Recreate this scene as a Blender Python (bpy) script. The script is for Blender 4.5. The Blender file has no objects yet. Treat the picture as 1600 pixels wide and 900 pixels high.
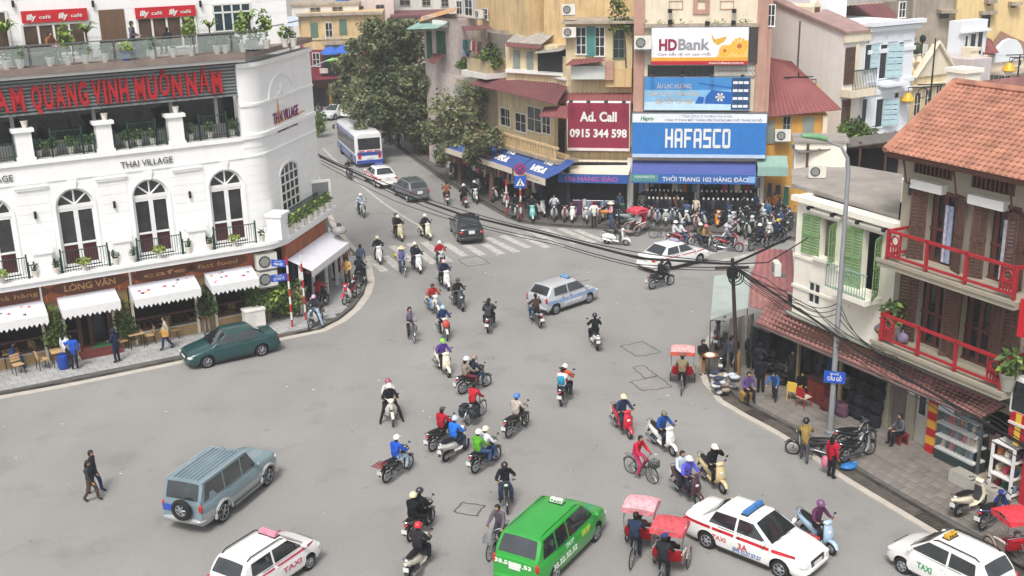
import bpy,bmesh,math,random
from mathutils import Vector,Matrix
rad=math.radians
D=bpy.data
S=bpy.context.scene
COL=S.collection
rng=random.Random(7)
# ------------------------------------------------------------------ camera
FPX,PITCH,ROLL,CAMH=1761.0,rad(17.75),rad(1.36),18.8
_c,_s=math.cos(PITCH),math.sin(PITCH)
_r=Vector((1,0,0));_d=Vector((0,-_s,-_c));CF=Vector((0,_c,-_s))
CR=_r*math.cos(ROLL)+_d*math.sin(ROLL)
CD=_d*math.cos(ROLL)-_r*math.sin(ROLL)
camd=D.cameras.new('camera');cam=D.objects.new('camera',camd);COL.objects.link(cam)
camd.sensor_width=36;camd.lens=FPX/1600*36;camd.clip_start=.5;camd.clip_end=2000
_m=Matrix.Identity(4)
for _i in range(3):
 _m[_i][0]=CR[_i];_m[_i][1]=-CD[_i];_m[_i][2]=-CF[_i]
_m[2][3]=CAMH
cam.matrix_world=_m
S.camera=cam
# ------------------------------------------------------------------ sky, sun, exposure
w=D.worlds.new('World');S.world=w;w.use_nodes=True
_n=w.node_tree.nodes;_l=w.node_tree.links
_bg=_n['Background']
_sky=_n.new('ShaderNodeTexSky');_sky.sky_type='NISHITA';_sky.sun_disc=False
SUN_EL,SUN_AZ=rad(56),rad(194)
_sky.sun_elevation=SUN_EL;_sky.sun_rotation=SUN_AZ
_sky.dust_density=4;_sky.air_density=1.0
_hs=_n.new('ShaderNodeHueSaturation');_hs.inputs['Saturation'].default_value=.22
_l.new(_sky.outputs[0],_hs.inputs['Color']);_l.new(_hs.outputs[0],_bg.inputs[0])
_bg.inputs[1].default_value=.11
sund=D.lights.new('sun','SUN');sun=D.objects.new('sun',sund);COL.objects.link(sun)
sund.energy=1.6;sund.angle=rad(16);sund.color=(1,.96,.9)
_dir=Vector((math.sin(SUN_AZ)*math.cos(SUN_EL),math.cos(SUN_AZ)*math.cos(SUN_EL),math.sin(SUN_EL)))
sun.rotation_euler=_dir.to_track_quat('Z','Y').to_euler();sun.location=(0,0,60)
S.view_settings.view_transform='Standard';S.view_settings.look='None'
S.view_settings.exposure=.71;S.view_settings.gamma=1
S.cycles.max_bounces=5;S.cycles.diffuse_bounces=3;S.cycles.glossy_bounces=2
S.cycles.transparent_max_bounces=6
# ------------------------------------------------------------------ pixel helpers: where a point of the photograph stands in the place
def ray(px,py):return CF+CR*((px-800)/FPX)+CD*((py-450)/FPX)
def G(px,py,z=0.0):
 v=ray(px,py);t=(z-CAMH)/v.z
 return Vector((0,0,CAMH))+v*t
class Frame:
 """a vertical facade: origin A, u to the right along yaw, outward normal towards the viewer (local -y), z up"""
 def __init__(s,A,yaw):
  s.A=Vector((A[0],A[1],0));s.yaw=yaw
  s.u=Vector((math.cos(yaw),math.sin(yaw),0));s.n=Vector((s.u.y,-s.u.x,0))
 def uv(s,px,py,off=0.0):
  v=ray(px,py);o=Vector((0,0,CAMH))
  t=(s.A+s.n*off-o).dot(s.n)/v.dot(s.n)
  X=o+v*t
  return(X-s.A).dot(s.u),X.z
 def rect(s,x0,y0,x1,y1,off=0.0):
  ym=(y0+y1)/2;xm=(x0+x1)/2
  return s.uv(x0,ym,off)[0],s.uv(x1,ym,off)[0],s.uv(xm,y1,off)[1],s.uv(xm,y0,off)[1]
 def w(s,u,off=0.0,z=0.0):return s.A+s.u*u+s.n*off+Vector((0,0,z))
 def loc(s,X):return((X-s.A).dot(s.u),-(X-s.A).dot(s.n),X.z)
 # ------------------------------------------------------------------ mesh builder
class MB:
 def __init__(s):s.v=[];s.f=[];s.m=[];s.T=None;s.mi=0
 def add(s,vs,fs,mi=None):
  b=len(s.v)
  if s.T is not None:vs=[s.T@Vector(v)for v in vs]
  s.v+=[tuple(v)for v in vs];s.f+=[tuple(b+i for i in f)for f in fs]
  s.m+=[s.mi if mi is None else mi]*len(fs)
  return s
 def box(s,x0,y0,z0,x1,y1,z1,mi=None):
  return s.add([(x0,y0,z0),(x1,y0,z0),(x1,y1,z0),(x0,y1,z0),(x0,y0,z1),(x1,y0,z1),(x1,y1,z1),(x0,y1,z1)],[(3,2,1,0),(4,5,6,7),(0,1,5,4),(1,2,6,5),(2,3,7,6),(3,0,4,7)],mi)
 def poly(s,pts,mi=None):return s.add(pts,[tuple(range(len(pts)))],mi)
 def prism(s,pts,d,mi=None):
  n=len(pts);d=Vector(d);q=[tuple(Vector(p)+d)for p in pts]
  return s.add(list(pts)+q,[tuple(range(n-1,-1,-1)),tuple(range(n,2*n))]+[(i,(i+1)%n,n+(i+1)%n,n+i)for i in range(n)],mi)
 def rings(s,rings,mi=None,cap=True,closed=True):
  n=len(rings[0]);vs=[p for r in rings for p in r];fs=[]
  for i in range(len(rings)-1):
   for j in range(n if closed else n-1):
    k=(j+1)%n
    fs.append((i*n+j,i*n+k,(i+1)*n+k,(i+1)*n+j))
  if cap:
   fs.append(tuple(range(n-1,-1,-1)));fs.append(tuple((len(rings)-1)*n+j for j in range(n)))
  return s.add(vs,fs,mi)
 def tube(s,pts,r,n=6,mi=None,cap=True,flat=1.0):
  pts=[Vector(p)for p in pts];R=[]
  for i,p in enumerate(pts):
   t=(pts[min(i+1,len(pts)-1)]-pts[max(i-1,0)]).normalized()
   up=Vector((0,0,1))if abs(t.z)<.95 else Vector((1,0,0))
   a=t.cross(up).normalized();b=a.cross(t)
   rr=r[i]if isinstance(r,(list,tuple))else r
   R.append([tuple(p+a*math.cos(k*2*math.pi/n)*rr+b*math.sin(k*2*math.pi/n)*rr*flat)for k in range(n)])
  return s.rings(R,mi,cap)
 def loft(s,secs,n=10,e=2.4,mi=None,cap=True):
  """secs: (x, z, half width in y, half height) along a path in xz"""
  R=[]
  for i,(x,z,hw,hh)in enumerate(secs):
   a=secs[max(i-1,0)];b=secs[min(i+1,len(secs)-1)]
   t=Vector((b[0]-a[0],0,b[1]-a[1])).normalized();u=Vector((-t.z,0,t.x))
   ring=[]
   for k in range(n):
    c,q=math.cos(2*math.pi*k/n),math.sin(2*math.pi*k/n)
    cy=math.copysign(abs(c)**(2/e),c);sz=math.copysign(abs(q)**(2/e),q)
    ring.append(tuple(Vector((x,0,z))+Vector((0,1,0))*cy*hw+u*sz*hh))
   R.append(ring)
  return s.rings(R,mi,cap)
 def ell(s,c,r,nu=10,nv=6,mi=None,v0=-1.0,v1=1.0):
  R=[]
  for j in range(nv+1):
   ph=math.pi/2*(v0+(v1-v0)*j/nv);q=max(math.cos(ph),.02)
   R.append([(c[0]+r[0]*q*math.cos(2*math.pi*i/nu),c[1]+r[1]*q*math.sin(2*math.pi*i/nu),c[2]+r[2]*math.sin(ph))for i in range(nu)])
  return s.rings(R,mi)
 def lathe(s,prof,c=(0,0,0),n=12,mi=None,axis='z',cap=True):
  R=[]
  for r,h in prof:
   ring=[]
   for i in range(n):
    a,b=r*math.cos(2*math.pi*i/n),r*math.sin(2*math.pi*i/n)
    ring.append((c[0]+a,c[1]+b,c[2]+h)if axis=='z' else(c[0]+a,c[1]+h,c[2]+b))
   R.append(ring)
  return s.rings(R,mi,cap)
 def torus(s,c,R0,r,n=18,m=6,mi=None,fl=1.0):
  """wheel ring in the xz plane (axis y)"""
  R=[]
  for i in range(n+1):
   a=2*math.pi*i/n
   R.append([(c[0]+(R0+r*math.cos(2*math.pi*k/m))*math.cos(a),c[1]+r*fl*math.sin(2*math.pi*k/m),c[2]+(R0+r*math.cos(2*math.pi*k/m))*math.sin(a))for k in range(m)])
  return s.rings(R,mi,False)
 def mesh(s,name,smooth=0):
  me=D.meshes.new(name);me.from_pydata(s.v,[],s.f)
  if any(s.m):me.polygons.foreach_set('material_index',s.m)
  if len(s.f)<30000:
   bm=bmesh.new();bm.from_mesh(me);bmesh.ops.recalc_face_normals(bm,faces=bm.faces);bm.to_mesh(me);bm.free()
  if smooth:
   me.polygons.foreach_set('use_smooth',[True]*len(me.polygons));me.set_sharp_from_angle(angle=rad(smooth))
  me.update()
  return me
def props(o,label=None,cat=None,group=None,kind=None):
 if label:o['label']=label
 if cat:o['category']=cat
 if group:o['group']=group
 if kind:o['kind']=kind
 return o
def thing(name,label,cat,loc=(0,0,0),yaw=0.0,group=None):
 o=D.objects.new(name,None);COL.objects.link(o);o.empty_display_size=.2
 o.location=loc;o.rotation_euler=(0,0,yaw)
 return props(o,label,cat,group)
def put(name,me,mats,parent=None,loc=None,label=None,kind=None,rotz=None):
 o=D.objects.new(name,me);COL.objects.link(o)
 mats=mats if isinstance(mats,(list,tuple))else[mats]
 if len(me.materials)<len(mats):
  for k in range(len(me.materials),len(mats)):me.materials.append(mats[k])
 for k,m in enumerate(mats):
  if me.materials[k]!=m:
   o.material_slots[k].link='OBJECT';o.material_slots[k].material=m
 if parent:o.parent=parent
 if loc is not None:o.location=loc
 if rotz is not None:o.rotation_euler=(0,0,rotz)
 return props(o,label,kind=kind)
def part(name,mb,mats,parent,smooth=0,label=None,kind=None,loc=None):
 return put(name,mb.mesh(name,smooth),mats,parent,loc,label,kind)
def solid(name,mb,mats,label,cat,loc=(0,0,0),yaw=0.0,group=None,smooth=0,kind=None):
 o=put(name,mb.mesh(name,smooth),mats);o.location=loc;o.rotation_euler=(0,0,yaw)
 return props(o,label,cat,group,kind)
def bx(name,parent,mat,x0,y0,z0,x1,y1,z1,**k):
 return part(name,MB().box(x0,y0,z0,x1,y1,z1),mat,parent,**k)
class Kit:
 """meshes of one kind of thing; place() copies them into a new thing, sharing the mesh data"""
 def __init__(s):s.e=[]
 def add(s,name,mb,keys,par=None,loc=(0,0,0),smooth=0,label=None,only=None):
  me=mb.mesh(name,smooth)if isinstance(mb,MB)else mb
  keys=keys if isinstance(keys,(list,tuple))else[keys]
  if not len(me.materials):
   for k in keys:me.materials.append(None)
  s.e.append((name,me,keys,par,loc,label,only));return len(s.e)-1
 def place(s,root,pal,flags=()):
  made={}
  for i,(name,me,keys,par,loc,label,only)in enumerate(s.e):
   if only and only not in flags:continue
   o=D.objects.new(name,me);COL.objects.link(o);o.location=loc
   o.parent=made.get(par,root)if par is not None else root
   for k,key in enumerate(keys):
    o.material_slots[k].link='OBJECT';o.material_slots[k].material=pal.get(key)or MAT(key)
   if label:o['label']=label
   made[i]=o
  return root
def haze():
 m=D.materials.new('haze');m.use_nodes=True;N=m.node_tree.nodes;N.remove(N['Principled BSDF'])
 v=N.new('ShaderNodeVolumePrincipled');v.inputs['Density'].default_value=.0008;v.inputs['Color'].default_value=(.93,.95,.97,1)
 m.node_tree.links.new(v.outputs[0],N['Material Output'].inputs['Volume'])
 o=D.objects.new('haze',MB().box(-420,-70,-1.5,420,920,40).mesh('haze'));COL.objects.link(o);o.data.materials.append(m);o['kind']='stuff'
haze()
# ------------------------------------------------------------------ materials
_mats={}
def mt(name,col,rough=.7,metal=0.0,var=.1,vs=2.0,streak=0.0,grime=(.12,.11,.1),bump=0.0,bs=30.0,rnd=0.0,spec=.4,coat=0.0,alpha=1.0,emit=0.0,stretch=None):
 if name in _mats:return _mats[name]
 m=D.materials.new(name);m.use_nodes=True;nt=m.node_tree;N=nt.nodes;L=nt.links
 b=N['Principled BSDF']
 b.inputs['Roughness'].default_value=rough;b.inputs['Metallic'].default_value=metal
 b.inputs['Specular IOR Level'].default_value=spec
 if coat:b.inputs['Coat Weight'].default_value=coat;b.inputs['Coat Roughness'].default_value=.06
 if alpha<1:b.inputs['Alpha'].default_value=alpha
 tc=N.new('ShaderNodeTexCoord')
 no=N.new('ShaderNodeTexNoise');no.inputs['Scale'].default_value=vs;no.inputs['Detail'].default_value=5;no.inputs['Roughness'].default_value=.62
 if stretch:
  mp0=N.new('ShaderNodeMapping');mp0.inputs['Scale'].default_value=stretch
  L.new(tc.outputs['Object'],mp0.inputs[0]);L.new(mp0.outputs[0],no.inputs['Vector'])
 else:L.new(tc.outputs['Object'],no.inputs['Vector'])
 mr=N.new('ShaderNodeMapRange');mr.inputs[1].default_value=.3;mr.inputs[2].default_value=.7
 mr.inputs[3].default_value=1-var;mr.inputs[4].default_value=1+var
 L.new(no.outputs['Fac'],mr.inputs[0])
 val=mr.outputs[0]
 if rnd:
  oi=N.new('ShaderNodeObjectInfo');r2=N.new('ShaderNodeMapRange');r2.inputs[3].default_value=1-rnd;r2.inputs[4].default_value=1+rnd
  L.new(oi.outputs['Random'],r2.inputs[0]);mu=N.new('ShaderNodeMath');mu.operation='MULTIPLY'
  L.new(val,mu.inputs[0]);L.new(r2.outputs[0],mu.inputs[1]);val=mu.outputs[0]
 mx=N.new('ShaderNodeVectorMath');mx.operation='SCALE';mx.inputs[0].default_value=col
 L.new(val,mx.inputs['Scale']);out=mx.outputs[0]
 if streak:
  mp=N.new('ShaderNodeMapping');mp.inputs['Scale'].default_value=(2.6,2.6,.3)
  L.new(tc.outputs['Object'],mp.inputs[0])
  n2=N.new('ShaderNodeTexNoise');n2.inputs['Scale'].default_value=1.3;n2.inputs['Detail'].default_value=6;n2.inputs['Roughness'].default_value=.7
  L.new(mp.outputs[0],n2.inputs['Vector'])
  cr=N.new('ShaderNodeMapRange');cr.inputs[1].default_value=.47;cr.inputs[2].default_value=.78;cr.inputs[3].default_value=0;cr.inputs[4].default_value=streak
  L.new(n2.outputs['Fac'],cr.inputs[0])
  mi=N.new('ShaderNodeMix');mi.data_type='RGBA';mi.inputs[7].default_value=(*grime,1)
  L.new(cr.outputs[0],mi.inputs[0]);L.new(out,mi.inputs[6]);out=mi.outputs[2]
 L.new(out,b.inputs['Base Color'])
 if emit:
  b.inputs['Emission Color'].default_value=(*col,1);b.inputs['Emission Strength'].default_value=emit
 if bump:
  n3=N.new('ShaderNodeTexNoise');n3.inputs['Scale'].default_value=bs;n3.inputs['Detail'].default_value=3
  L.new(tc.outputs['Object'],n3.inputs['Vector'])
  bu=N.new('ShaderNodeBump');bu.inputs['Strength'].default_value=bump;bu.inputs['Distance'].default_value=.03
  L.new(n3.outputs['Fac'],bu.inputs['Height']);L.new(bu.outputs[0],b.inputs['Normal'])
 _mats[name]=m
 return m
def hx(h):
 c=[int(h[i:i+2],16)/255 for i in(0,2,4)]
 return tuple((x/12.92 if x<=.04045 else((x+.055)/1.055)**2.4)for x in c)
def cloth(h):return mt('cloth_'+h,hx(h),.85,var=.32,vs=7,spec=.15,bump=.4,bs=12)
def paint(h):return mt('paint_'+h,hx(h),.28,var=.05,vs=1.2,coat=.6)
def plain(h,rough=.6,**k):return mt('plain_%s_%d'%(h,rough*100),hx(h),rough,**k)
_named=dict(skin=lambda:mt('skin',hx('b98a68'),.6,var=.06),hair=lambda:mt('hair',hx('17130f'),.5,var=.2,vs=20),tyre=lambda:mt('tyre',hx('1d1d1e'),.85,var=.15,vs=12),chrome=lambda:mt('chrome',hx('b9bcc0'),.22,1,var=.05),alloy=lambda:mt('alloy',hx('a9adb1'),.35,.7,var=.08,vs=6),black=lambda:mt('black_plastic',hx('1b1c1e'),.5,var=.12,vs=5),darkgrey=lambda:mt('dark_grey_plastic',hx('3a3c3f'),.55,var=.1,vs=5),seat=lambda:mt('seat_vinyl',hx('19191b'),.45,var=.12,vs=6),glass=lambda:mt('car_glass',hx('272d31'),.05,var=.6,vs=1.6,spec=1.0,coat=.5),window=lambda:mt('window_glass',hx('23282c'),.12,var=.3,vs=1.2,spec=.7),redlens=lambda:mt('red_lens',hx('b3201d'),.2,var=.1,spec=.7),clear=lambda:mt('clear_lens',hx('cfd3d6'),.12,var=.08,spec=.8),amber=lambda:mt('amber_lens',hx('d97a1d'),.2,var=.05),plate=lambda:mt('plate_white',hx('dcdcd8'),.5,var=.04),engine=lambda:mt('engine_metal',hx('6d6e70'),.5,.6,var=.25,vs=14),steel=lambda:mt('steel',hx('8d9194'),.4,.8,var=.1),white=lambda:mt('white_trim',hx('e2e2de'),.6,var=.05),eye=lambda:mt('eye_dark',hx('20160f'),.4,var=.02),sole=lambda:plain('2b2725'),)
def MAT(k):return _named[k]()
# ------------------------------------------------------------------ road, pavements, kerbs, markings
A_road=mt('asphalt',(.278,.271,.26),.9,var=.08,vs=.14,streak=0,bump=.3,bs=40,spec=.25)
def _asph():
 nt=A_road.node_tree;N=nt.nodes;L=nt.links;b=N['Principled BSDF']
 src=b.inputs['Base Color'].links[0].from_socket
 tc=N.new('ShaderNodeTexCoord')
 v=N.new('ShaderNodeTexNoise');v.inputs['Scale'].default_value=9;v.inputs['Detail'].default_value=8;v.inputs['Roughness'].default_value=.75;L.new(tc.outputs['Object'],v.inputs['Vector'])
 mp=N.new('ShaderNodeMapping');mp.inputs['Scale'].default_value=(.5,.16,1);mp.inputs['Rotation'].default_value=(0,0,rad(-18));L.new(tc.outputs['Object'],mp.inputs[0])
 s2=N.new('ShaderNodeTexNoise');s2.inputs['Scale'].default_value=1.0;s2.inputs['Detail'].default_value=6;L.new(mp.outputs[0],s2.inputs['Vector'])
 m1=N.new('ShaderNodeMapRange');m1.inputs[1].default_value=.3;m1.inputs[2].default_value=.7;m1.inputs[3].default_value=.91;m1.inputs[4].default_value=1.07;L.new(v.outputs['Fac'],m1.inputs[0])
 m2=N.new('ShaderNodeMapRange');m2.inputs[1].default_value=.35;m2.inputs[2].default_value=.65;m2.inputs[3].default_value=.95;m2.inputs[4].default_value=1.03;L.new(s2.outputs['Fac'],m2.inputs[0])
 sp=N.new('ShaderNodeTexVoronoi');sp.inputs['Scale'].default_value=.55;L.new(tc.outputs['Object'],sp.inputs['Vector'])
 m3=N.new('ShaderNodeMapRange');m3.inputs[1].default_value=.03;m3.inputs[2].default_value=.1;m3.inputs[3].default_value=.8;m3.inputs[4].default_value=1;L.new(sp.outputs['Distance'],m3.inputs[0])
 a=N.new('ShaderNodeMath');a.operation='MULTIPLY';L.new(m1.outputs[0],a.inputs[0]);L.new(m2.outputs[0],a.inputs[1])
 a2=N.new('ShaderNodeMath');a2.operation='MULTIPLY';L.new(a.outputs[0],a2.inputs[0]);L.new(m3.outputs[0],a2.inputs[1])
 st=N.new('ShaderNodeTexNoise');st.inputs['Scale'].default_value=.45;st.inputs['Detail'].default_value=7;st.inputs['Roughness'].default_value=.6;L.new(tc.outputs['Object'],st.inputs['Vector'])
 m4=N.new('ShaderNodeMapRange');m4.inputs[1].default_value=.56;m4.inputs[2].default_value=.76;m4.inputs[3].default_value=1;m4.inputs[4].default_value=.78;L.new(st.outputs['Fac'],m4.inputs[0])
 a3=N.new('ShaderNodeMath');a3.operation='MULTIPLY';L.new(a2.outputs[0],a3.inputs[0]);L.new(m4.outputs[0],a3.inputs[1]);a2=a3
 sc=N.new('ShaderNodeVectorMath');sc.operation='SCALE';L.new(src,sc.inputs[0]);L.new(a2.outputs[0],sc.inputs['Scale']);L.new(sc.outputs[0],b.inputs['Base Color'])
_asph()
road=solid('road',MB().poly([(-400,-60,0),(400,-60,0),(400,900,0),(-400,900,0)]),A_road,None,None,kind='structure')
M_pave_l=mt('paving_grey',hx('a3a3a2'),.85,var=.12,vs=3,rnd=.12,bump=.2)
M_pave_r=mt('paving_brown',hx('7b756f'),.9,var=.2,vs=1.5,rnd=.14,bump=.25)
M_pave_c=mt('paving_dark',hx('65615d'),.9,var=.2,vs=1.2,rnd=.12,bump=.25)
M_kerb=mt('kerb_stone',hx('5d5b58'),.9,var=.2,vs=4,rnd=.15)
M_strip=mt('concrete_strip',hx('b9b2a8'),.9,var=.12,vs=2,bump=.2)
M_dirt=mt('drain_dirt',hx('55504a'),.95,var=.35,vs=3,bump=.4)
KZ=.13
def line_pts(px,z=0):return[G(x,y,z)for x,y in px]
def offset(pts,d):
 out=[]
 for i,p in enumerate(pts):
  a=pts[max(i-1,0)];b=pts[min(i+1,len(pts)-1)];t=(b-a).normalized()
  out.append(p+Vector((-t.y,t.x,0))*d)
 return out
def strip(m,a,b,z0,z1):
 n=len(a)
 for i in range(n-1):
  m.prism([(a[i].x,a[i].y,z0),(a[i+1].x,a[i+1].y,z0),(b[i+1].x,b[i+1].y,z0),(b[i].x,b[i].y,z0)],(0,0,z1-z0))
def resample(pts,d):
 out=[pts[0]];acc=0
 for a,b in zip(pts,pts[1:]):
  L=(b-a).length;t=d-acc
  while t<=L:out.append(a+(b-a)*(t/L));t+=d
  acc=(acc+L)%d
 return out
def inside(p,poly):
 r=False;n=len(poly)
 for i in range(n):
  a,b=poly[i],poly[(i+1)%n]
  if(a.y>p.y)!=(b.y>p.y)and p.x<(b.x-a.x)*(p.y-a.y)/(b.y-a.y)+a.x:r=not r
 return r
def pavement(edge,inner,mat,yaw,slab,lim,sgn):
 """edge: kerb line; inner: the far side; one raised slab of structure with paving stones and kerb stones as its pieces"""
 poly=edge+inner
 bm=MB().prism([(p.x,p.y,-.02)for p in poly],(0,0,KZ-.012))
 pav=solid('pavement',bm,M_dirt,None,None,kind='structure')
 # kerb stones
 rs=resample(edge,.75);m=MB().box(0,0,0,.73,.2,KZ+.012).mesh('kerb_stone')
 for a,b in list(zip(rs,rs[1:]))[:120]:
  d=b-a;o=put('kerb_stone',m,M_kerb,pav,(a.x,a.y,0));o.rotation_euler=(0,0,math.atan2(d.y,d.x));o.scale=(1,sgn,1)
  # paving stones: nearest ones singly, the rest joined
 c,s=math.cos(yaw),math.sin(yaw);cells=[]
 xs=[p.x*c+p.y*s for p in poly];ys=[-p.x*s+p.y*c for p in poly]
 i0,i1,j0,j1=int(min(xs)/slab),int(max(xs)/slab)+1,int(min(ys)/slab),int(max(ys)/slab)+1
 band=offset(edge,.21*sgn)
 poly2=band+inner
 for i in range(i0,i1):
  for j in range(j0,j1):
   u,v=(i+.5+(.5 if j%2 else 0))*slab,(j+.5)*slab;p=Vector((u*c-v*s,u*s+v*c,0))
   if inside(p,poly2):cells.append(p)
 cells.sort(key=lambda p:p.length)
 h=slab/2-.008
 sm=MB().box(-h,-h,0,h,h,.022).mesh('paving_stone')
 for p in cells[:lim]:
  o=put('paving_stone',sm,mat,pav,(p.x,p.y,KZ-.024+rng.uniform(-.003,.004)));o.rotation_euler=(0,0,yaw)
 m=MB()
 for p in cells[lim:6000]:
  m.T=Matrix.Translation((p.x,p.y,KZ-.024+rng.uniform(-.003,.004)))@Matrix.Rotation(yaw,4,'Z');m.box(-h,-h,0,h,h,.022)
 if m.f:part('paving',m,mat,pav,kind='stuff')
 return pav
FL=Frame(G(140,556),.5201)
FR=Frame(G(1350,655),-1.1016)
FH=Frame(G(985,335),-.17)
FS=Frame(G(800,310),-1.05)
# left
kl=line_pts([(-150,653),(0,618),(100,600),(200,580),(287,562),(440,527),(500,515),(530,500),(552,482),(568,460),(574,440),(570,415),(562,403),(547,390),(517,355),(503,320),(495,290),(488,262),(480,225),(470,190)])
bl=[FL.w(9.2,-1.5),FL.w(-14,-1.5)]
pavement(kl,[kl[-1]+Vector((-6,0,0)),FL.w(14,-12),FL.w(9.2,-3.0),FL.w(-14,-3.0)],M_pave_l,FL.yaw,.5,260,1)
m=MB();strip(m,offset(kl,-.02),offset(kl,-.42),-.05,.006);part('gutter_strip',m,M_strip,road)
# right
kr=line_pts([(1110,520),(1092,555),(1092,580),(1098,600),(1120,628),(1160,652),(1205,676),(1250,704),(1305,744),(1350,772),(1450,832),(1520,874),(1640,948),(1800,1050)])
m=MB();strip(m,kr,offset(kr,.28),-.05,.05);part('kerb_strip',m,M_strip,road)
m=MB();strip(m,offset(kr,.28),offset(kr,.85),-.05,.01);part('drain_gutter',m,M_dirt,road)
kr2=offset(kr,.85)
pavement(kr2,[FR.w(13,-2.5),FR.w(-8,-2.5),FR.w(-11,-1.2)],M_pave_r,FR.yaw,.42,300,1)
gm=MB().box(-.55,-.25,0,.55,-.2,.03).box(-.55,.2,0,.55,.25,.03)
for i in range(9):gm.box(-.53+.125*i,-.2,0,-.49+.125*i,.2,.028)
for i,(x,y)in enumerate([(1456,816),(1182,650)]):
 p=G(x,y);d=kr[10]-kr[9]if i==0 else kr[6]-kr[5]
 o=solid('drain_grate',gm,mt('rust_iron',hx('4a443e'),.8,.3,var=.3,vs=6),'rusty drain grate in the gutter beside the '+('white taxi with the yellow roof sign' if i==0 else 'pile of bags at the pavement corner'),'drain grate',(p.x,p.y,.012),math.atan2(d.y,d.x),'drain grates in the gutter')
 # central block
kc=line_pts([(560,175),(590,205),(640,240),(700,283),(760,318),(800,340),(820,347),(850,351),(900,355),(1000,359),(1100,363),(1230,373),(1420,389)])
kc_back=[FH.w(26,-4),FH.w(-1,-4),FS.w(4,-4),FS.w(-14,-4),kc[0]+Vector((8,3,0))]
pavement(kc,kc_back,M_pave_c,FH.yaw,.6,120,1)
m=MB();strip(m,offset(kc,-.0),offset(kc,-.35),-.05,.005);part('gutter_strip',m,M_dirt,road)
# markings
M_mark=mt('road_paint',hx('b3b0aa'),.85,var=.3,vs=2.5,streak=0)
zeb=[((573,400),(601,424)),((601,400),(626,422)),((612,384),(655,416)),((640,380),(678,412)),((662,378),(702,409)),((696,380),(726,400)),((728,383),(755,399)),((756,381),(784,397)),((761,371),(808,394)),((784,368),(826,387)),((806,364),(856,387)),((826,360),(880,385)),((848,357),(903,381)),((875,357),(928,379)),((900,359),(945,377)),((1085,400),(1140,389)),((1120,410),(1180,396)),((1150,420),(1215,404))]
for a,b in zeb:
 p,q=G(*a),G(*b);t=(q-p).normalized();nn=Vector((-t.y,t.x,0))*.24
 m=MB().prism([tuple(p+nn),tuple(q+nn),tuple(q-nn),tuple(p-nn)],(0,0,.005));put('crosswalk_stripe',m.mesh('crosswalk_stripe'),M_mark,road)
cl=line_pts([(505,232),(527,254),(560,286),(600,318),(630,338),(658,354)]);m=MB();strip(m,offset(cl,.09),offset(cl,-.09),0,.005);part('lane_line',m,M_mark,road)
# cut and patched asphalt with cracked edges
M_patch=mt('asphalt_patch',(.27,.26,.25),.92,var=.14,vs=1.2,bump=.3);M_crack=mt('crack',hx('5a5650'),.95,var=.5,vs=5)
for k,q in enumerate([[(970,541),(1005,534),(1032,551),(995,557)],[(989,574),(1005,571),(1027,587),(1009,592)],[(984,597),(1027,587),(1050,605),(1005,611)],[(716,406),(746,400),(766,412),(730,416)],[(710,800),(721,785),(757,790),(745,806)],[(880,435),(905,430),(920,437),(895,443)]]):
 P=line_pts(q);m=MB().prism([tuple(p)for p in P],(0,0,.004));pt=put('road_patch',m.mesh('road_patch'),M_patch,road)
 for i in range(4):
  if k==5 and i%2:continue
  a,b=P[i],P[(i+1)%4];nseg=7;L=[]
  for j in range(nseg+1):L.append(a.lerp(b,j/nseg)+Vector((rng.uniform(-.03,.03),rng.uniform(-.05,.05),0)))
  m=MB();strip(m,offset(L,.03 if k!=4 else .04),offset(L,-.02),0,.009);put('crack',m.mesh('crack'),M_crack,pt)
m=MB()
for _ in range(160):
 x,y=rng.uniform(-22,14),rng.uniform(26,75);a=rng.uniform(0,3);s=rng.uniform(.02,.06);m.poly([(x+s*math.cos(a+k*1.57)*rng.uniform(.6,1.4),y+s*math.sin(a+k*1.57),.012)for k in range(4)],0 if rng.random()<.5 else 1)
solid('litter',m,[plain('d8d6d2'),plain('4c4a48')],None,None,kind='stuff')
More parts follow.
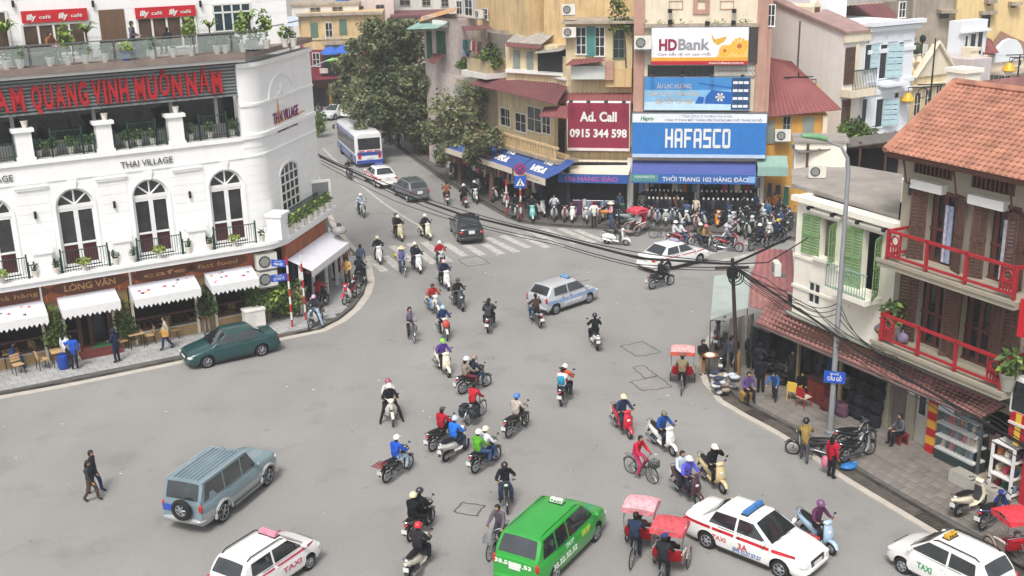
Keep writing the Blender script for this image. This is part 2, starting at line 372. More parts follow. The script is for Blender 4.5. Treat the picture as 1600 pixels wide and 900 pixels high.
# ------------------------------------------------------------------ people: one continuous skinned body per pose
def V(*a):return Vector(a)
def body_mesh(P):
 """P: dict of joints; L/R as y-mirrored unless given with suffix. Returns mesh (slots skin, top, bottom, shoes) and head frame"""
 vs=[];rd=[];ed=[];seg=[]
 def nv(p,r,par=None,reg=None,ry=None):
  vs.append(Vector(p));rd.append((r,ry or r));i=len(vs)-1
  if par is not None:
   ed.append((par,i))
   if reg is not None:seg.append((vs[par],vs[i],(rd[par][0]+r)/2,reg))
  return i
 pel=nv(P['pelvis'],.14,None,None,.12)
 sp=nv(P['spine'],.14,pel,1,.12);ch=nv(P['chest'],.152,sp,1,.13)
 nk=nv(P['neck'],.05,ch,1);hd0=nv(Vector(P['neck']).lerp(Vector(P['head']),.55),.062,nk,0)
 hd=nv(P['head'],.088,hd0,0,.08)
 f=Vector(P['face']).normalized();up=(Vector(P['head'])-Vector(P['neck'])).normalized()
 top=nv(Vector(P['head'])+up*.075,.062,hd,0)
 nose=nv(Vector(P['head'])+f*.1-up*.02,.014,hd,0)
 seg.append((Vector(P['pelvis'])-Vector((0,0,.06)),Vector(P['pelvis']),.15,1))
 for sd,sg in(('L',1),('R',-1)):
  def J(k):
   q=P.get(k+sd)
   if q is None:q=P[k];q=(q[0],q[1]*sg,q[2])
   return Vector(q)
  sh=nv(J('sho'),.08,ch,1);el=nv(J('elb'),.062,sh,1);wr=nv(J('wri'),.042,el,1)
  a=(J('wri')-J('elb')).normalized();side=a.cross(Vector((0,0,1)))
  side=side.normalized()if side.length>.1 else Vector((1,0,0))
  palm=nv(J('wri')+a*.07,.03,wr,0,.022)
  bend=a.cross(side)
  for k in range(4):
   o=side*(-.026+.0175*k);ln=(.07,.085,.08,.062)[k]
   k1=nv(J('wri')+a*(.085+ln*.5)+o*1.1-bend*.006,.0095,palm,0)
   nv(J('wri')+a*(.085+ln*.85)+o*1.1-bend*.03,.008,k1,0)
  k1=nv(J('wri')+a*.06-side*.045,.011,palm,0);nv(J('wri')+a*.1-side*.06,.009,k1,0)
  hp=nv(J('hip'),.1,pel,2);kn=nv(J('kne'),.074,hp,2);an=nv(J('ank'),.055,kn,2)
  nv(J('toe'),.04,an,3,.03)
  seg.append((J('ank'),J('ank')+Vector((0,0,-.04)),.05,3))
 me=D.meshes.new('body');me.from_pydata([tuple(v)for v in vs],ed,[])
 o=D.objects.new('tmp_body',me);COL.objects.link(o)
 o.modifiers.new('s','SKIN');o.modifiers.new('u','SUBSURF').levels=2
 for i,d in enumerate(me.skin_vertices[0].data):d.radius=rd[i];d.use_root=(i==0)
 dg=bpy.context.evaluated_depsgraph_get();dg.update()
 out=D.meshes.new_from_object(o.evaluated_get(dg));out.name='body'
 D.objects.remove(o);D.meshes.remove(me)
 mi=[]
 for p in out.polygons:
  c=p.center;best=(9,0)
  for a,b,r,reg in seg:
   ab=b-a;t=max(0,min(1,(c-a).dot(ab)/max(ab.length_squared,1e-6)))
   d=(c-a-ab*t).length-r
   if d<best[0]:best=(d,reg)
  mi.append(best[1])
 out.materials.clear()
 for k in range(4):out.materials.append(None)
 out.polygons.foreach_set('material_index',mi);out.polygons.foreach_set('use_smooth',[True]*len(mi))
 return out
_STAND=dict(pelvis=(0,0,.9),spine=(0,0,1.1),chest=(.0,0,1.27),neck=(.01,0,1.42),head=(.03,0,1.55),face=(1,0,-.05),sho=(0,.175,1.335),elb=(-.03,.23,1.07),wri=(.05,.24,.85),hip=(0,.085,.86),kne=(.02,.095,.47),ank=(-.02,.1,.08),toe=(.15,.12,.035))
def pose(**k):d=dict(_STAND);d.update(k);return d
_RIDE=dict(pelvis=(-.12,0,.84),spine=(-.1,0,1.03),chest=(-.04,0,1.2),neck=(.0,0,1.35),head=(.04,0,1.475),face=(1,0,-.1),sho=(-.03,.18,1.265),elb=(.1,.3,1.04),wri=(.22,.3,1.03),hip=(-.05,.1,.8),kne=(.34,.2,.73),ank=(.27,.19,.34),toe=(.42,.2,.29))
POSES=dict(stand=pose(),walk=pose(kneL=(.16,.09,.5),ankL=(.2,.09,.1),toeL=(.36,.1,.06),kneR=(-.04,-.09,.47),ankR=(-.28,-.09,.14),toeR=(-.13,-.1,.04),elbL=(-.12,.23,1.08),wriL=(-.1,.24,.87),elbR=(.08,-.23,1.08),wriR=(.2,-.22,.9)),hold=pose(elb=(.02,.25,1.08),wri=(.25,.14,1.02)),phone=pose(elbL=(.12,.25,1.12),wriL=(.13,.14,1.4)),reach=pose(elbL=(.16,.28,1.2),wriL=(.4,.3,1.22),elbR=(-.02,-.25,1.08)),wai=pose(elb=(-.05,.3,1.1),wri=(.1,.14,.98)),ride=_RIDE,ride_foot=dict(_RIDE,kneL=(.2,.3,.62),ankL=(.12,.42,.08),toeL=(.27,.46,.035)),ride_far=dict(_RIDE,kneL=(.3,.28,.7),ankL=(.2,.44,.08),toeL=(.36,.47,.03),kneR=(.3,-.28,.7),ankR=(.2,-.44,.08),toeR=(.36,-.47,.03)),ride_face=dict(_RIDE,elbL=(.1,.34,1.15),wriL=(.16,.16,1.42)),pillion=dict(_RIDE,pelvis=(-.5,0,.88),spine=(-.49,0,1.07),chest=(-.44,0,1.24),neck=(-.41,0,1.39),head=(-.37,0,1.515),sho=(-.43,.17,1.31),elb=(-.3,.25,1.08),wri=(-.1,.2,.98),hip=(-.44,.1,.84),kne=(-.06,.25,.72),ank=(-.12,.25,.38),toe=(.03,.27,.33)),cycle=dict(_RIDE,pelvis=(-.26,0,.93),spine=(-.2,0,1.11),chest=(-.1,0,1.27),neck=(-.05,0,1.41),head=(-.01,0,1.54),sho=(-.09,.17,1.33),elb=(.04,.24,1.1),wri=(.18,.25,1.01),hip=(-.2,.09,.9),kneL=(.17,.11,.78),ankL=(.0,.12,.42),toeL=(.15,.13,.4),kneR=(.1,-.11,.58),ankR=(-.02,-.12,.2),toeR=(.13,-.13,.17)),sit=dict(_RIDE,pelvis=(-.1,0,.5),spine=(-.09,0,.7),chest=(-.04,0,.87),neck=(.0,0,1.02),head=(.04,0,1.145),sho=(-.03,.18,.935),elb=(.04,.26,.7),wri=(.26,.16,.64),hip=(-.04,.1,.48),kne=(.35,.13,.5),ank=(.32,.13,.08),toe=(.47,.15,.035)),squat=dict(_RIDE,pelvis=(-.12,0,.24),spine=(-.06,0,.43),chest=(.04,0,.58),neck=(.1,0,.72),head=(.16,0,.84),sho=(.05,.18,.64),elb=(.24,.24,.48),wri=(.42,.16,.42),hip=(-.08,.11,.24),kne=(.24,.2,.5),ank=(.06,.17,.08),toe=(.22,.2,.035)),recline=dict(_RIDE,pelvis=(-.1,0,.62),spine=(-.17,0,.8),chest=(-.2,0,.97),neck=(-.2,0,1.12),head=(-.17,0,1.25),sho=(-.2,.17,1.04),elb=(-.05,.27,.8),wri=(.18,.24,.76),hip=(-.03,.09,.6),kne=(.35,.11,.6),ank=(.48,.11,.22),toe=(.63,.12,.2)),lean=pose(spine=(.06,0,1.08),chest=(.18,0,1.24),neck=(.27,0,1.36),head=(.35,0,1.46),sho=(.18,.175,1.28),elb=(.35,.25,1.1),wri=(.56,.24,1.0),kneL=(.12,.1,.5),ankL=(.16,.1,.12),toeL=(.32,.12,.06),kneR=(-.06,-.1,.47),ankR=(-.22,-.1,.12),toeR=(-.07,-.12,.05)),)
_pose_me={k:body_mesh(p)for k,p in POSES.items()}
def head_kit():
 k={}
 m=MB();m.T=Matrix.Rotation(rad(-32),4,'Y');m.ell((-.0,0,.022),(.108,.096,.105),12,6,v0=-.05,v1=1);m.T=None;m.ell((-.055,0,-.02),(.065,.084,.1),10,4);k['hair']=m.mesh('hair',60)
 m=MB();m.T=Matrix.Rotation(rad(-30),4,'Y');m.ell((0,0,.022),(.11,.1,.108),12,6,v0=-.1,v1=1);m.T=None;m.loft([(-.05,.04,.1,.05),(-.09,-.06,.105,.045),(-.1,-.18,.1,.035),(-.1,-.3,.07,.02)],8);k['long']=m.mesh('hair',60)
 m=MB();m.ell((-.005,0,.025),(.142,.125,.135),12,6,v0=-.12,v1=1);m.loft([(.1,.04,.09,.012),(.17,.03,.075,.008)],8);k['helmet']=m.mesh('helmet',45)
 m=MB();m.ell((0,0,.01),(.15,.13,.15),12,7,v0=-.6,v1=1);k['full']=m.mesh('helmet',45)
 m=MB();m.lathe([(.24,.03),(.17,.085),(.08,.15),(.012,.2)],n=14);k['cone']=m.mesh('conical_hat',30)
 m=MB();m.ell((-.005,0,.035),(.115,.102,.09),12,5,v0=0,v1=1);m.loft([(.08,.045,.08,.01),(.19,.03,.06,.006)],8);k['cap']=m.mesh('cap',45)
 m=MB();m.ell((0,0,.03),(.118,.105,.1),12,5,v0=-.1,v1=1);m.loft([(.11,.01,.09,.02),(.115,.05,.09,.02)],8);k['beanie']=m.mesh('knitted_hat',45)
 m=MB();m.ell((.062,0,-.045),(.045,.062,.045),8,5);k['mask']=m.mesh('face_mask',60)
 m=MB()
 for s in(1,-1):m.ell((.083,.034*s,.008),(.012,.015,.008),6,4)
 k['eyes']=m.mesh('eyes')
 for me in k.values():me.materials.append(None)
 return k
HEADS=head_kit()
_bagm=MB();_bagm.loft([(-.2,.98,.13,.06),(-.21,1.1,.16,.09),(-.2,1.25,.14,.08),(-.17,1.33,.1,.03)],8)
BAG=_bagm.mesh('backpack',50);BAG.materials.append(None)
def person(loc,yaw,ps,top,bot,label,head='hair',hcol=None,shoes='2b2725',group=None,mask=None,scale=1.0,z=0.0,bag=None):
 loc=Vector(loc);loc.z+=z
 t=thing('person',label,'person',loc,yaw,group);t.scale=(scale,)*3
 o=put('body',_pose_me[ps],[MAT('skin'),cloth(top),cloth(bot),cloth(shoes)],t)
 p=POSES[ps];h=Vector(p['head']);f=Vector(p['face'])
 if head in('helmet','full'):put('hair',HEADS['hair'],MAT('hair'),t,h)
 if head=='helmet_long':put('hair',HEADS['long'],MAT('hair'),t,h);head='helmet'
 if head=='cone':put('hair',HEADS['long'],MAT('hair'),t,h)
 me=HEADS[head];nm=me.name.split('.')[0]
 put(nm,me,(MAT('hair')if hcol is None else(paint(hcol)if nm=='helmet' else cloth(hcol))),t,h)
 if head in('cap','beanie'):put('hair',HEADS['hair'],MAT('hair'),t,h-Vector((.012,0,.018)))
 if mask:put('face_mask',HEADS['mask'],cloth(mask),t,h)
 elif head!='full':put('eyes',HEADS['eyes'],MAT('eye'),t,h)
 if bag:
  dx=p['chest'][0];dz=p['chest'][2]-1.24
  put('backpack',BAG,cloth(bag),t,(dx,0,dz))
 return t
 # ------------------------------------------------------------------ cars (front = +x, origin on the ground under the middle)
def lerp(a,b,t):return a+(b-a)*t
def interp(x,pts):
 if x>=pts[0][0]:return pts[0][1]
 for(x0,z0),(x1,z1)in zip(pts,pts[1:]):
  if x>=x1:return lerp(z1,z0,(x-x1)/max(x0-x1,1e-6))
 return pts[-1][1]
def text_mesh(s,h,depth=.006,bold=0.0,w=None,shear=0.0):
 """lettering standing in the xz plane, facing -y, centred; h = letter height"""
 c=D.curves.new('lettering','FONT');c.body=s;c.align_x='CENTER';c.extrude=depth;c.offset=bold;c.shear=shear
 c.resolution_u=3;c.size=1
 o=D.objects.new('lettering',c);me=D.meshes.new_from_object(o);D.objects.remove(o);D.curves.remove(c)
 xs=[v.co.x for v in me.vertices];ys=[v.co.y for v in me.vertices]
 if not xs:return me
 k=h/.73;cx=(min(xs)+max(xs))/2;kx=k if w is None else w/(max(xs)-min(xs))
 for v in me.vertices:v.co=Vector(((v.co.x-cx)*kx,-v.co.z,(v.co.y-.365)*k))
 me.materials.clear();me.update();me.name='lettering'
 return me
def text(parent,s,x,y,z,h,mat,w=None,bold=0.0,rot=0.0,depth=.012,tilt=0.0,name='lettering',shear=0.0):
 o=put(name,text_mesh(s,h,depth,bold,w,shear),mat,parent,(x,y,z))
 o.rotation_euler=(tilt,0,rot)if not isinstance(rot,tuple)else rot
 return o
CARS=dict(sedan=dict(L=4.35,W=1.7,H=1.46,wb=2.58,fo=.82,r=.3,top=[(2.175,.5),(2.13,.66),(1.95,.74),(1.05,.93),(-1.45,.98),(-2.05,.98),(-2.13,.9),(-2.175,.55)],cab=(1.08,.3,-.95,-1.58),belt=.94,wr=.55,tail=.8),hatch=dict(L=3.85,W=1.67,H=1.5,wb=2.45,fo=.77,r=.29,top=[(1.925,.5),(1.88,.68),(1.72,.76),(1.0,.95),(-1.75,.98),(-1.88,.93),(-1.925,.5)],cab=(1.08,.38,-1.42,-1.83),belt=.95,wr=.56,tail=.95),mini=dict(L=3.5,W=1.5,H=1.5,wb=2.34,fo=.62,r=.27,top=[(1.75,.5),(1.71,.68),(1.56,.78),(1.0,.96),(-1.6,1.0),(-1.71,.93),(-1.75,.5)],cab=(1.08,.36,-1.3,-1.68),belt=.96,wr=.54,tail=.95),mpv=dict(L=4.58,W=1.76,H=1.72,wb=2.75,fo=.85,r=.33,top=[(2.29,.52),(2.25,.74),(2.1,.86),(1.35,1.04),(-2.1,1.08),(-2.25,1.02),(-2.29,.5)],cab=(1.42,.62,-1.85,-2.22),belt=1.05,wr=.62,tail=1.0),suv=dict(L=4.6,W=1.72,H=1.86,wb=2.72,fo=.78,r=.38,top=[(2.3,.62),(2.27,.92),(2.2,1.0),(1.1,1.12),(-2.1,1.14),(-2.26,1.1),(-2.3,.6)],cab=(1.0,.5,-2.0,-2.26),belt=1.12,wr=.68,tail=1.0),)
def make_car(kind,label,loc,yaw,col,lower=None,rim='alloy',plate='plate',**x):
 p=CARS[kind];L,W,H=p['L'],p['W'],p['H'];r=p['r'];ra=r+.055
 xf=L/2-p['fo'];xr=xf-p['wb'];zs=.2 if kind!='suv' else .34
 wh=W/2
 root=thing(x.get('name','car'),label,x.get('cat','car'),loc,yaw,x.get('group'))
 PM=paint(col);LM=paint(lower)if lower else PM
 def hw(q):return wh*(1-.15*(abs(q)/(L/2))**7)
 def zt(q):return interp(q,p['top'])
 def side(q,z):
  top=zt(q);w=hw(q);t=(z-zs)/max(top-zs,.05)
  return w*interp(-t,[(0,.93),(-.25,.985),(-.55,1.0),(-.85,.975),(-1,.9)])
 st=sorted(set([round(-L/2+L*i/22,3)for i in range(23)]+[round(-L/2+.04,3),round(L/2-.04,3),round(-L/2+.12,3),round(L/2-.12,3)]+[round(a+ra*math.cos(math.pi*k/10),3)for a in(xf,xr)for k in range(11)]+[round(q[0],3)for q in p['top']]))
 R=[]
 for q in st:
  zb=zs
  if abs(abs(q)-L/2)<.05:zb=zs+.12
  for a in(xf,xr):
   if abs(q-a)<=ra+1e-4:zb=max(zb,r+math.sqrt(max(0,ra*ra-(q-a)**2)))
  top=zt(q);half=[(0,zb),(side(q,zb)*.97,zb)]
  for t in(.04,.3,.55,.8,.92):z=lerp(zb,top,t);half.append((side(q,z),z))
  half+=[(hw(q)*.86,top),(hw(q)*.45,top+.025),(0,top+.032)]
  R.append([(q,y,z)for y,z in half]+[(q,-y,z)for y,z in reversed(half[1:-1])])
 m=MB();n=len(R[0]);m.rings(R)
 nf=len(m.f)
 for i in range(len(R)-1):
  for j in(0,n-1):m.m[i*n+j]=1
  if lower:
   for j in range(n):
    zz=sum(R[i][k][2]+R[i+1][k][2]for k in(j,(j+1)%n))/4
    if zz<p['belt']*.62:m.m[i*n+j]=2
 part('body',m,[PM,MAT('black'),LM],root,48)
 # cabin shell
 xa,xb,xc,xd=p['cab'];belt=p['belt'];wr=p['wr']
 def hx_(q):return(xa-q)/(xa-xb)if q>xb else(1.0 if q>=xc else(q-xd)/(xc-xd))
 def wb_(q):return hw(q)*.93
 def ztop(q,y=0.0):
  h=max(0,min(1,hx_(q)));b=zt(q)-.02
  crown=.035*(1-((q-(xb+xc)/2)/((xb-xc)/2+.4))**2)if h>=1 else 0
  return b+(H-.035-b)*h+crown-.03*(y/wr)**2*h
 def sy(q,z):
  b=zt(q)-.02;t=(z-b)/(H-b);return lerp(wb_(q),wr+.03,max(0,min(1,t))**1.15)
 C=[]
 cs=[lerp(xa,xb,t)for t in(0,.25,.5,.75,.92)]+[lerp(xb,xc,t)for t in(0,.12,.35,.6,.85,1)]+[lerp(xc,xd,t)for t in(.1,.3,.6,1)]
 for q in cs:
  zt0=ztop(q);b=zt(q)-.03;half=[(wb_(q),b)]
  for t in(.35,.7,.9):z=lerp(b,zt0-.035,t);half.append((min(sy(q,z),wb_(q)),z))
  wt=min(sy(q,zt0),wb_(q));half+=[(wt*.95,ztop(q,wt*.95)-.004),(wt*.6,ztop(q,wt*.6)),(0,ztop(q))]
  C.append([(q,y,z)for y,z in half]+[(q,-y,z)for y,z in reversed(half[:-1])])
 part('roof',MB().rings(C),PM,root,42)
 def slopepane(name,q0,q1,f0,f1,off=.012):
  m=MB();Rr=[]
  for i in range(6):
   q=lerp(q0,q1,i/5);wt=min(sy(q,ztop(q)),wb_(q))*lerp(f0,f1,i/5)
   Rr.append([(q+(off if q0>0 else-off),wt*(j/4-1),ztop(q,wt*(j/4-1))+off)for j in range(9)])
  m.rings(Rr,cap=False,closed=False);return part(name,m,MAT('glass'),root,60)
 ws=slopepane('windshield',lerp(xa,xb,.1),lerp(xa,xb,.93),.9,.88)
 slopepane('rear_window',lerp(xd,xc,.2 if kind!='sedan' else .12),lerp(xd,xc,.92),.86,.84)
 if 'paper' in x:
  pass
 def sidewin(pts,s):
  m=MB();m.poly([(q,s*(sy(q,z)+.01),z)for q,z in pts]);return part('side_window',m,MAT('glass'),root)
 zb0,zt1=belt+.035,H-.1
 xm=x.get('bpillar',lerp(xb,xc,.42));xe=lerp(xc,xd,.25)
 xf0=lerp(xa,xb,.28);xf1=lerp(xa,xb,.95)-.02
 wins=[[(xf0,zb0),(xm+.05,zb0),(xm+.04,zt1),(xf1,zt1)]]
 if kind in('mpv','suv'):
  x2=lerp(xm,xe,.47)
  wins+=[[(xm-.03,zb0),(x2+.04,zb0),(x2+.04,zt1),(xm-.03,zt1)],[(x2-.04,zb0),(xe+.02,zb0+.02),(xc+.1,zt1),(x2-.04,zt1)]]
  doors=[(xf0+.08,xm+.01),(xm+.0,x2-.02)]
 elif kind=='sedan':
  wins+=[[(xm-.03,zb0),(xc-.22,zb0+.01),(xc-.06,zt1-.02),(xm-.03,zt1)]];doors=[(xf0+.08,xm+.01),(xm+.0,xr+.36)]
 else:
  wins+=[[(xm-.03,zb0),(xc+.08,zb0+.01),(xc+.14,zt1-.02),(xm-.03,zt1)]];doors=[(xf0+.08,xm+.01),(xm+.0,xr+.38)]
 def patch(name,x0,x1,z0,z1,s,off,mat,nx=8,nz=4,par=None,label=None):
  m=MB();Rr=[[(lerp(x0,x1,i/nx),s*(side(lerp(x0,x1,i/nx),lerp(z0,z1,j/nz))+off),lerp(z0,z1,j/nz))for j in range(nz+1)]for i in range(nx+1)]
  m.rings(Rr,cap=False,closed=False);return part(name,m,mat,par or root,60,label)
 for s in(1,-1):
  for wpts in wins:sidewin(wpts,s)
  for d0,d1 in doors:
   patch('door_seam',d0-.014,d1+.026,zs+.075,belt-.016,s,.003,MAT('black'))
   dr=patch('door',d0,d1+.014,zs+.09,belt-.03,s,.007,PM)
   if lower:patch('door_sill_panel',d0,d1+.014,zs+.09,belt*.6,s,.011,LM,par=dr)
   q=d1+.12;z=belt-.13
   part('handle',MB().box(q-.06,s*(side(q,z)+.005)-.018,z-.015,q+.08,s*(side(q,z)+.005)+.018,z+.015),MAT('black')if 'blackhandle' in x else PM,dr)
  patch('sill_trim',xf-ra-.02,xr+ra+.02,zs+.0,zs+.06,s,.008,MAT('darkgrey'))
  q=xf0-.02
  part('mirror',MB().ell((q,s*(wh+.08),belt+.08),(.07,.1,.075),8,6).box(q-.03,s*(wh-.08),belt+.02,q+.03,s*(wh+.05),belt+.06),PM if 'blackmirror' not in x else MAT('black'),root,50)
  zl=lerp(zs,zt(L/2-.12),.78)
  part('headlight',MB().ell((L/2-.13,s*wh*.74,zl),(.15,.17,.085),10,6),MAT('clear'),root,60)
  zr=belt-.16 if kind in('sedan',)else belt-.14
  rr=(.07,.16,.085)if kind=='sedan' else(.06,.075,.17)
  tl=part('tail_light',MB().ell((-L/2+.07,s*wh*(.74 if kind=='sedan' else .83),zr),rr,10,6),MAT('redlens'),root,60)
  part('fog_light',MB().ell((L/2-.05,s*wh*.7,zs+.2),(.05,.08,.05),8,5),MAT('clear'),root,60)
  for a in(xf,xr):
   wl=wheel_cast(r,.075)
   y=wh-.1
   g=MB();g.T=Matrix.Translation((0,0,0));g.torus((0,0,0),r-.075,.075,22,8,fl=1.25)
   ty=part('wheel',g,MAT('tyre'),root,60,loc=(a,s*y,r))
   g=MB();rr2=r-.12
   g.lathe([(rr2+.02,-.09),(rr2+.02,.09)],n=18,axis='y',cap=False)
   g.torus((0,s*.07,0),rr2,.02,18,5)
   for i in range(6):
    an=2*math.pi*i/6
    ca,sa=math.cos(an),math.sin(an)
    g.tube([(.03*ca,s*.075,.03*sa),(rr2*ca,s*.06,rr2*sa)],.035,5,flat=.6)
   g.lathe([(.07,-.08),(.07,.085)],n=10,axis='y')
   rim_o=part('rim',g,MAT(rim),ty,50)
   part('brake_disc',MB().lathe([(rr2,-.02),(rr2,.02)],n=16,axis='y'),MAT('black'),ty,50)
   # front and rear faces
 zf=zt(L/2-.1)
 g=MB();zg=lerp(zs,zf,.72)
 for i in range(4):g.box(L/2-.05,-wh*.42,zg-.1+.055*i,L/2+.012,wh*.42,zg-.075+.055*i)
 g.box(L/2-.06,-wh*.44,zg-.11,L/2+.002,wh*.44,zg+.12,1)
 part('grille',g,[MAT('chrome'),MAT('black')],root)
 part('air_intake',MB().box(L/2-.06,-wh*.5,zs+.14,L/2+.004,wh*.5,zs+.26),MAT('black'),root)
 part('number_plate',MB().box(L/2-.02,-.22,zs+.28,L/2+.02,.22,zs+.39),MAT(plate)if isinstance(plate,str)else plate,root)
 pz=belt-.3 if kind!='sedan' else belt-.24
 py=.52 if kind=='suv' else 0
 pl=part('number_plate',MB().box(-L/2-.018,py-.19,pz,-L/2+.03,py+.19,pz+.2),MAT(plate)if isinstance(plate,str)else plate,root)
 part('rear_bumper',MB().loft([(-L/2+.2,zs+.2,wh*.93,.1),(-L/2+.02,zs+.21,wh*.9,.11),(-L/2-.04,zs+.21,wh*.84,.1),(-L/2-.06,zs+.21,wh*.78,.07)],12),LM if not x.get('bumper')else paint(x['bumper']),root,50)
 part('front_bumper',MB().loft([(L/2-.2,zs+.19,wh*.93,.09),(L/2-.03,zs+.18,wh*.87,.1),(L/2+.03,zs+.18,wh*.76,.08),(L/2+.045,zs+.18,wh*.68,.05)],12),LM,root,50)
 part('wiper',MB().tube([(lerp(xa,xb,.02),.35,ztop(lerp(xa,xb,.02))+.03),(lerp(xa,xb,.12),-.25,ztop(lerp(xa,xb,.12))+.02)],.012,4).tube([(lerp(xa,xb,.02),-.1,ztop(lerp(xa,xb,.02))+.03),(lerp(xa,xb,.12),-.62,ztop(lerp(xa,xb,.12),.62)+.02)],.012,4),MAT('black'),root)
 part('aerial',MB().tube([(xb-.15,0,H),(xb-.35,0,H+.22)],.006,4),MAT('black'),root)
 zr0=H-.02
 if x.get('rails'):
  for s in(1,-1):part('roof_rail',MB().tube([(xb-.05,s*wr*.92,zr0-.03),(xb-.2,s*wr*.93,zr0+.05),(xc+.25,s*wr*.93,zr0+.05),(xc+.1,s*wr*.92,zr0-.03)],.02,6),MAT('black')if x['rails']=='black' else PM,root,50)
 if x.get('roofribs'):
  for i in range(7):part('roof_rib',MB().box(xc+.1,-.45+.15*i-.018,H-.04,xb-.15,-.45+.15*i+.018,H+.014),PM,root)
 if x.get('gutter'):
  for s in(1,-1):part('roof_gutter',MB().tube([(xb+.05,s*(wr+.0),H-.06),(xb-.3,s*(wr+.01),H-.035),(xc,s*(wr+.01),H-.035)],.018,5),paint(x['gutter']),root,50)
 if x.get('flares'):
  for s in(1,-1):
   for a in(xf,xr):
    part('wheel_flare',MB().tube([(a+(ra+.03)*math.cos(math.pi*t/10),s*(wh+.015),r+(ra+.03)*math.sin(math.pi*t/10))for t in range(11)],.055,6),LM,root,50)
   part('side_step',MB().box(xr+ra+.1,s*(wh+.02)-.07,.36,xf-ra-.1,s*(wh+.02)+.07,.4),MAT('steel'),root)
 if x.get('spare'):
  g=MB().torus((0,0,0),.28,.1,22,8);sp=part('spare_wheel',g,MAT('tyre'),root,60,loc=(-L/2-.14,-.12,.98));sp.rotation_euler=(0,0,math.pi/2)
  g=MB().torus((0,.03,0),.2,.025,18,5)
  for i in range(6):an=math.pi*i/3;g.tube([(.03*math.cos(an),.05,.03*math.sin(an)),(.2*math.cos(an),.03,.2*math.sin(an))],.035,5)
  g.lathe([(.07,.0),(.07,.08)],n=10,axis='y');g.lathe([(.22,-.06),(.22,0)],n=14,axis='y',mi=1);part('rim',g,[MAT('alloy'),MAT('black')],sp,50)
 if x.get('sign'):
  sc,tx,tc_,sw,sx=x['sign']
  g=MB();y0=sw/2
  g.rings([[(sx-.1,-y0,H-.01),(sx+.1,-y0,H-.01),(sx+.06,-y0,H+.13),(sx-.06,-y0,H+.13)],[(sx-.1,y0,H-.01),(sx+.1,y0,H-.01),(sx+.06,y0,H+.13),(sx-.06,y0,H+.13)]])
  sg=part('taxi_sign',g,plain(sc,.35),root)
  part('sign_base',MB().box(sx-.12,-y0-.03,H-.02,sx+.12,y0+.03,H+.012),MAT('black'),root)
  if tx:
   for s in(1,-1):
    o=text(sg,tx,sx+s*.088,0,H+.065,.09,plain(tc_,.5),w=min(sw*.85,.1*len(tx)),rot=math.pi/2*s)
 if x.get('stripe'):
  sc,z0,z1=x['stripe']
  for s in(1,-1):
   cuts=[L/2-.3,xf0-.05]+[d for q in doors for d in(q[0]-.02,q[1]+.05)]+[xr-ra-.1,-L/2+.08]
   for a,b in((L/2-.35,xf0+.2),(xf0+.12,xm+.1),(xm-.02,xr+.2),(xr+.14,-L/2+.1)):
    patch('stripe',a,b,z0,z1,s,.013,plain(sc,.35),8,1)
 for s_,tx,qx,qz,hh,ww,colr in x.get('texts',[]):
 # lettering on the flank
  o=text(root,tx,qx,s_*(side(qx,qz)+.014),qz,hh,plain(colr,.5),w=ww,rot=0 if s_<0 else math.pi,depth=.004,bold=.02)
 for tx,qy,qz,hh,ww,colr in x.get('reartexts',[]):
  text(root,tx,-L/2-.015,qy,qz,hh,plain(colr,.5),w=ww,rot=-math.pi/2,depth=.01,bold=.02)
 if x.get('deck'):
  pass
 return root
def car_at(kind,label,frontpx,rearpx,col,adj=(0,0),**k):
 """frontpx / rearpx: pixels where the front and the rear wheel of one side touch the ground; side = +1 if those are the left wheels"""
 side=k.pop('side')
 f,r=G(*frontpx),G(*rearpx);d=(f-r).normalized();yaw=math.atan2(d.y,d.x);p=CARS[kind]
 left=Vector((-d.y,d.x,0));xf=p['L']/2-p['fo'];mid=(f+r)/2;cx=xf-p['wb']/2
 loc=mid-d*cx-left*side*(p['W']/2-.05)
 return make_car(kind,label,loc,yaw,col,**k)
 # ------------------------------------------------------------------ motorbikes, bicycles, cyclos (front = +x)
def wheel_spoke(R,r,n=14):
 t=MB().torus((0,0,0),R-r,r,20,6);m=MB().torus((0,0,0),R-2*r,r*.35,20,5)
 m.lathe([(.045,-.05),(.045,.05)],n=8,axis='y')
 for i in range(n):
  a=2*math.pi*i/n+.1;b=a+.25
  m.tube([(.04*math.cos(b),.03*(-1)**i,.04*math.sin(b)),((R-2*r)*math.cos(a),0,(R-2*r)*math.sin(a))],.0045,3)
 return t,m
def wheel_cast(R,r):
 t=MB().torus((0,0,0),R-r,r,18,7);m=MB().lathe([(R-2*r+.01,-.035),(R-2*r-.02,-.02),(.06,-.03),(.06,.03),(R-2*r-.02,.02),(R-2*r+.01,.035)],n=16,axis='y',cap=False)
 m=MB().torus((0,0,0),R-2*r,.022,18,5)
 for i in range(5):
  a=2*math.pi*i/5
  m.tube([(.03*math.cos(a),0,.03*math.sin(a)),((R-2*r)*math.cos(a+.2),0,(R-2*r)*math.sin(a+.2))],.018,5)
 m.lathe([(.06,-.055),(.06,.055)],n=8,axis='y')
 return t,m
def add_wheel(k,name,tm,loc):
 i=k.add(name,tm[1],'alloy',None,loc,40);k.add('tyre',tm[0],'tyre',i,(0,0,0),60)
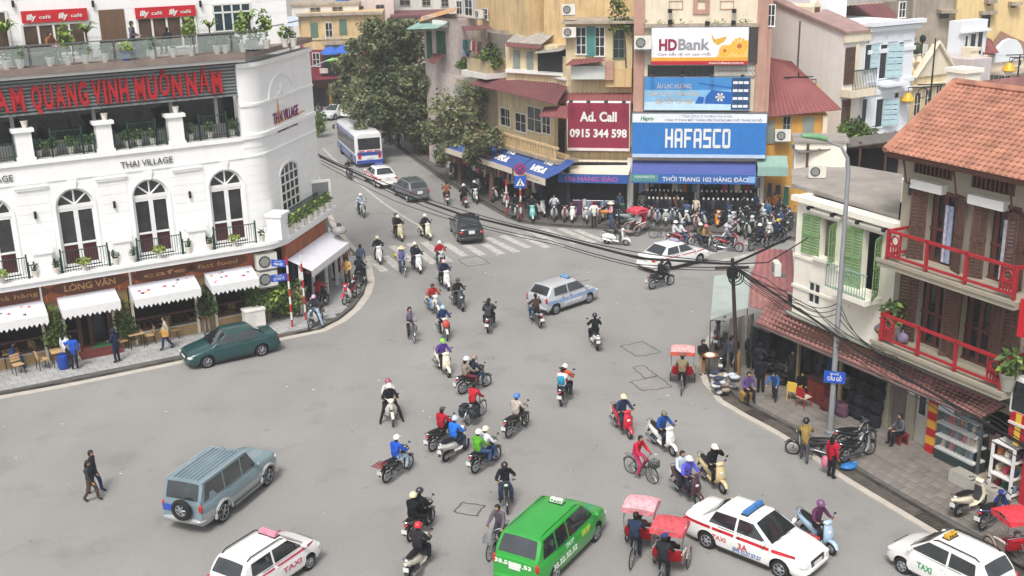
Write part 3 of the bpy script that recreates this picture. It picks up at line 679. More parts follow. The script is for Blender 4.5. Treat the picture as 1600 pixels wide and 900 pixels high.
def bars(k,x,z,rise=.05,mirror=True,w=.34):
 m=MB().tube([(x-.1,-w,z+rise),(x-.02,-.18,z+rise+.02),(x,0,z),(x-.02,.18,z+rise+.02),(x-.1,w,z+rise)],.013,5)
 k.add('handlebar',m,'steel',None,(0,0,0),50)
 for s in(1,-1):
  k.add('grip',MB().tube([(x-.03,s*(w-.13),z+rise+.01),(x-.11,s*w,z+rise)],.02,6),'black',None,(0,0,0),50)
  if mirror:
   m=MB().tube([(x-.02,s*.2,z+rise+.02),(x,s*.27,z+rise+.17)],.006,4);m.ell((x-.005,s*.3,z+rise+.2),(.015,.06,.04),8,4)
   k.add('mirror',m,'black',None,(0,0,0),50)
def scooter_kit(vespa=False):
 k=Kit();R=.225
 tm=wheel_cast(R,.05);add_wheel(k,'front_wheel',tm,(.64,0,R));add_wheel(k,'rear_wheel',wheel_cast(R,.055),(-.6,0,R))
 if vespa:
  m=MB().loft([(-.02,.42,.12,.1),(-.2,.5,.2,.19),(-.5,.52,.235,.21),(-.75,.5,.2,.17),(-.92,.5,.1,.09)],14)
  m.loft([(.36,.3,.2,.03),(.1,.25,.2,.035),(-.2,.3,.18,.05)],10)
  sh=MB().loft([(.3,.26,.2,.035),(.42,.34,.23,.04),(.45,.55,.235,.05),(.42,.8,.2,.05),(.38,.95,.11,.06)],12)
  fe=MB().loft([(.88,.26,.07,.05),(.84,.38,.1,.06),(.68,.47,.12,.07),(.5,.42,.1,.06),(.42,.32,.06,.04)],10)
 else:
  m=MB().loft([(-.0,.42,.11,.12),(-.2,.52,.15,.17),(-.5,.6,.165,.14),(-.78,.68,.13,.09),(-1.0,.74,.06,.045)],12)
  m.loft([(.34,.33,.17,.03),(.1,.27,.16,.05),(-.2,.32,.15,.08)],10)
  sh=MB().loft([(.34,.3,.14,.05),(.47,.42,.19,.08),(.49,.6,.2,.1),(.45,.8,.17,.09),(.4,.97,.13,.07)],12)
  fe=MB().loft([(.9,.3,.05,.03),(.82,.42,.075,.04),(.68,.47,.085,.05),(.52,.44,.075,.04)],10)
 k.add('body',m,'paint',None,(0,0,0),50);k.add('leg_shield',sh,'paint',None,(0,0,0),50);k.add('front_fender',fe,'paint',None,(0,0,0),50)
 k.add('inner_shield',MB().loft([(.26,.36,.13,.03),(.36,.6,.16,.03),(.33,.85,.13,.03)],10),'inner',None,(0,0,0),50)
 k.add('seat',MB().loft([(.05,.72,.09,.04),(-.12,.76,.13,.055),(-.4,.79,.135,.06),(-.7,.83,.11,.05),(-.82,.86,.06,.03)],10),'seat',None,(0,0,0),50)
 k.add('head_cowl',MB().loft([(.3,.98,.12,.05),(.4,1.03,.17,.07),(.5,1.0,.1,.05)],12),'paint',None,(0,0,0),50)
 k.add('headlight',MB().ell((.51,0,.99)if vespa else(.545,0,.72),(.03,.085,.06),10,5),'clear',None,(0,0,0),60)
 bars(k,.38,1.0)
 k.add('fork',MB().tube([(.43,0,.9),(.55,.05,.5),(.64,.06,R)],.022,6),'steel',None,(0,0,0),50)
 k.add('engine',MB().loft([(-.1,.28,.1,.08),(-.35,.28,.13,.1),(-.62,.25,.1,.07)],8),'engine',None,(0,0,0),40)
 k.add('exhaust',MB().tube([(-.2,-.16,.24),(-.45,-.19,.3),(-.85,-.2,.36)],[.025,.05,.055],8),'chrome',None,(0,0,0),50)
 k.add('tail_light',MB().ell((-.965 if not vespa else-.9,0,.7 if not vespa else .6),(.04,.07,.035),8,5),'redlens',None,(0,0,0),60)
 k.add('grab_rail',MB().tube([(-.72,.12,.8),(-.95,.11,.87),(-1.0,0,.88),(-.95,-.11,.87),(-.72,-.12,.8)],.013,5),'chrome',None,(0,0,0),60)
 k.add('number_plate',MB().box(-1.0,-.09,.48,-.985,.09,.62),'plate');k.add('rear_mudguard',MB().loft([(-.8,.55,.07,.02),(-.93,.48,.07,.02),(-1.0,.36,.06,.015)],8),'black',None,(0,0,0),50)
 k.add('kick_stand',MB().tube([(-.15,.08,.26),(-.08,.2,.03)],.012,5),'black')
 return k
def wave_kit():
 k=Kit();R=.285
 add_wheel(k,'front_wheel',wheel_spoke(R,.034),(.64,0,R));add_wheel(k,'rear_wheel',wheel_spoke(R,.038),(-.6,0,R))
 k.add('frame',MB().loft([(.36,.9,.04,.04),(.2,.62,.05,.05),(-.05,.47,.06,.06),(-.4,.55,.06,.05),(-.62,.66,.06,.04)],8),'black',None,(0,0,0),50)
 m=MB().loft([(-.05,.55,.05,.06),(-.3,.63,.12,.085),(-.6,.71,.125,.07),(-.88,.78,.07,.04)],12)
 k.add('side_panel',m,'paint',None,(0,0,0),50)
 for s in(1,-1):
  sh=MB();sh.rings([[(.44,s*.06,.88),(.4,s*.13,.88),(.41,s*.06,.9)],[(.42,s*.09,.7),(.34,s*.23,.68),(.39,s*.1,.71)],[(.4,s*.1,.5),(.28,s*.25,.46),(.36,s*.11,.5)],[(.3,s*.1,.32),(.2,s*.2,.3),(.27,s*.1,.33)]])
  k.add('leg_shield',sh,'shield',None,(0,0,0),60)
 k.add('front_cover',MB().loft([(.46,.66,.06,.04),(.47,.8,.09,.05),(.42,.94,.09,.05)],10),'paint',None,(0,0,0),50)
 k.add('head_cowl',MB().loft([(.28,.98,.1,.04),(.38,1.03,.15,.065),(.5,.99,.09,.05)],12),'paint',None,(0,0,0),50)
 k.add('headlight',MB().ell((.51,0,.98),(.03,.08,.055),10,5),'clear',None,(0,0,0),60)
 bars(k,.38,1.02)
 k.add('front_fender',MB().loft([(.93,.44,.05,.015),(.82,.56,.065,.025),(.64,.61,.07,.03),(.45,.53,.06,.02),(.37,.42,.05,.015)],8),'paint',None,(0,0,0),50)
 m=MB()
 for s in(1,-1):m.tube([(.42,s*.07,.92),(.58,s*.075,.5),(.64,s*.075,R)],.02,6)
 k.add('fork',m,'steel',None,(0,0,0),50)
 m=MB().loft([(.22,.3,.08,.07),(.05,.33,.13,.1),(-.15,.33,.12,.09)],8);m.tube([(.1,.06,.38),(.28,.05,.36)],.06,8);k.add('engine',m,'engine',None,(0,0,0),40)
 k.add('seat',MB().loft([(.06,.72,.07,.035),(-.12,.75,.12,.05),(-.4,.78,.13,.055),(-.72,.82,.11,.045),(-.84,.83,.06,.03)],10),'seat',None,(0,0,0),50)
 k.add('exhaust',MB().tube([(.15,-.1,.28),(-.2,-.13,.22),(-.45,-.15,.27),(-.95,-.17,.36)],[.02,.022,.042,.045],8),'chrome',None,(0,0,0),50)
 m=MB()
 for s in(1,-1):m.tube([(-.15,s*.09,.36),(-.6,s*.1,R)],.018,5);m.tube([(-.6,s*.115,R),(-.52,s*.12,.62)],.024,6)
 k.add('swing_arm',m,'steel',None,(0,0,0),50)
 k.add('chain_case',MB().loft([(-.1,.34,.02,.05),(-.6,R,.02,.06)],8),'darkgrey',None,(0,0.075,0),40)
 k.add('rear_fender',MB().loft([(-.35,.62,.06,.02),(-.7,.67,.07,.02),(-.95,.52,.06,.02),(-1.02,.4,.05,.015)],8),'black',None,(0,0,0),50)
 k.add('tail_light',MB().ell((-.92,0,.72),(.045,.085,.04),8,5),'redlens',None,(0,0,0),60)
 k.add('number_plate',MB().box(-1.04,-.1,.48,-1.025,.1,.62),'plate')
 k.add('grab_rail',MB().tube([(-.7,.12,.78),(-.93,.1,.85),(-.97,0,.85),(-.93,-.1,.85),(-.7,-.12,.78)],.012,5),'chrome',None,(0,0,0),60)
 k.add('rear_rack',MB().box(-1.25,-.16,.86,-.72,-.13,.885).box(-1.25,.13,.86,-.72,.16,.885).box(-1.25,-.05,.86,-.72,-.02,.885).box(-1.25,.03,.86,-.72,.06,.885).box(-1.26,-.16,.87,-1.22,.16,.89).box(-1.0,-.16,.87,-.96,.16,.89),'rack',only='rack')
 k.add('foot_peg',MB().box(.13,-.28,.27,.17,.28,.3),'black')
 k.add('kick_stand',MB().tube([(-.1,.1,.28),(-.05,.24,.03)],.012,5),'black')
 return k
def bicycle_kit():
 k=Kit();R=.32
 add_wheel(k,'front_wheel',wheel_spoke(R,.019,18),(.55,0,R));add_wheel(k,'rear_wheel',wheel_spoke(R,.019,18),(-.52,0,R))
 m=MB();B=(-.05,0,.29);H1=(.36,0,.82);H0=(.4,0,.66);ST=(-.2,0,.78)
 m.tube([B,H0],.018,6);m.tube([B,(.05,0,.42),(.3,0,.74),H1],.016,6);m.tube([B,ST],.016,6)
 for s in(.06,-.06):m.tube([B,(-.52,s,R)],.011,5);m.tube([(-.19,s*.4,.74),(-.52,s,R)],.01,5);m.tube([(.4,s*.8,.66),(.46,s*.9,.5),(.55,s,R)],.013,5)
 m.tube([H0,H1,(.34,0,.9)],.018,6)
 k.add('frame',m,'paint',None,(0,0,0),50)
 k.add('saddle',MB().loft([(-.36,.86,.1,.03),(-.22,.86,.08,.035),(-.05,.86,.025,.02)],8),'seat',None,(0,0,0),50)
 k.add('seat_post',MB().tube([ST,(-.22,0,.85)],.014,5),'steel')
 bars(k,.34,.92,.08,False,.28)
 m=MB().lathe([(.09,-.012),(.09,.012)],c=B,n=12,axis='y');m.tube([(-.05,.07,.29),(.02,.08,.44)],.01,4);m.tube([(-.05,-.07,.29),(-.12,-.08,.14)],.01,4);m.box(-.03,.07,.42,.07,.17,.45);m.box(-.17,-.17,.13,-.07,-.07,.16)
 k.add('crank',m,'steel')
 m=MB()
 for x in(-.52,.55):
  a0,a1=(.2,2.9)if x<0 else(.5,2.4)
  m.tube([(x+(R+.03)*math.cos(a0+(a1-a0)*i/8),0,R+(R+.03)*math.sin(a0+(a1-a0)*i/8))for i in range(9)],.022,5)
 k.add('mudguard',m,'steel',None,(0,0,0),50)
 m=MB()
 for i in range(7):
  for s in(1,-1):m.box(.5+.045*i,s*.15-.004,.68,.508+.045*i,s*.15+.004,.92)
 for i in range(6):m.box(.5,-.15+.056*i,.68,.508,-.142+.056*i,.92);m.box(.77,-.15+.056*i,.68,.778,-.142+.056*i,.92)
 for z in(.68,.76,.84,.92):m.box(.495,-.155,z-.006,.785,-.145,z+.006);m.box(.495,.145,z-.006,.785,.155,z+.006);m.box(.495,-.15,z-.006,.505,.15,z+.006);m.box(.775,-.15,z-.006,.785,.15,z+.006)
 m.box(.5,-.15,.67,.78,.15,.68)
 k.add('basket',m,'basket',only='basket')
 k.add('rack',MB().box(-.75,-.07,.72,-.3,-.05,.735).box(-.75,.05,.72,-.3,.07,.735).box(-.74,-.07,.72,-.72,.07,.735).box(-.5,-.07,.72,-.48,.07,.735),'steel')
 return k
def cyclo_kit():
 """three wheels: bench between two front wheels, saddle and one wheel behind"""
 k=Kit();R=.33
 for s in(1,-1):add_wheel(k,'front_wheel',wheel_spoke(R,.02,18),(.75,s*.52,R))
 add_wheel(k,'rear_wheel',wheel_spoke(R,.02,18),(-.85,0,R))
 m=MB()
 for s in(1,-1):
  m.tube([(.75,s*.47,R),(.3,s*.45,.42),(.1,s*.45,.6),(.05,s*.47,.85)],.018,5);m.tube([(.75,s*.47,R),(1.15,s*.35,.28),(1.35,s*.3,.3)],.016,5)
  m.tube([(-.85,s*.05,R),(-.45,s*.05,.32),(.1,s*.12,.42)],.016,5);m.tube([(-.85,s*.05,R),(-.55,0,.8)],.014,5)
 m.tube([(.75,-.52,R),(.75,.52,R)],.018,6);m.tube([(-.45,0,.32),(-.55,0,.85)],.018,6);m.tube([(-.45,0,.32),(.05,0,.9)],.018,6)
 k.add('frame',m,'steel',None,(0,0,0),50)
 k.add('push_bar',MB().tube([(.02,-.45,.98),(-.02,-.2,1.02),(-.02,.2,1.02),(.02,.45,.98)],.02,6),'steel',None,(0,0,0),50)
 m=MB().loft([(.12,.56,.42,.06),(.4,.57,.43,.07),(.68,.56,.42,.06)],10);k.add('seat_cushion',m,'cushion',None,(0,0,0),50)
 m=MB().loft([(.12,.58,.43,.05),(.02,.8,.44,.06),(-.04,.97,.42,.05)],10);k.add('backrest',m,'cushion',None,(0,0,0),50)
 for s in(1,-1):
  k.add('armrest',MB().loft([(.05,.82,.035,.03),(.4,.78,.04,.03),(.66,.72,.03,.03)],8),'armrest',None,(0,s*.46,0),50)
  k.add('side_panel',MB().prism([(.1,s*.44,.5),(.68,s*.44,.5),(.66,s*.44,.72),(.1,s*.44,.8)],(0,s*.02,0)),'panel')
  k.add('mudguard',MB().tube([(.75+(R+.04)*math.cos(.4+2.3*i/8),s*.52,R+(R+.04)*math.sin(.4+2.3*i/8))for i in range(9)],.035,6),'panel',None,(0,0,0),50)
 k.add('footrest',MB().box(.72,-.36,.3,1.3,.36,.33),'panel')
 m=MB()
 for s in(1,-1):m.tube([(.05,s*.46,.7),(.02,s*.47,1.2),(.0,s*.47,1.66)],.013,5);m.tube([(.02,s*.47,1.2),(.75,s*.47,1.6)],.011,5)
 k.add('hood_frame',m,'chrome',None,(0,0,0),50)
 m=MB();n=8
 top=[(-.12+1.0*i/n,0,1.66+.1*math.sin(math.pi*i/n)-.06*(i/n))for i in range(n+1)]
 R2=[]
 for(x,_,z)in top:R2.append([(x,.5*math.cos(a),z-.05+.07*math.sin(a)if 0<=a<=math.pi else z)for a in[math.pi*j/8 for j in range(9)]])
 R3=[r+[(q[0],q[1]*.98,q[2]-.015)for q in reversed(r)]for r in R2]
 m.rings(R3);k.add('canopy',m,'canopy',None,(0,0,0),40)
 m=MB()
 for s in(1,-1):m.prism([(-.12,s*.5,1.62),(.88,s*.5,1.56),(.88,s*.5,1.42),(-.12,s*.5,1.46)],(0,s*.012,0))
 m.prism([(-.125,-.5,1.63),(-.125,.5,1.63),(-.125,.5,1.47),(-.125,-.5,1.47)],(.012,0,0));m.prism([(.885,-.5,1.57),(.885,.5,1.57),(.885,.5,1.43),(.885,-.5,1.43)],(.012,0,0))
 k.add('valance',m,'valance')
 k.add('hood_back',MB().prism([(-.06,-.44,.95),(-.06,.44,.95),(-.02,.46,1.62),(-.02,-.46,1.62)],(.015,0,0)),'canopy',only='back')
 k.add('saddle',MB().loft([(-.72,.93,.11,.03),(-.58,.93,.09,.035),(-.42,.93,.03,.02)],8),'seat',None,(0,0,0),50)
 m=MB().lathe([(.1,-.012),(.1,.012)],c=(-.45,0,.32),n=12,axis='y');m.tube([(-.45,.08,.32),(-.4,.09,.48)],.01,4);m.tube([(-.45,-.08,.32),(-.5,-.09,.16)],.01,4)
 k.add('crank',m,'steel');return k
KITS=dict(scooter=scooter_kit(),vespa=scooter_kit(True),wave=wave_kit(),bicycle=bicycle_kit(),cyclo=cyclo_kit())
def fit2(front,rear,z=0.0):
 """middle and yaw of a two-wheeler from the pixels where its front and rear wheel touch the ground"""
 f,r=G(*front,z),G(*rear,z);d=f-r
 return(f+r)/2,math.atan2(d.y,d.x)
def bike(kind,front,rear,col,label,cat=None,group=None,flags=(),pal=None,z=0.0,yaw=None,lean=0.0):
 if yaw is None:loc,yaw=fit2(front,rear,z)
 else:loc=G(*front,z)
 nm={'scooter':'scooter','vespa':'scooter','wave':'motorbike','bicycle':'bicycle','cyclo':'cyclo'}[kind]
 t=thing(nm,label,cat or nm,loc,yaw,group);t.rotation_euler=(lean,0,yaw)
 p=dict(paint=paint(col),inner=MAT('darkgrey'),shield=plain('c9c9c4',.4),rack=paint('8a2a2a'),basket=MAT('darkgrey'),cushion=cloth('b0202c'),armrest=plain('dcdcd8',.4),panel=plain('9a8a80',.4),canopy=cloth('c2464e'),valance=cloth('b8323c'))
 p.update(pal or{})
 KITS[kind].place(t,p,flags)
 return t,loc,yaw
 # ------------------------------------------------------------------ foliage
def leafcloud(m,c,r,n,size,mats,rg,shell=.55):
 for _ in range(n):
  while True:
   d=Vector((rg.uniform(-1,1),rg.uniform(-1,1),rg.uniform(-1,1)))
   if .05<d.length<1:break
  d=d.normalized()*(shell+(1-shell)*rg.random()**.5)
  p=Vector((c[0]+d.x*r[0],c[1]+d.y*r[1],c[2]+d.z*r[2]))
  a=Vector((rg.uniform(-1,1),rg.uniform(-1,1),rg.uniform(-.5,.9))).normalized();b=a.cross(Vector((rg.uniform(-1,1),rg.uniform(-1,1),rg.uniform(-1,1)))).normalized()
  s=size*rg.uniform(.6,1.35)
  m.add([tuple(p-a*s),tuple(p-b*s*.5),tuple(p+a*s),tuple(p+b*s*.5)],[(0,1,2,3)],mats[int(rg.random()*len(mats))])
LEAF=[mt('leaf_dark',hx('2f4023'),.6,var=.25,vs=3),mt('leaf_mid',hx('4a6130'),.6,var=.25,vs=3),mt('leaf_light',hx('7c9440'),.6,var=.2,vs=3),mt('leaf_yellow',hx('a3a545'),.6,var=.2,vs=3)]
BARK=mt('bark',hx('5a4a3c'),.9,var=.3,vs=8,bump=.5)
TREELEAF=[mt('tree_leaf_dark',hx('505a40'),.7,var=.3,vs=1),mt('tree_leaf_olive',hx('6c7650'),.7,var=.3,vs=1),mt('tree_leaf_brown',hx('767458'),.7,var=.3,vs=1),mt('tree_leaf_pale',hx('8b8d66'),.7,var=.25,vs=1)]
def plant_kit(kind):
 rg=random.Random(hash(kind)%1000+3 if False else sum(map(ord,kind)));k=Kit();pot=MB()
 if kind!='bush':
  pot.lathe([(.1,0),(.15,.28),(.165,.28),(.165,.32),(.13,.32),(.12,.27)],n=10);k.add('pot',pot,'pot',None,(0,0,0),40)
 m=MB()
 if kind=='round':leafcloud(m,(0,0,.52),(.27,.27,.25),90,.085,[1,1,2],rg,.3)
 if kind=='small':leafcloud(m,(0,0,.45),(.17,.17,.18),50,.06,[0,1],rg,.2)
 if kind=='bright':leafcloud(m,(0,0,.48),(.33,.33,.2),90,.1,[2,2,3],rg,.3)
 if kind=='tall':
  m.tube([(0,0,.3),(.03,0,.8),(0,.02,1.2)],.02,5,4);leafcloud(m,(0,0,.95),(.28,.28,.5),120,.1,[1,2,2],rg,.2)
 if kind=='palm':
  m.tube([(0,0,.3),(.02,0,.9)],.03,5,4)
  for i in range(16):
   a=i*2.4;L=rg.uniform(.4,.65);h=rg.uniform(.3,.7)
   pts=[Vector((0,0,.85)),Vector((math.cos(a)*L*.5,math.sin(a)*L*.5,.85+h*.6)),Vector((math.cos(a)*L,math.sin(a)*L,.85+h*.4))]
   w_=Vector((-math.sin(a),math.cos(a),0))*.05
   m.add([tuple(pts[0]-w_*.3),tuple(pts[1]-w_),tuple(pts[2]),tuple(pts[1]+w_),tuple(pts[0]+w_*.3)],[(0,1,2,3,4)],rg.choice([1,2,2]))
 if kind=='thin':
  m.tube([(0,0,.3),(0,0,1.3)],.012,4,4);leafcloud(m,(0,0,.85),(.12,.12,.5),70,.07,[0,1,1],rg,.1)
 if kind=='bush':
  for i in range(7):leafcloud(m,(rg.uniform(-.45,.45),rg.uniform(-.3,.3),rg.uniform(.4,1.7)),(.45,.4,.45),110,.11,rg.choice([[0,1],[1,1,2],[0,1,2]]),rg,.3)
  m.tube([(0,0,0),(.05,0,.8),(0,0,1.6)],.04,5,4)
 k.add('foliage',m,['leaf0','leaf1','leaf2','leaf3','bark']);return k
PK={k:plant_kit(k)for k in('round','small','bright','tall','palm','thin','bush')}
_named.update({'leaf%d'%i:(lambda i=i:LEAF[i])for i in range(4)});_named['bark']=lambda:BARK;_named['pot']=lambda:plain('d9d4ca',.7)
def plant(kind,loc,label,group=None,s=1.0,pot=None,cat=None):
 t=thing('shrub' if kind=='bush' else 'potted_plant',label,cat or('shrub' if kind=='bush' else 'potted plant'),loc,rng.uniform(0,6),group);t.scale=(s,s,s)
 PK[kind].place(t,{'pot':pot}if pot else{});return t
ORD=['first','second','third','fourth','fifth','sixth','seventh','eighth','ninth','tenth','eleventh','twelfth','thirteenth','fourteenth','fifteenth','sixteenth','seventeenth','eighteenth','nineteenth','twentieth','twenty-first','twenty-second','twenty-third','twenty-fourth']
def tree(name,label,base,height,clumps,trunk_r,n,leafs,group=None,size=.3,limbs=9,pal=None):
 """clumps: (x, y, z, rx, ry, rz) relative to the base; trunk with limbs that reach into them"""
 t=thing(name,label,'tree',base,0,group);rg=random.Random(int(base[0]*10)+5)
 m=MB();top=(rg.uniform(-.3,.3),0,height*.5)
 m.tube([(0,0,0),(.05,0,height*.15),(.1,.05,height*.32),top],[trunk_r*1.25,trunk_r,trunk_r*.85,trunk_r*.7],9)
 part('trunk',m,BARK,t,60)
 for i,c in enumerate(clumps[:limbs]):
  a=Vector((.1,.05,height*rg.uniform(.3,.48)));b=Vector(c[:3])
  mid=a.lerp(b,.5)+Vector((rg.uniform(-.4,.4),rg.uniform(-.4,.4),rg.uniform(0,.5)))
  part('limb',MB().tube([a,mid,b,b+(b-mid)*.4],[trunk_r*.5,trunk_r*.35,trunk_r*.2,trunk_r*.08],6),BARK,t,60)
 m=MB();tot=sum(c[3]*c[5]for c in clumps)
 for c in clumps:
  q=int(n*c[3]*c[5]/tot);ns=16
  leafcloud(m,c[:3],[k*.75 for k in c[3:]],int(q*.3),size,rg.choice(leafs),rg,.3)
  for _ in range(ns):
   d=Vector((rg.gauss(0,1),rg.gauss(0,1),rg.gauss(.15,1))).normalized()*rg.uniform(.55,1.12)
   sc=rg.uniform(.2,.42)
   leafcloud(m,(c[0]+d.x*c[3],c[1]+d.y*c[4],c[2]+d.z*c[5]),(c[3]*sc,c[4]*sc,c[5]*sc*.75),int(q*.7/ns),size*rg.uniform(.7,1.1),rg.choice(leafs),rg,.2)
 part('crown',m,pal or TREELEAF,t);return t
 # ------------------------------------------------------------------ the white corner building on the left
W_white=mt('white_stucco',hx('f3f3f2'),.85,var=.03,vs=1.2,streak=.14,grime=hx('b9b6b0'),bump=.08)
W_cream=mt('cream_post',hx('e6dfc8'),.7,var=.05)
M_green=mt('green_iron',hx('22403c'),.5,var=.1)
M_wood=mt('dark_wood',hx('45291f'),.6,var=.25,vs=2,stretch=(2,8,8))
M_fascia=mt('brown_fascia',hx('9a5430'),.6,var=.3,vs=2.2,streak=.25,grime=hx('5a3120'))
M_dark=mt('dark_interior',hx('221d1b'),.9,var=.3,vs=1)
M_louvre=mt('grey_louvre',hx('8b9192'),.55,.3,var=.06)
M_deck=mt('deck_edge',hx('85776f'),.8,var=.2,vs=2)
M_redletter=mt('red_letter',hx('b01f28'),.6,var=.06)
M_glassrail=mt('glass_rail',hx('b7c4c2'),.1,var=.05,alpha=.25,spec=.6)
M_awn=mt('white_awning',hx('d9d9e2'),.8,var=.05,streak=.06)
M_brick=mt('beige_plinth',hx('a78a63'),.85,var=.15,vs=4,streak=.2)
TV=thing('corner_building','white three storey corner building with arched windows, red roof terrace lettering and ground floor restaurant','building',FL.A,FL.yaw)
UL,UR=-13.0,8.5
def lrect(px,off=0):return FL.rect(*px,off)
def fb(F,root,name,mat,px,off=0.0,th=.1,**k):
 u0,u1,z0,z1=F.rect(*px,off);return bx(name,root,mat,u0,-off,z0,u1,-off+th,z1,**k)
 # corner path of the wall (world -> local)
Pc=FL.w(9.18);dS=Vector((.219,.976,0));r_=1.6;T_=r_*math.tan(.415)
arc=[]
c0=FL.w(9.18-T_);cen=c0-FL.n*r_
for i in range(9):
 a=FL.yaw-math.pi/2+.83*i/8;arc.append(cen+Vector((math.cos(a),math.sin(a),0))*r_)
end=Pc+dS*7.0
path=[FL.w(8.3)]+arc+[end]
lp=[FL.loc(p)for p in path]
def along(pts,z0,z1,out,back,name,mat,label=None):
 """a band following the corner, its face 'out' metres proud"""
 m=MB();n=len(pts);o=[];b=[]
 for i in range(n):
  a_=Vector(pts[max(i-1,0)]);b_=Vector(pts[min(i+1,n-1)]);t=(b_-a_).normalized();nn=Vector((t.y,-t.x,0))
  p=Vector(pts[i]);o.append(p+nn*out);b.append(p-nn*back)
 m.rings([[(o[i].x,o[i].y,z0),(o[i].x,o[i].y,z1),(b[i].x,b[i].y,z1),(b[i].x,b[i].y,z0)]for i in range(n)])
 return part(name,m,mat,TV,30,label)
along(lp,3.6,12.75,0,.35,'corner_wall',W_white)
along(lp,12.75,12.95,.12,.4,'cornice',W_white);along(lp,9.35,9.55,.1,.1,'moulding',W_white);along(lp,8.45,8.55,.05,.1,'moulding',W_white);along(lp,10.9,11.02,.05,.1,'moulding',W_white);along(lp,4.35,4.8,.06,.1,'base_course',W_white)
for i in range(10):
 z=4.95+.44*i
 if abs(z-8.5)>.2 and abs(z-9.45)>.2:along(lp,z,z+.41,.018,.05,'rusticated_course',W_white)
ie=FL.loc(end)
e2=FL.loc(end-Vector((.976,-.219,0))*9)
bk=FL.loc(FL.w(-13,-14))
part('rear_wall',MB().prism([(ie[0],ie[1],3.6),(e2[0],e2[1],3.6),(bk[0],bk[1],3.6),(UL,1.0,3.6),(UL,.9,3.6),(UL+.5,9,3.6),(e2[0]-.5,e2[1]-.5,3.6),(ie[0]-.3,ie[1]-.3,3.6)],(0,0,9.0)),W_white,TV)
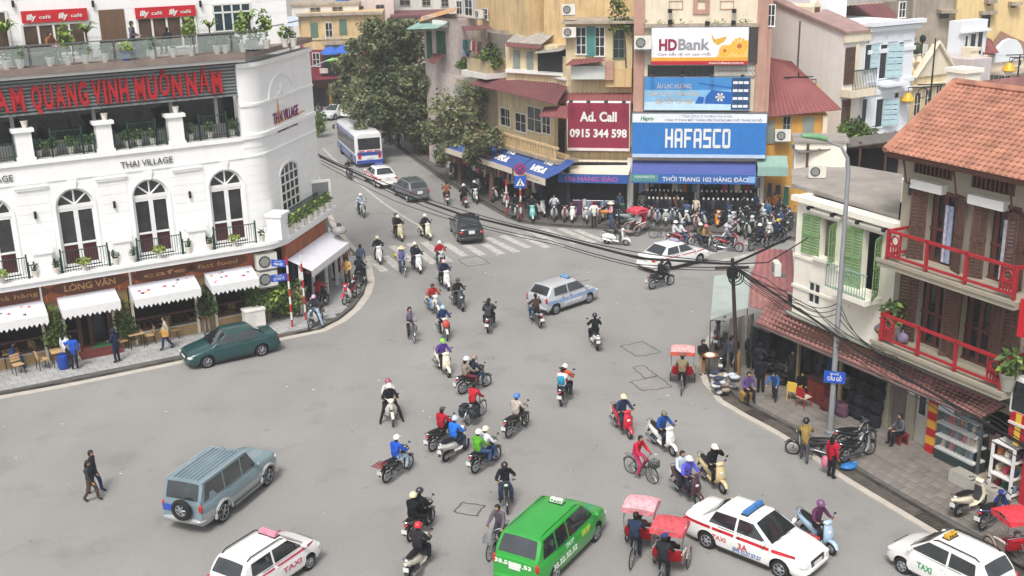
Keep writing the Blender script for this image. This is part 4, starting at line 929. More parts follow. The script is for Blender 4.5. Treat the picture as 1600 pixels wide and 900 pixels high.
# first floor wall with arched windows
centers=[FL.uv(117,318)[0],FL.uv(235,304)[0],FL.uv(353.5,292)[0]]
pitch=(centers[2]-centers[0])/2;centers=[centers[0]-pitch*3,centers[0]-pitch*2,centers[0]-pitch]+centers
hwid=.84;ZS=7.2;ZF=4.4
bounds=[UL]+[c+pitch/2 for c in centers[:-1]]+[8.3]
for i,c in enumerate(centers):
 b0,b1=bounds[i],bounds[i+1]
 pts=[(b0,0,3.6),(c-hwid,0,3.6),(c-hwid,0,ZS)]+[(c-hwid*math.cos(math.pi*k/14),0,ZS+hwid*math.sin(math.pi*k/14))for k in range(1,14)]+[(c+hwid,0,ZS),(c+hwid,0,3.6),(b1,0,3.6),(b1,0,9.5),(b0,0,9.5)]
 part('wall',MB().prism(pts,(0,.35,0)),W_white,TV)
 m=MB();m.rings([[(c-(hwid+q)*math.cos(math.pi*k/14),y,ZS+(hwid+q)*math.sin(math.pi*k/14))for q,y in((0,-.04),(.08,-.04),(.08,.02),(0,.02))]for k in range(15)])
 m.box(c-hwid-.08,-.04,ZF,c-hwid,.02,ZS).box(c+hwid,-.04,ZF,c+hwid+.08,.02,ZS)
 part('architrave',m,W_white,TV)
 part('keystone',MB().prism([(c-.12,-.09,ZS+hwid-.02),(c+.12,-.09,ZS+hwid-.02),(c+.2,-.09,ZS+hwid+.36),(c-.2,-.09,ZS+hwid+.36)],(0,.1,0)),W_white,TV)
 # the window itself
 m=MB();w2=hwid-.0;t=.07
 m.rings([[(c-(w2-q)*math.cos(math.pi*k/14),y,ZS+(w2-q)*math.sin(math.pi*k/14))for q,y in((0,.12),(.11,.12),(.11,.22),(0,.22))]for k in range(15)])
 m.box(c-w2,.12,ZF,c-w2+.13,.22,ZS).box(c+w2-.13,.12,ZF,c+w2,.22,ZS).box(c-w2,.1,ZS-.1,c+w2,.22,ZS+.08).box(c-.1,.11,ZF,c+.1,.22,ZS-.1)
 for a in(45,90,135):m.tube([(c,.15,ZS+.05),(c+(w2-.05)*math.cos(rad(a)),.15,ZS+(w2-.05)*math.sin(rad(a)))],.042,4)
 for q in(-1,1):m.box(min(c+q*.09,c+q*.75),.12,ZF+1.0,max(c+q*.09,c+q*.75),.21,ZF+1.09).box(min(c+q*.09,c+q*.75),.12,ZF,max(c+q*.09,c+q*.75),.21,ZF+.12).box(min(c+q*.09,c+q*.75),.12,ZS-.22,max(c+q*.09,c+q*.75),.21,ZS-.1)
 win=part('window',m,mt('white_frame',hx('e9e9e8'),.5,var=.04),TV)
 gl=mt('restaurant_glass',hx('353638'),.12,var=.45,vs=1.5,spec=.6);rg_=mt('red_curtain_glass',hx('4c2429'),.2,var=.45,vs=2.5)
 for q in(-1,1):
  x0,x1=sorted((c+q*.06,c+q*.78))
  bx('pane',win,gl,x0,.17,ZF+1.05,x1,.19,ZS-.12);bx('pane',win,rg_,x0,.17,ZF+.08,x1,.19,ZF+1.04)
 for k in range(4):
  a0,a1=math.pi*k/4,math.pi*(k+1)/4
  part('pane',MB().prism([(c,.17,ZS+.02)]+[(c+.79*math.cos(a0+(a1-a0)*j/4),.17,ZS+.02+.79*math.sin(a0+(a1-a0)*j/4))for j in range(5)],(0,.02,0)),gl,win)
  # rusticated blocks on the pier to the right of the window
 p0,p1=c+hwid+.2,(centers[i+1]-hwid-.2 if i<5 else 8.3)
 blk=MB().box(0,-.018,0,p1-p0,.01,.40).mesh('rusticated_block')
 for j in range(8):put('rusticated_block',blk,W_white,TV,(p0,0,4.95+.43*j))
 pc=(p0+p1)/2
 if i<5:
  part('capital',MB().box(pc-.62,-.09,8.18,pc+.62,0,8.28).box(pc-.7,-.12,8.28,pc+.7,0,8.36),W_white,TV)
  part('wall_lamp',MB().lathe([(.06,-.16),(.06,.16)],(pc,-.1,7.05),8),MAT('black'),TV,50)
  z0=4.35
  part('pedestal',MB().box(pc-.36,-.72,z0,pc+.36,-.02,z0+1.05).box(pc-.43,-.78,z0+1.05,pc+.43,-.02,z0+1.18),W_white,TV)
 m=MB()
 def rail(m,u0,u1,z,h,y=-.66,sp=.115,t=.035):
  m.box(u0,y-.025,z+h-t,u1,y+.025,z+h).box(u0,y-.015,z+.08,u1,y+.015,z+.11)
  for k in range(int((u1-u0)/sp)+1):x=u0+k*sp;m.box(x-.011,y-.011,z+.02,x+.011,y+.011,z+h)
  for x in(u0,u1):m.box(x-.035,y-.035,z,x+.035,y+.035,z+h+.12)
 rail(m,c-1.02,c+1.02,4.36,1.0)
 if i<5:rail(m,c+1.06,pc-.44,4.36,.62)
 rail(m,(centers[i-1]+pitch/2+.44)if i else UL,c-1.06,4.36,.62)
 part('railing',m,M_green,TV)
along([(UL,0,0),(8.3,0,0)],8.45,8.53,.04,.1,'moulding',W_white);along([(UL,0,0),(8.3,0,0)],9.3,9.5,.1,.1,'cornice',W_white)
# the ledge over the ground floor follows the corner too
lpath=[(UL,0,0)]+lp
along(lpath,3.95,4.2,.8,.05,'ledge',W_white);along(lpath,4.2,4.36,.9,.05,'ledge_top',W_white)
M_text=plain('4a4a4e',.5)
text(TV,'THẢI VILLAGE'.replace('Ả','A'),FL.uv(229,253)[0],-.05,FL.uv(229,253)[1],.3,M_text,w=2.35)
text(TV,'THAI VILLAGE',FL.uv(229,253)[0]-2*pitch,-.05,FL.uv(229,253)[1],.3,M_text,w=2.35)
# first terrace: floor, glazing set back, pillars with urn plants
bx('terrace_floor',TV,plain('8d8781',.9),UL,.36,9.3,UR+.2,3.2,9.49)
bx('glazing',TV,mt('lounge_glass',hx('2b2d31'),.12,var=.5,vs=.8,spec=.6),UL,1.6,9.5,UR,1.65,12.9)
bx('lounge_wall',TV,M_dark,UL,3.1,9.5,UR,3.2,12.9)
for x in(-1.6,1.9,5.45,7.6):bx('mullion',TV,MAT('white'),x-.08,1.5,9.5,x+.08,1.6,11.6)
bx('sill_wall',TV,plain('b9b6b4',.8),UL,1.45,9.5,UR,1.6,10.0)
for px in(38,165,278):
 u=FL.uv(px,225)[0]
 part('pillar',MB().box(u-.34,-.04,9.5,u+.34,.44,10.75).box(u-.46,-.14,10.75,u+.46,.54,10.9).box(u-.4,-.08,9.5,u+.4,.48,9.62),W_white,TV)
us=[FL.uv(px,225)[0]for px in(38,165,278)];us=[us[0]-4]+us+[8.6]
for a,b in zip(us,us[1:]):
 m=MB();rail(m,a+.45,a+(b-a)*.33,9.5,.8,.15);rail(m,a+(b-a)*.33,a+(b-a)*.72,9.5,1.15,.15);rail(m,a+(b-a)*.72,b-.45,9.5,.8,.15);part('railing',m,M_green,TV)
 # louvred sign band with the red letters
zb0,zb1=11.55,13.0
bx('sign_backing',TV,plain('55595a',.6),UL,.16,zb0,UR,.2,zb1)
sl=MB().prism([(UL,0,0),(UL,-.05,.02),(UL,-.05,.1),(UL,0,.11)],(UR-UL,0,0)).mesh('louvre_slat')
for k in range(9):put('louvre_slat',sl,M_louvre,TV,(0,.15,zb0+.05+.155*k))
bx('sign_beam',TV,M_louvre,UL,.05,zb0-.09,UR,.24,zb0-.01);bx('sign_beam',TV,M_louvre,UL,.05,zb1+.02,UR,.24,zb1+.09)
for px in(20,95,155,225,288,348):bx('sign_post',TV,MAT('steel'),FL.uv(px,150)[0]-.04,.2,11.4,FL.uv(px,150)[0]+.04,.3,13.3)
words=[('NAM',-38,39),('QUANG',47,139),('VINH',143,203),('MUÔN',210,287),('NĂM',291,350)]
for wd,x0,x1 in words:
 a,b=FL.uv(x0,150)[0],FL.uv(x1,150)[0];ws=[.45 if ch=='I' else 1.0 for ch in wd];cw=(b-a)/sum(ws);x=a
 for ch,q in zip(wd,ws):
  text(TV,ch,x+cw*q/2,.02,12.22+(.1 if ch in 'ÔĂ' else 0),1.06,M_redletter,w=cw*(.24 if ch=='I' else .8),bold=.012 if ch in 'ÔĂ' else .032,depth=.1,name='letter');x+=cw*q
along([(UL,0,0),(8.7,0,0)],13.22,13.5,.45,3.2,'deck',M_deck);along([(UL,0,0),(8.7,0,0)],13.05,13.2,.3,3.0,'deck_beam',MAT('white'))
dl=[(8.7,0,0)]+lp[5:];along(dl,13.24,13.48,.2,4,'deck',M_deck)
# glass railing of the upper deck
m=MB();m.box(UL,-.4,14.42,8.9,-.34,14.47)
part('handrail',m,MAT('steel'),TV)
x=UL
while x<8.9:
 bx('rail_post',TV,MAT('steel'),x-.02,-.39,13.5,x+.02,-.35,14.42);bx('rail_glass',TV,M_glassrail,x+.04,-.375,13.6,x+1.7,-.365,14.35);x+=1.76
tl_=[FL.loc(FL.w(8.9,.37))]+[tuple(Vector(p)+Vector((.05,-.1,0)))for p in lp[4:]]
m=MB();m.tube([(p[0],p[1],14.45)for p in tl_],.03,5);part('handrail',m,MAT('steel'),TV)
# set back upper storey with the cafe windows
OB=-2.6
UE=FL.uv(450,40,-2.6)[0]
bx('upper_wall',TV,W_white,UL,2.6,13.5,UE,3.0,21)
q=FL.loc(FL.w(9.6,-2.6));part('upper_wall',MB().prism([(UE,2.6,13.5),(UE+.6,8.5,13.5),(UE+.2,8.5,13.5),(UE-.4,2.9,13.5)],(0,0,7.5)),W_white,TV)
for z in(14.4,15.0,15.6,16.2,16.8,17.4,18.0):bx('clapboard',TV,W_white,UL,2.585,z,UE-.02,2.6,z+.57)
M_brglass=mt('cafe_glass',hx('5a4b42'),.15,var=.4,vs=1.2,spec=.5);M_frame=MAT('white')
def upwin(px,n,sgn=None):
 u0,u1,z0,z1=FL.rect(*px,OB+.06);z0=max(z0,13.52)
 f=MB();y=2.52;f.box(u0-.06,y,z0-.06,u0+.05,y+.06,z1+.06).box(u1-.05,y,z0-.06,u1+.06,y+.06,z1+.06).box(u0,y,z1-.02,u1,y+.06,z1+.07).box(u0,y,z0-.06,u1,y+.06,z0+.03)
 for k in range(1,n):u=u0+(u1-u0)*k/n;f.box(u-.045,y,z0,u+.045,y+.06,z1)
 w_=part('window',f,M_frame,TV)
 for k in range(n):bx('pane',w_,M_brglass,u0+(u1-u0)*k/n+.03,y+.035,z0,u0+(u1-u0)*(k+1)/n-.03,y+.05,z1)
 return w_
upwin((37,38,134,84),4);upwin((216,27,307,74),4);upwin((-60,20,14,90),2)
def cafe_sign(px):
 u0,u1,z0,z1=FL.rect(*px,OB+.14);s=bx('cafe_sign',TV,plain('c42430',.45),u0,2.44,z0,u1,2.5,z1)
 for k in(0,1):
  c=lerp(u0,u1,.27+.48*k);zc=(z0+z1)/2
  text(s,'illy',c-.36,2.43,zc,.24,MAT('white'),w=.42,bold=.04,depth=.006,shear=.2);text(s,'café',c+.22,2.43,zc-.02,.16,MAT('white'),w=.5,bold=.01,depth=.006)
cafe_sign((33,15,137,34));cafe_sign((211,10,306,27))
dr=fb(FL,TV,'door',mt('curtain_door',hx('6d5744'),.7,var=.3,vs=3,stretch=(14,1,.3)),(157,15,197,76),OB+.05,.04)
u0,u1,z0,z1=FL.rect(334,6,392,48,OB+.06)
f=MB();y=2.52
for k in range(5):u=lerp(u0,u1,k/4);f.box(u-.04,y,z0,u+.04,y+.06,z1)
for z in(z0,lerp(z0,z1,.7),z1):f.box(u0-.04,y,z-.04,u1+.04,y+.06,z+.04)
wn=part('window',f,M_frame,TV)
for k in range(4):
 for a,b in((0,.7),(.7,1)):bx('pane',wn,mt('blue_glass',hx('36444f'),.1,var=.2),lerp(u0,u1,k/4)+.02,y+.03,lerp(z0,z1,a)+.02,lerp(u0,u1,(k+1)/4)-.02,y+.05,lerp(z0,z1,b)-.02)
for px in(20,145,313):u,z=FL.uv(px,6,OB+.1);part('wall_lamp',MB().lathe([(.06,-.15),(.06,.15)],(u,2.48,z),8),MAT('black'),TV,50)
# grid window, relief and lettering on the corner
def cpt(px,py,out=0.0):
 """point on the straight flank of the corner, in the building's own axes"""
 a=Vector((dS.y,-dS.x,0));F=Frame(Pc,math.atan2(dS.y,dS.x));u,z=F.uv(px,py,out);return FL.loc(F.w(u,out,z))
sroot_rot=(math.atan2(dS.y,dS.x)-FL.yaw)
FC=Frame(Pc,math.atan2(dS.y,dS.x))
def cpart(name,mb,mats,**k):
 o=part(name,mb,mats,TV,**k);l=FL.loc(Pc);o.location=(l[0],l[1],0);o.rotation_euler=(0,0,sroot_rot);return o
u0,u1,z0,z1=FC.rect(438,252,466,325)
f=MB();zt_=z0+(z1-z0)*.78
for k in range(5):u=lerp(u0,u1,k/4);f.box(u-.035,-.06,z0,u+.035,0,zt_+(z1-zt_)*math.sin(math.pi*max(.12,min(.88,k/4))))
for k in range(5):z=lerp(z0,zt_,k/4);f.box(u0-.03,-.06,z-.035,u1+.03,0,z+.035)
uc=(u0+u1)/2;f.rings([[(uc-((u1-u0)/2+q)*math.cos(math.pi*k/10),y,zt_+(z1-zt_+q)*math.sin(math.pi*k/10))for q,y in((-.02,-.07),(.1,-.07),(.1,.01),(-.02,.01))]for k in range(11)])
gw=cpart('window',f,M_frame)
for k in range(4):
 for j in range(4):
  g=MB().box(lerp(u0,u1,k/4)+.03,-.02,lerp(z0,zt_,j/4)+.03,lerp(u0,u1,(k+1)/4)-.03,-.008,lerp(z0,zt_,(j+1)/4)-.03);part('pane',g,gl,gw)
part('pane',MB().prism([(uc-(u1-u0)/2*.94*math.cos(math.pi*k/10),-.02,zt_+.03+(z1-zt_-.06)*math.sin(math.pi*k/10))for k in range(11)],(0,.012,0)),gl,gw)
def ctext(s,px,py,h,wpx,mat,bold=.02):
 u,z=FC.uv(px,py,.04);ua=FC.uv(px-wpx/2,py,.04)[0];ub=FC.uv(px+wpx/2,py,.04)[0]
 l=FL.loc(FC.w(u,.04));o=text(TV,s,l[0],l[1],z,h,mat,w=ub-ua,bold=bold,rot=sroot_rot);return o
ctext('THAI VILLAGE',447,178,.55,40,plain('7d2d6a',.5));
u,z=FC.uv(437,176,.05);cpart('logo',MB().prism([(u-.3,-.05,z-.5),(u+.1,-.05,z-.5),(u-.02,-.05,z+.2),(u-.1,-.05,z+.75),(u-.18,-.05,z+.2)],(0,.02,0)).prism([(u-.7,-.05,z-.5),(u+3.2,-.05,z-.42),(u+3.2,-.05,z-.36),(u-.7,-.05,z-.43)],(0,.02,0)),plain('d59a3a',.5))
ctext('RESTAURANT & COFFEE',450,198,.2,32,plain('7d2d6a',.5),0)
u,z=FC.uv(440,140,.03)
m=MB();m.rings([[(u-(1.5+q)*math.cos(math.pi*k/14),y,z-.4+(1.15+q)*math.sin(math.pi*k/14))for q,y in((0,-.06),(.14,-.06),(.14,.02),(0,.02))]for k in range(15)])
m.ell((u,0,z+.1),(.16,.07,.3),8,6);m.ell((u-.3,0,z-.15),(.25,.06,.12),8,6);m.ell((u+.3,0,z-.15),(.25,.06,.12),8,6);m.box(u-.4,-.05,z-.75,u+.4,.01,z-.62)
cpart('relief',m,W_white)
# ground floor: dark rooms, posts, plinth, lattice rail, fascia
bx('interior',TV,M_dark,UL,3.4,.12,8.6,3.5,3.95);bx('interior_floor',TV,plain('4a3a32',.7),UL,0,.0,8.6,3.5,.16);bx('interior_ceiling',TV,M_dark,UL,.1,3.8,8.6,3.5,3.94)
ud0,ud1=FL.uv(125,540)[0],FL.uv(183,530)[0]
for a,b in((UL,ud0),(ud1,8.3)):
 bx('plinth',TV,M_brick,a,-.02,.1,b,.12,.62);bx('plinth_cap',TV,plain('b8b0a6',.8),a,-.05,.62,b,.15,.68)
 m=MB();m.box(a,.02,1.28,b,.08,1.38).box(a,.03,.74,b,.07,.8)
 k=a
 while k<b-.3:m.tube([(k,.05,.78),(k+.3,.05,1.3)],.014,4);m.tube([(k+.3,.05,.78),(k,.05,1.3)],.014,4);k+=.3
 part('lattice_rail',m,M_wood,TV)
for px,mat in((85,M_brick),(196,M_brick),(326,M_brick)):
 u=FL.uv(px,520)[0];bx('pillar',TV,mat,u-.32,-.06,.12,u+.32,.4,3.95)
 for s in(-.45,.45):bx('post',TV,W_cream,u+s-.06,-.1,.12,u+s+.06,.02,3.2)
bx('pillar',TV,M_brick,8.0,-.02,.12,8.9,.5,3.95)
sg=along([(UL,0,0),(8.3,0,0)],3.0,3.94,.2,.02,'fascia',M_fascia)
for k in range(26):
 x=UL+.8*k+.3
 if x<8.2:bx('fascia_strip',TV,plain('c98a5a',.6),x-.015,-.225,3.0,x+.015,-.2,3.94)
for px in(63,205):u=FL.uv(px,460)[0];bx('fascia_post',TV,MAT('white'),u-.04,-.26,2.85,u+.04,-.2,3.94)
M_oval=plain('5d3524',.5)
for px,py,wd,tx in((140,440,1.75,'LÒNG VÂN'),(22,458,1.5,'nhà hàng'),(257,425,1.5,'cafe'),(340,412,1.5,'fast food')):
 u,z=FL.uv(px,py,.24);z=3.52
 m=MB().prism([(u+wd*math.cos(2*math.pi*k/20),-.24,z+.36*math.sin(2*math.pi*k/20))for k in range(20)],(0,.03,0));o=part('name_board',m,M_oval,TV)
 text(o,tx,u,-.25,z,.3 if tx.isupper()else .22,plain('b58a5c',.5),w=wd*1.3,bold=.02 if tx.isupper()else 0)
FLOW=[plain('c0304a',.7),plain('c99a5a',.7),plain('3c3a48',.7)]
def awning(root,F,u0,u1,zt,zf,out,n,flowers=True,val=.42,mat=None):
 o=part('awning',MB().prism([(u0,-.22,zt),(u1,-.22,zt),(u1,-out,zf),(u0,-out,zf)],(0,0,.03)).prism([(u0,-.22,zt),(u0,-out,zf),(u0,-out,zf-.25),(u0,-.22,zf-.1)],(.02,0,0)).prism([(u1,-.22,zt),(u1,-out,zf),(u1,-out,zf-.25),(u1,-.22,zf-.1)],(-.02,0,0)),mat or M_awn,root)
 m=MB();k=int((u1-u0)/.2);d=(u1-u0)/k
 pts=[(u0,-out-.01,zf+.04)]
 for i in range(k):x=u0+d*i;pts+=[(x,-out-.01,zf-val*.72),(x+d*.5,-out-.01,zf-val)]
 pts+=[(u1,-out-.01,zf-val*.72),(u1,-out-.01,zf+.04)]
 for i in range(k):
  x=u0+d*i;m.prism([(x,-out-.015,zf+.04),(x,-out-.015,zf-val*.7),(x+d*.5,-out-.015,zf-val*(1.0+.12*(i%2))),(x+d,-out-.015,zf-val*.7),(x+d,-out-.015,zf+.04)],(0,.012,0))
 part('valance',m,mt('valance_white',hx('e3e3e2'),.85,var=.05,vs=8),o)
 if flowers:
  for i in range(9):
   t=rng.uniform(.15,.85);x=rng.uniform(u0+.2,u1-.2);y=lerp(-.22,-out,t);z=lerp(zt,zf,t)+.034;s=rng.uniform(.07,.13)
   part('flower_print',MB().prism([(x+s*math.cos(a*1.05)*(1 if a%2 else .6),y+s*.8*math.sin(a*1.05)*(1 if a%2 else .6),z-(s*.8*math.sin(a*1.05)*(1 if a%2 else .6))*(zf-zt)/(out-.22)*1.0)for a in range(6)],(0,0,.006)),FLOW[i%3],o)
 return o
for k,(x0,x1,y)in enumerate([(-70,78,512),(96,190,484),(210,316,470),(330,406,450)]):
 awning(TV,FL,FL.uv(x0,y,1.3)[0],FL.uv(x1,y,1.3)[0],3.12,2.72 if k!=1 else 2.8,1.3,18,k!=1)
 # entrance: door case, steps, mat, menu stand
for a in(ud0,ud1-.18,lerp(ud0,ud1,.28),lerp(ud0,ud1,.8)):bx('door_post',TV,M_wood,a,-.05,.12,a+.18,.12,3.1)
bx('step',TV,plain('6b3230',.7),ud0-.1,-.75,.1,ud1+.1,.2,.3);bx('step',TV,plain('74403a',.7),ud0+.1,-.4,.3,ud1-.1,.5,.45)
bx('door_mat',TV,plain('3f7f52',.9),lerp(ud0,ud1,.3),-.38,.452,lerp(ud0,ud1,.8),.3,.47)
bx('transom',TV,plain('d8d29a',.6),lerp(ud0,ud1,.3),.02,2.75,lerp(ud0,ud1,.8),.1,2.95)
bx('glass_door',TV,mt('door_glass',hx('3c4a52'),.1,var=.3),lerp(ud0,ud1,.36),.9,.45,lerp(ud0,ud1,.8),.95,2.7)
# corner shop front
FCo=FC
def cbx(name,mat,*b):return cpart(name,MB().box(*b),mat)
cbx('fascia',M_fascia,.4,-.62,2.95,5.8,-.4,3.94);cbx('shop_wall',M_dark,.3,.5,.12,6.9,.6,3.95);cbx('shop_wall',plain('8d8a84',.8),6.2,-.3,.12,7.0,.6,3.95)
m=MB().prism([(.5,-.64,3.05),(5.9,-.64,3.05),(5.9,-1.9,2.5),(.5,-1.9,2.5)],(0,0,.03));aw=cpart('awning',m,M_awn)
m=MB();k=24
for i in range(k):
 x=.5+5.4*i/k;d=5.4/k;m.prism([(x,-1.91,2.54),(x,-1.91,2.26),(x+d/2,-1.91,2.12),(x+d,-1.91,2.26),(x+d,-1.91,2.54)],(0,.012,0))
part('valance',m,mt('valance_white',hx('e3e3e2'),.85,var=.05,vs=8),aw)
for x in(.8,2.4,4.2,5.7):cbx('post',MAT('white'),x-.07,-1.2,.12,x+.07,-1.06,2.8)
cbx('shop_interior',M_wood,1.0,.2,.12,1.6,.4,2.8);cbx('panel',plain('3d4a66',.6),1.9,-.2,.12,2.3,-.1,2.7)
cbx('pedestal',W_white,-.4,-.85,4.35,.5,-.1,5.5);cbx('pedestal_cap',W_white,-.48,-.93,5.5,.58,-.06,5.64)
m=MB();rail(m,.7,6.4,4.36,.95,-.25);cpart('railing',m,M_green)
# things that stand on or hang from it
def LW(u,off,z):return FL.w(u,off,z)
ln=ORD
pk=0
for i,c in enumerate(centers[2:]):
 wn_=['window cut by the left edge','first whole arched window','second whole arched window','third whole arched window'][i]
 plant('bright',LW(c-.1,.78,4.36),'bright leafy plant in white pot before the '+wn_,'pot plants on the first floor ledge',.95)
 plant('small',LW(c+1.3,.72,4.36),'small dark plant in pale pot right of the '+wn_,'pot plants on the first floor ledge',1.1)
 if i:plant('small',LW(c-1.3,.72,4.36),'small dark plant in pale pot left of the '+wn_,'pot plants on the first floor ledge',1.1)
for i,px in enumerate((12,33,80,108,135,165,198,240,272,300,340,353,380)):
 kd=['small','round','small','tall','round','small','bright','round','small','tall','small','small','tall'][i]
 u=FL.uv(px,FL.uv and 112-px*.09,.2)[0]
 plant(kd,LW(u,.15,13.5),'%s plant in a %s pot on the roof terrace edge, %s from the left'%({'small':'small','round':'bushy','tall':'tall thin','bright':'bright green'}[kd],'blue' if i==6 else 'white',ln[i]),'pot plants along the roof terrace',1.25,plain('2c4a9a',.4)if i==6 else None)
for px,s,lb in((10,1.6,'large palm by the wall at the left end of the roof terrace'),(137,1.35,'palm in a pot beside the first red cafe sign'),(330,1.2,'slim palm under the blue glass window of the roof terrace')):plant('palm',LW(FL.uv(px,70,-1.6)[0],-1.6,13.5),lb,'palms on the roof terrace',s)
for i,(px,kd)in enumerate(((400,'round'),(418,'tall'),(447,'round'),(460,'small'))):plant(kd,FL.w(FL.uv(px,88,-.6)[0],-.6,13.5),'leafy plant near the rounded corner of the roof terrace, %s from the left'%ln[i],'plants at the terrace corner',1.3)
plant('palm',LW(9.3,-.6,13.5),'broad palm at the right corner of the roof terrace','palms on the roof terrace',1.5)
for px in(38,165,278):plant('thin',LW(FL.uv(px,190)[0],-.2,10.9),'slim conifer in a pot on the %s white terrace pillar'%{38:'left',165:'middle',278:'right'}[px],'conifers on the terrace pillars',1.0)
for i,px in enumerate((60,82,110,132,148,200,218,240,300,330,365,385)):plant('round',LW(FL.uv(px,232,-.5)[0],-.45,9.5),'leafy plant behind the green railing of the lounge terrace, %s from the left'%ln[i],'plants behind the lounge railing',1.1)
for i in range(7):
 t=.6+i*.9;p=FC.w(t,.75,4.36);plant('round',p,'leafy plant in a white pot on the curved corner ledge, %s from the pedestal'%ln[i],'pot plants on the corner ledge',1.25)
 p=FC.w(t+.4,.4,4.36);plant('bright',p,'pale green plant against the corner railing, %s from the pedestal'%ln[i],'plants against the corner railing',.9)
 # climbers on the pillars
for i,(px,py,s)in enumerate(((86,530,1.0),(196,500,1.0),(322,470,.8))):
 u=FL.uv(px,py,.3)[0];m=MB();rg=random.Random(i+40)
 for j in range(6):leafcloud(m,(rg.uniform(-.3,.3),rg.uniform(-.2,.15),rg.uniform(-.9,.9)),(.42,.3,.45),120,.1,rg.choice([[0,1],[0,1,1],[1,2]]),rg,.3)
 m.tube([(0,.1,-1.6),(.05,.1,-.8),(0,.1,.6)],.04,5,4)
 p=LW(u,.35,1.8);solid('climbing_plant',m,LEAF+[BARK],'dense green climber on the pillar '+['left of the restaurant entrance','right of the restaurant entrance','above the front of the dark green sedan'][i],'plant',p,FL.yaw,'climbers on the restaurant pillars')
for i,(x,y,s)in enumerate(((415,505,1.15),(436,498,1.3),(455,492,1.1),(400,497,1.0))):
 plant('bush',G(x,y,KZ),'leafy shrub by the air conditioners at the building corner, %s from the left'%['second','third','fourth','first'][i],'shrubs at the restaurant corner',s)
 # cafe furniture on the pavement
def chair_kit(hc='slat'):
 k=Kit()
 for x in(-.2,.2):
  k.add('leg',MB().tube([(x,-.2,0),(x,-.18,.45)],.018,5),'black');k.add('leg',MB().tube([(x,.22,0),(x,.2,.45),(x,.26,.9)],.018,5),'black')
 for i in range(4):k.add('seat_slat',MB().box(-.22,-.21+.105*i,.45,.22,-.12+.105*i,.475),'slat');
 for i in range(3):k.add('back_slat',MB().box(-.22,.2+.015*i,.56+.12*i,.22,.225+.015*i,.65+.12*i),'slat')
 return k
CH=chair_kit();TB=Kit()
for x in(-.3,.3):
 for y in(-.3,.3):TB.add('leg',MB().tube([(x,y,0),(x,y,.7)],.02,5),'black')
for i in range(6):TB.add('top_slat',MB().box(-.36,-.36+.122*i,.7,.36,-.25+.122*i,.73),'slat')
_named['slat']=lambda:mt('teak_slat',hx('c9a87c'),.6,var=.15,vs=5)
for i,(x,y,r)in enumerate([(30,584,.3),(68,576,1.8),(193,546,1.7),(235,537,-1.6),(272,529,1.6),(352,508,1.5)]):
 CH.place(thing('chair','slatted wooden cafe chair on the pavement, %s from the left'%ln[i],'chair',G(x,y,KZ),FL.yaw+r,'cafe chairs on the pavement'),{})
for i,(x,y)in enumerate([(95,570),(214,542),(20,572)]):
 TB.place(thing('table',['square slatted table beside the blue water drum','square slatted table between two cafe chairs right of the officer','square slatted table at the left edge under the awning'][i],'table',G(x,y,KZ),FL.yaw,'cafe tables on the pavement'),{})
 # interior seats seen through the openings
for i,u in enumerate((-2.2,3.8,5.2,7.0)):
 CH.place(thing('chair','wooden chair in the dark dining room behind the lattice rail, %s from the left'%ln[i],'chair',LW(u,-.8,.16),FL.yaw+2.4+i,'chairs inside the restaurant'),{})
 # roof terrace furniture
SO=Kit();SO.add('seat',MB().box(-.9,-.4,0,.9,.4,.42),'wicker');SO.add('backrest',MB().box(-.9,.22,.42,.9,.4,.85),'wicker');SO.add('armrest',MB().box(-.9,-.4,.42,-.72,.22,.62),'wicker');SO.add('armrest',MB().box(.72,-.4,.42,.9,.22,.62),'wicker');SO.add('cushion',MB().box(-.7,-.38,.42,.7,.22,.52),'wcush')
_named['wicker']=lambda:mt('wicker',hx('3d332f'),.8,var=.3,vs=14);_named['wcush']=lambda:plain('6a5a52',.8)
for i,(px,lb)in enumerate(((55,'dark wicker sofa below the first red cafe sign'),(195,'dark wicker sofa beside the standing man'),(345,'dark wicker armchair below the blue glass window'))):
 SO.place(thing('sofa',lb,'sofa',LW(FL.uv(px,95,-.9)[0],-.9,13.5),FL.yaw+.1,'wicker sofas on the roof terrace'),{})
person(LW(FL.uv(211,90,-.5)[0],-.5,13.5),FL.yaw-.5,'hold','5d5a63','23242c','man in a patterned grey shirt standing on the roof terrace between the red cafe signs')
person(LW(FL.uv(265,90,-1.2)[0],-1.2,13.9),FL.yaw+2,'sit','2a2c34','23242c','dark clothed person seated on the roof terrace under the right cafe window',z=-.4)
person(LW(FL.uv(82,85,-1.5)[0],-1.5,13.9),FL.yaw-1,'sit','8a5a44','33302c','person in brown seated on the wicker sofa of the roof terrace',z=-.3)
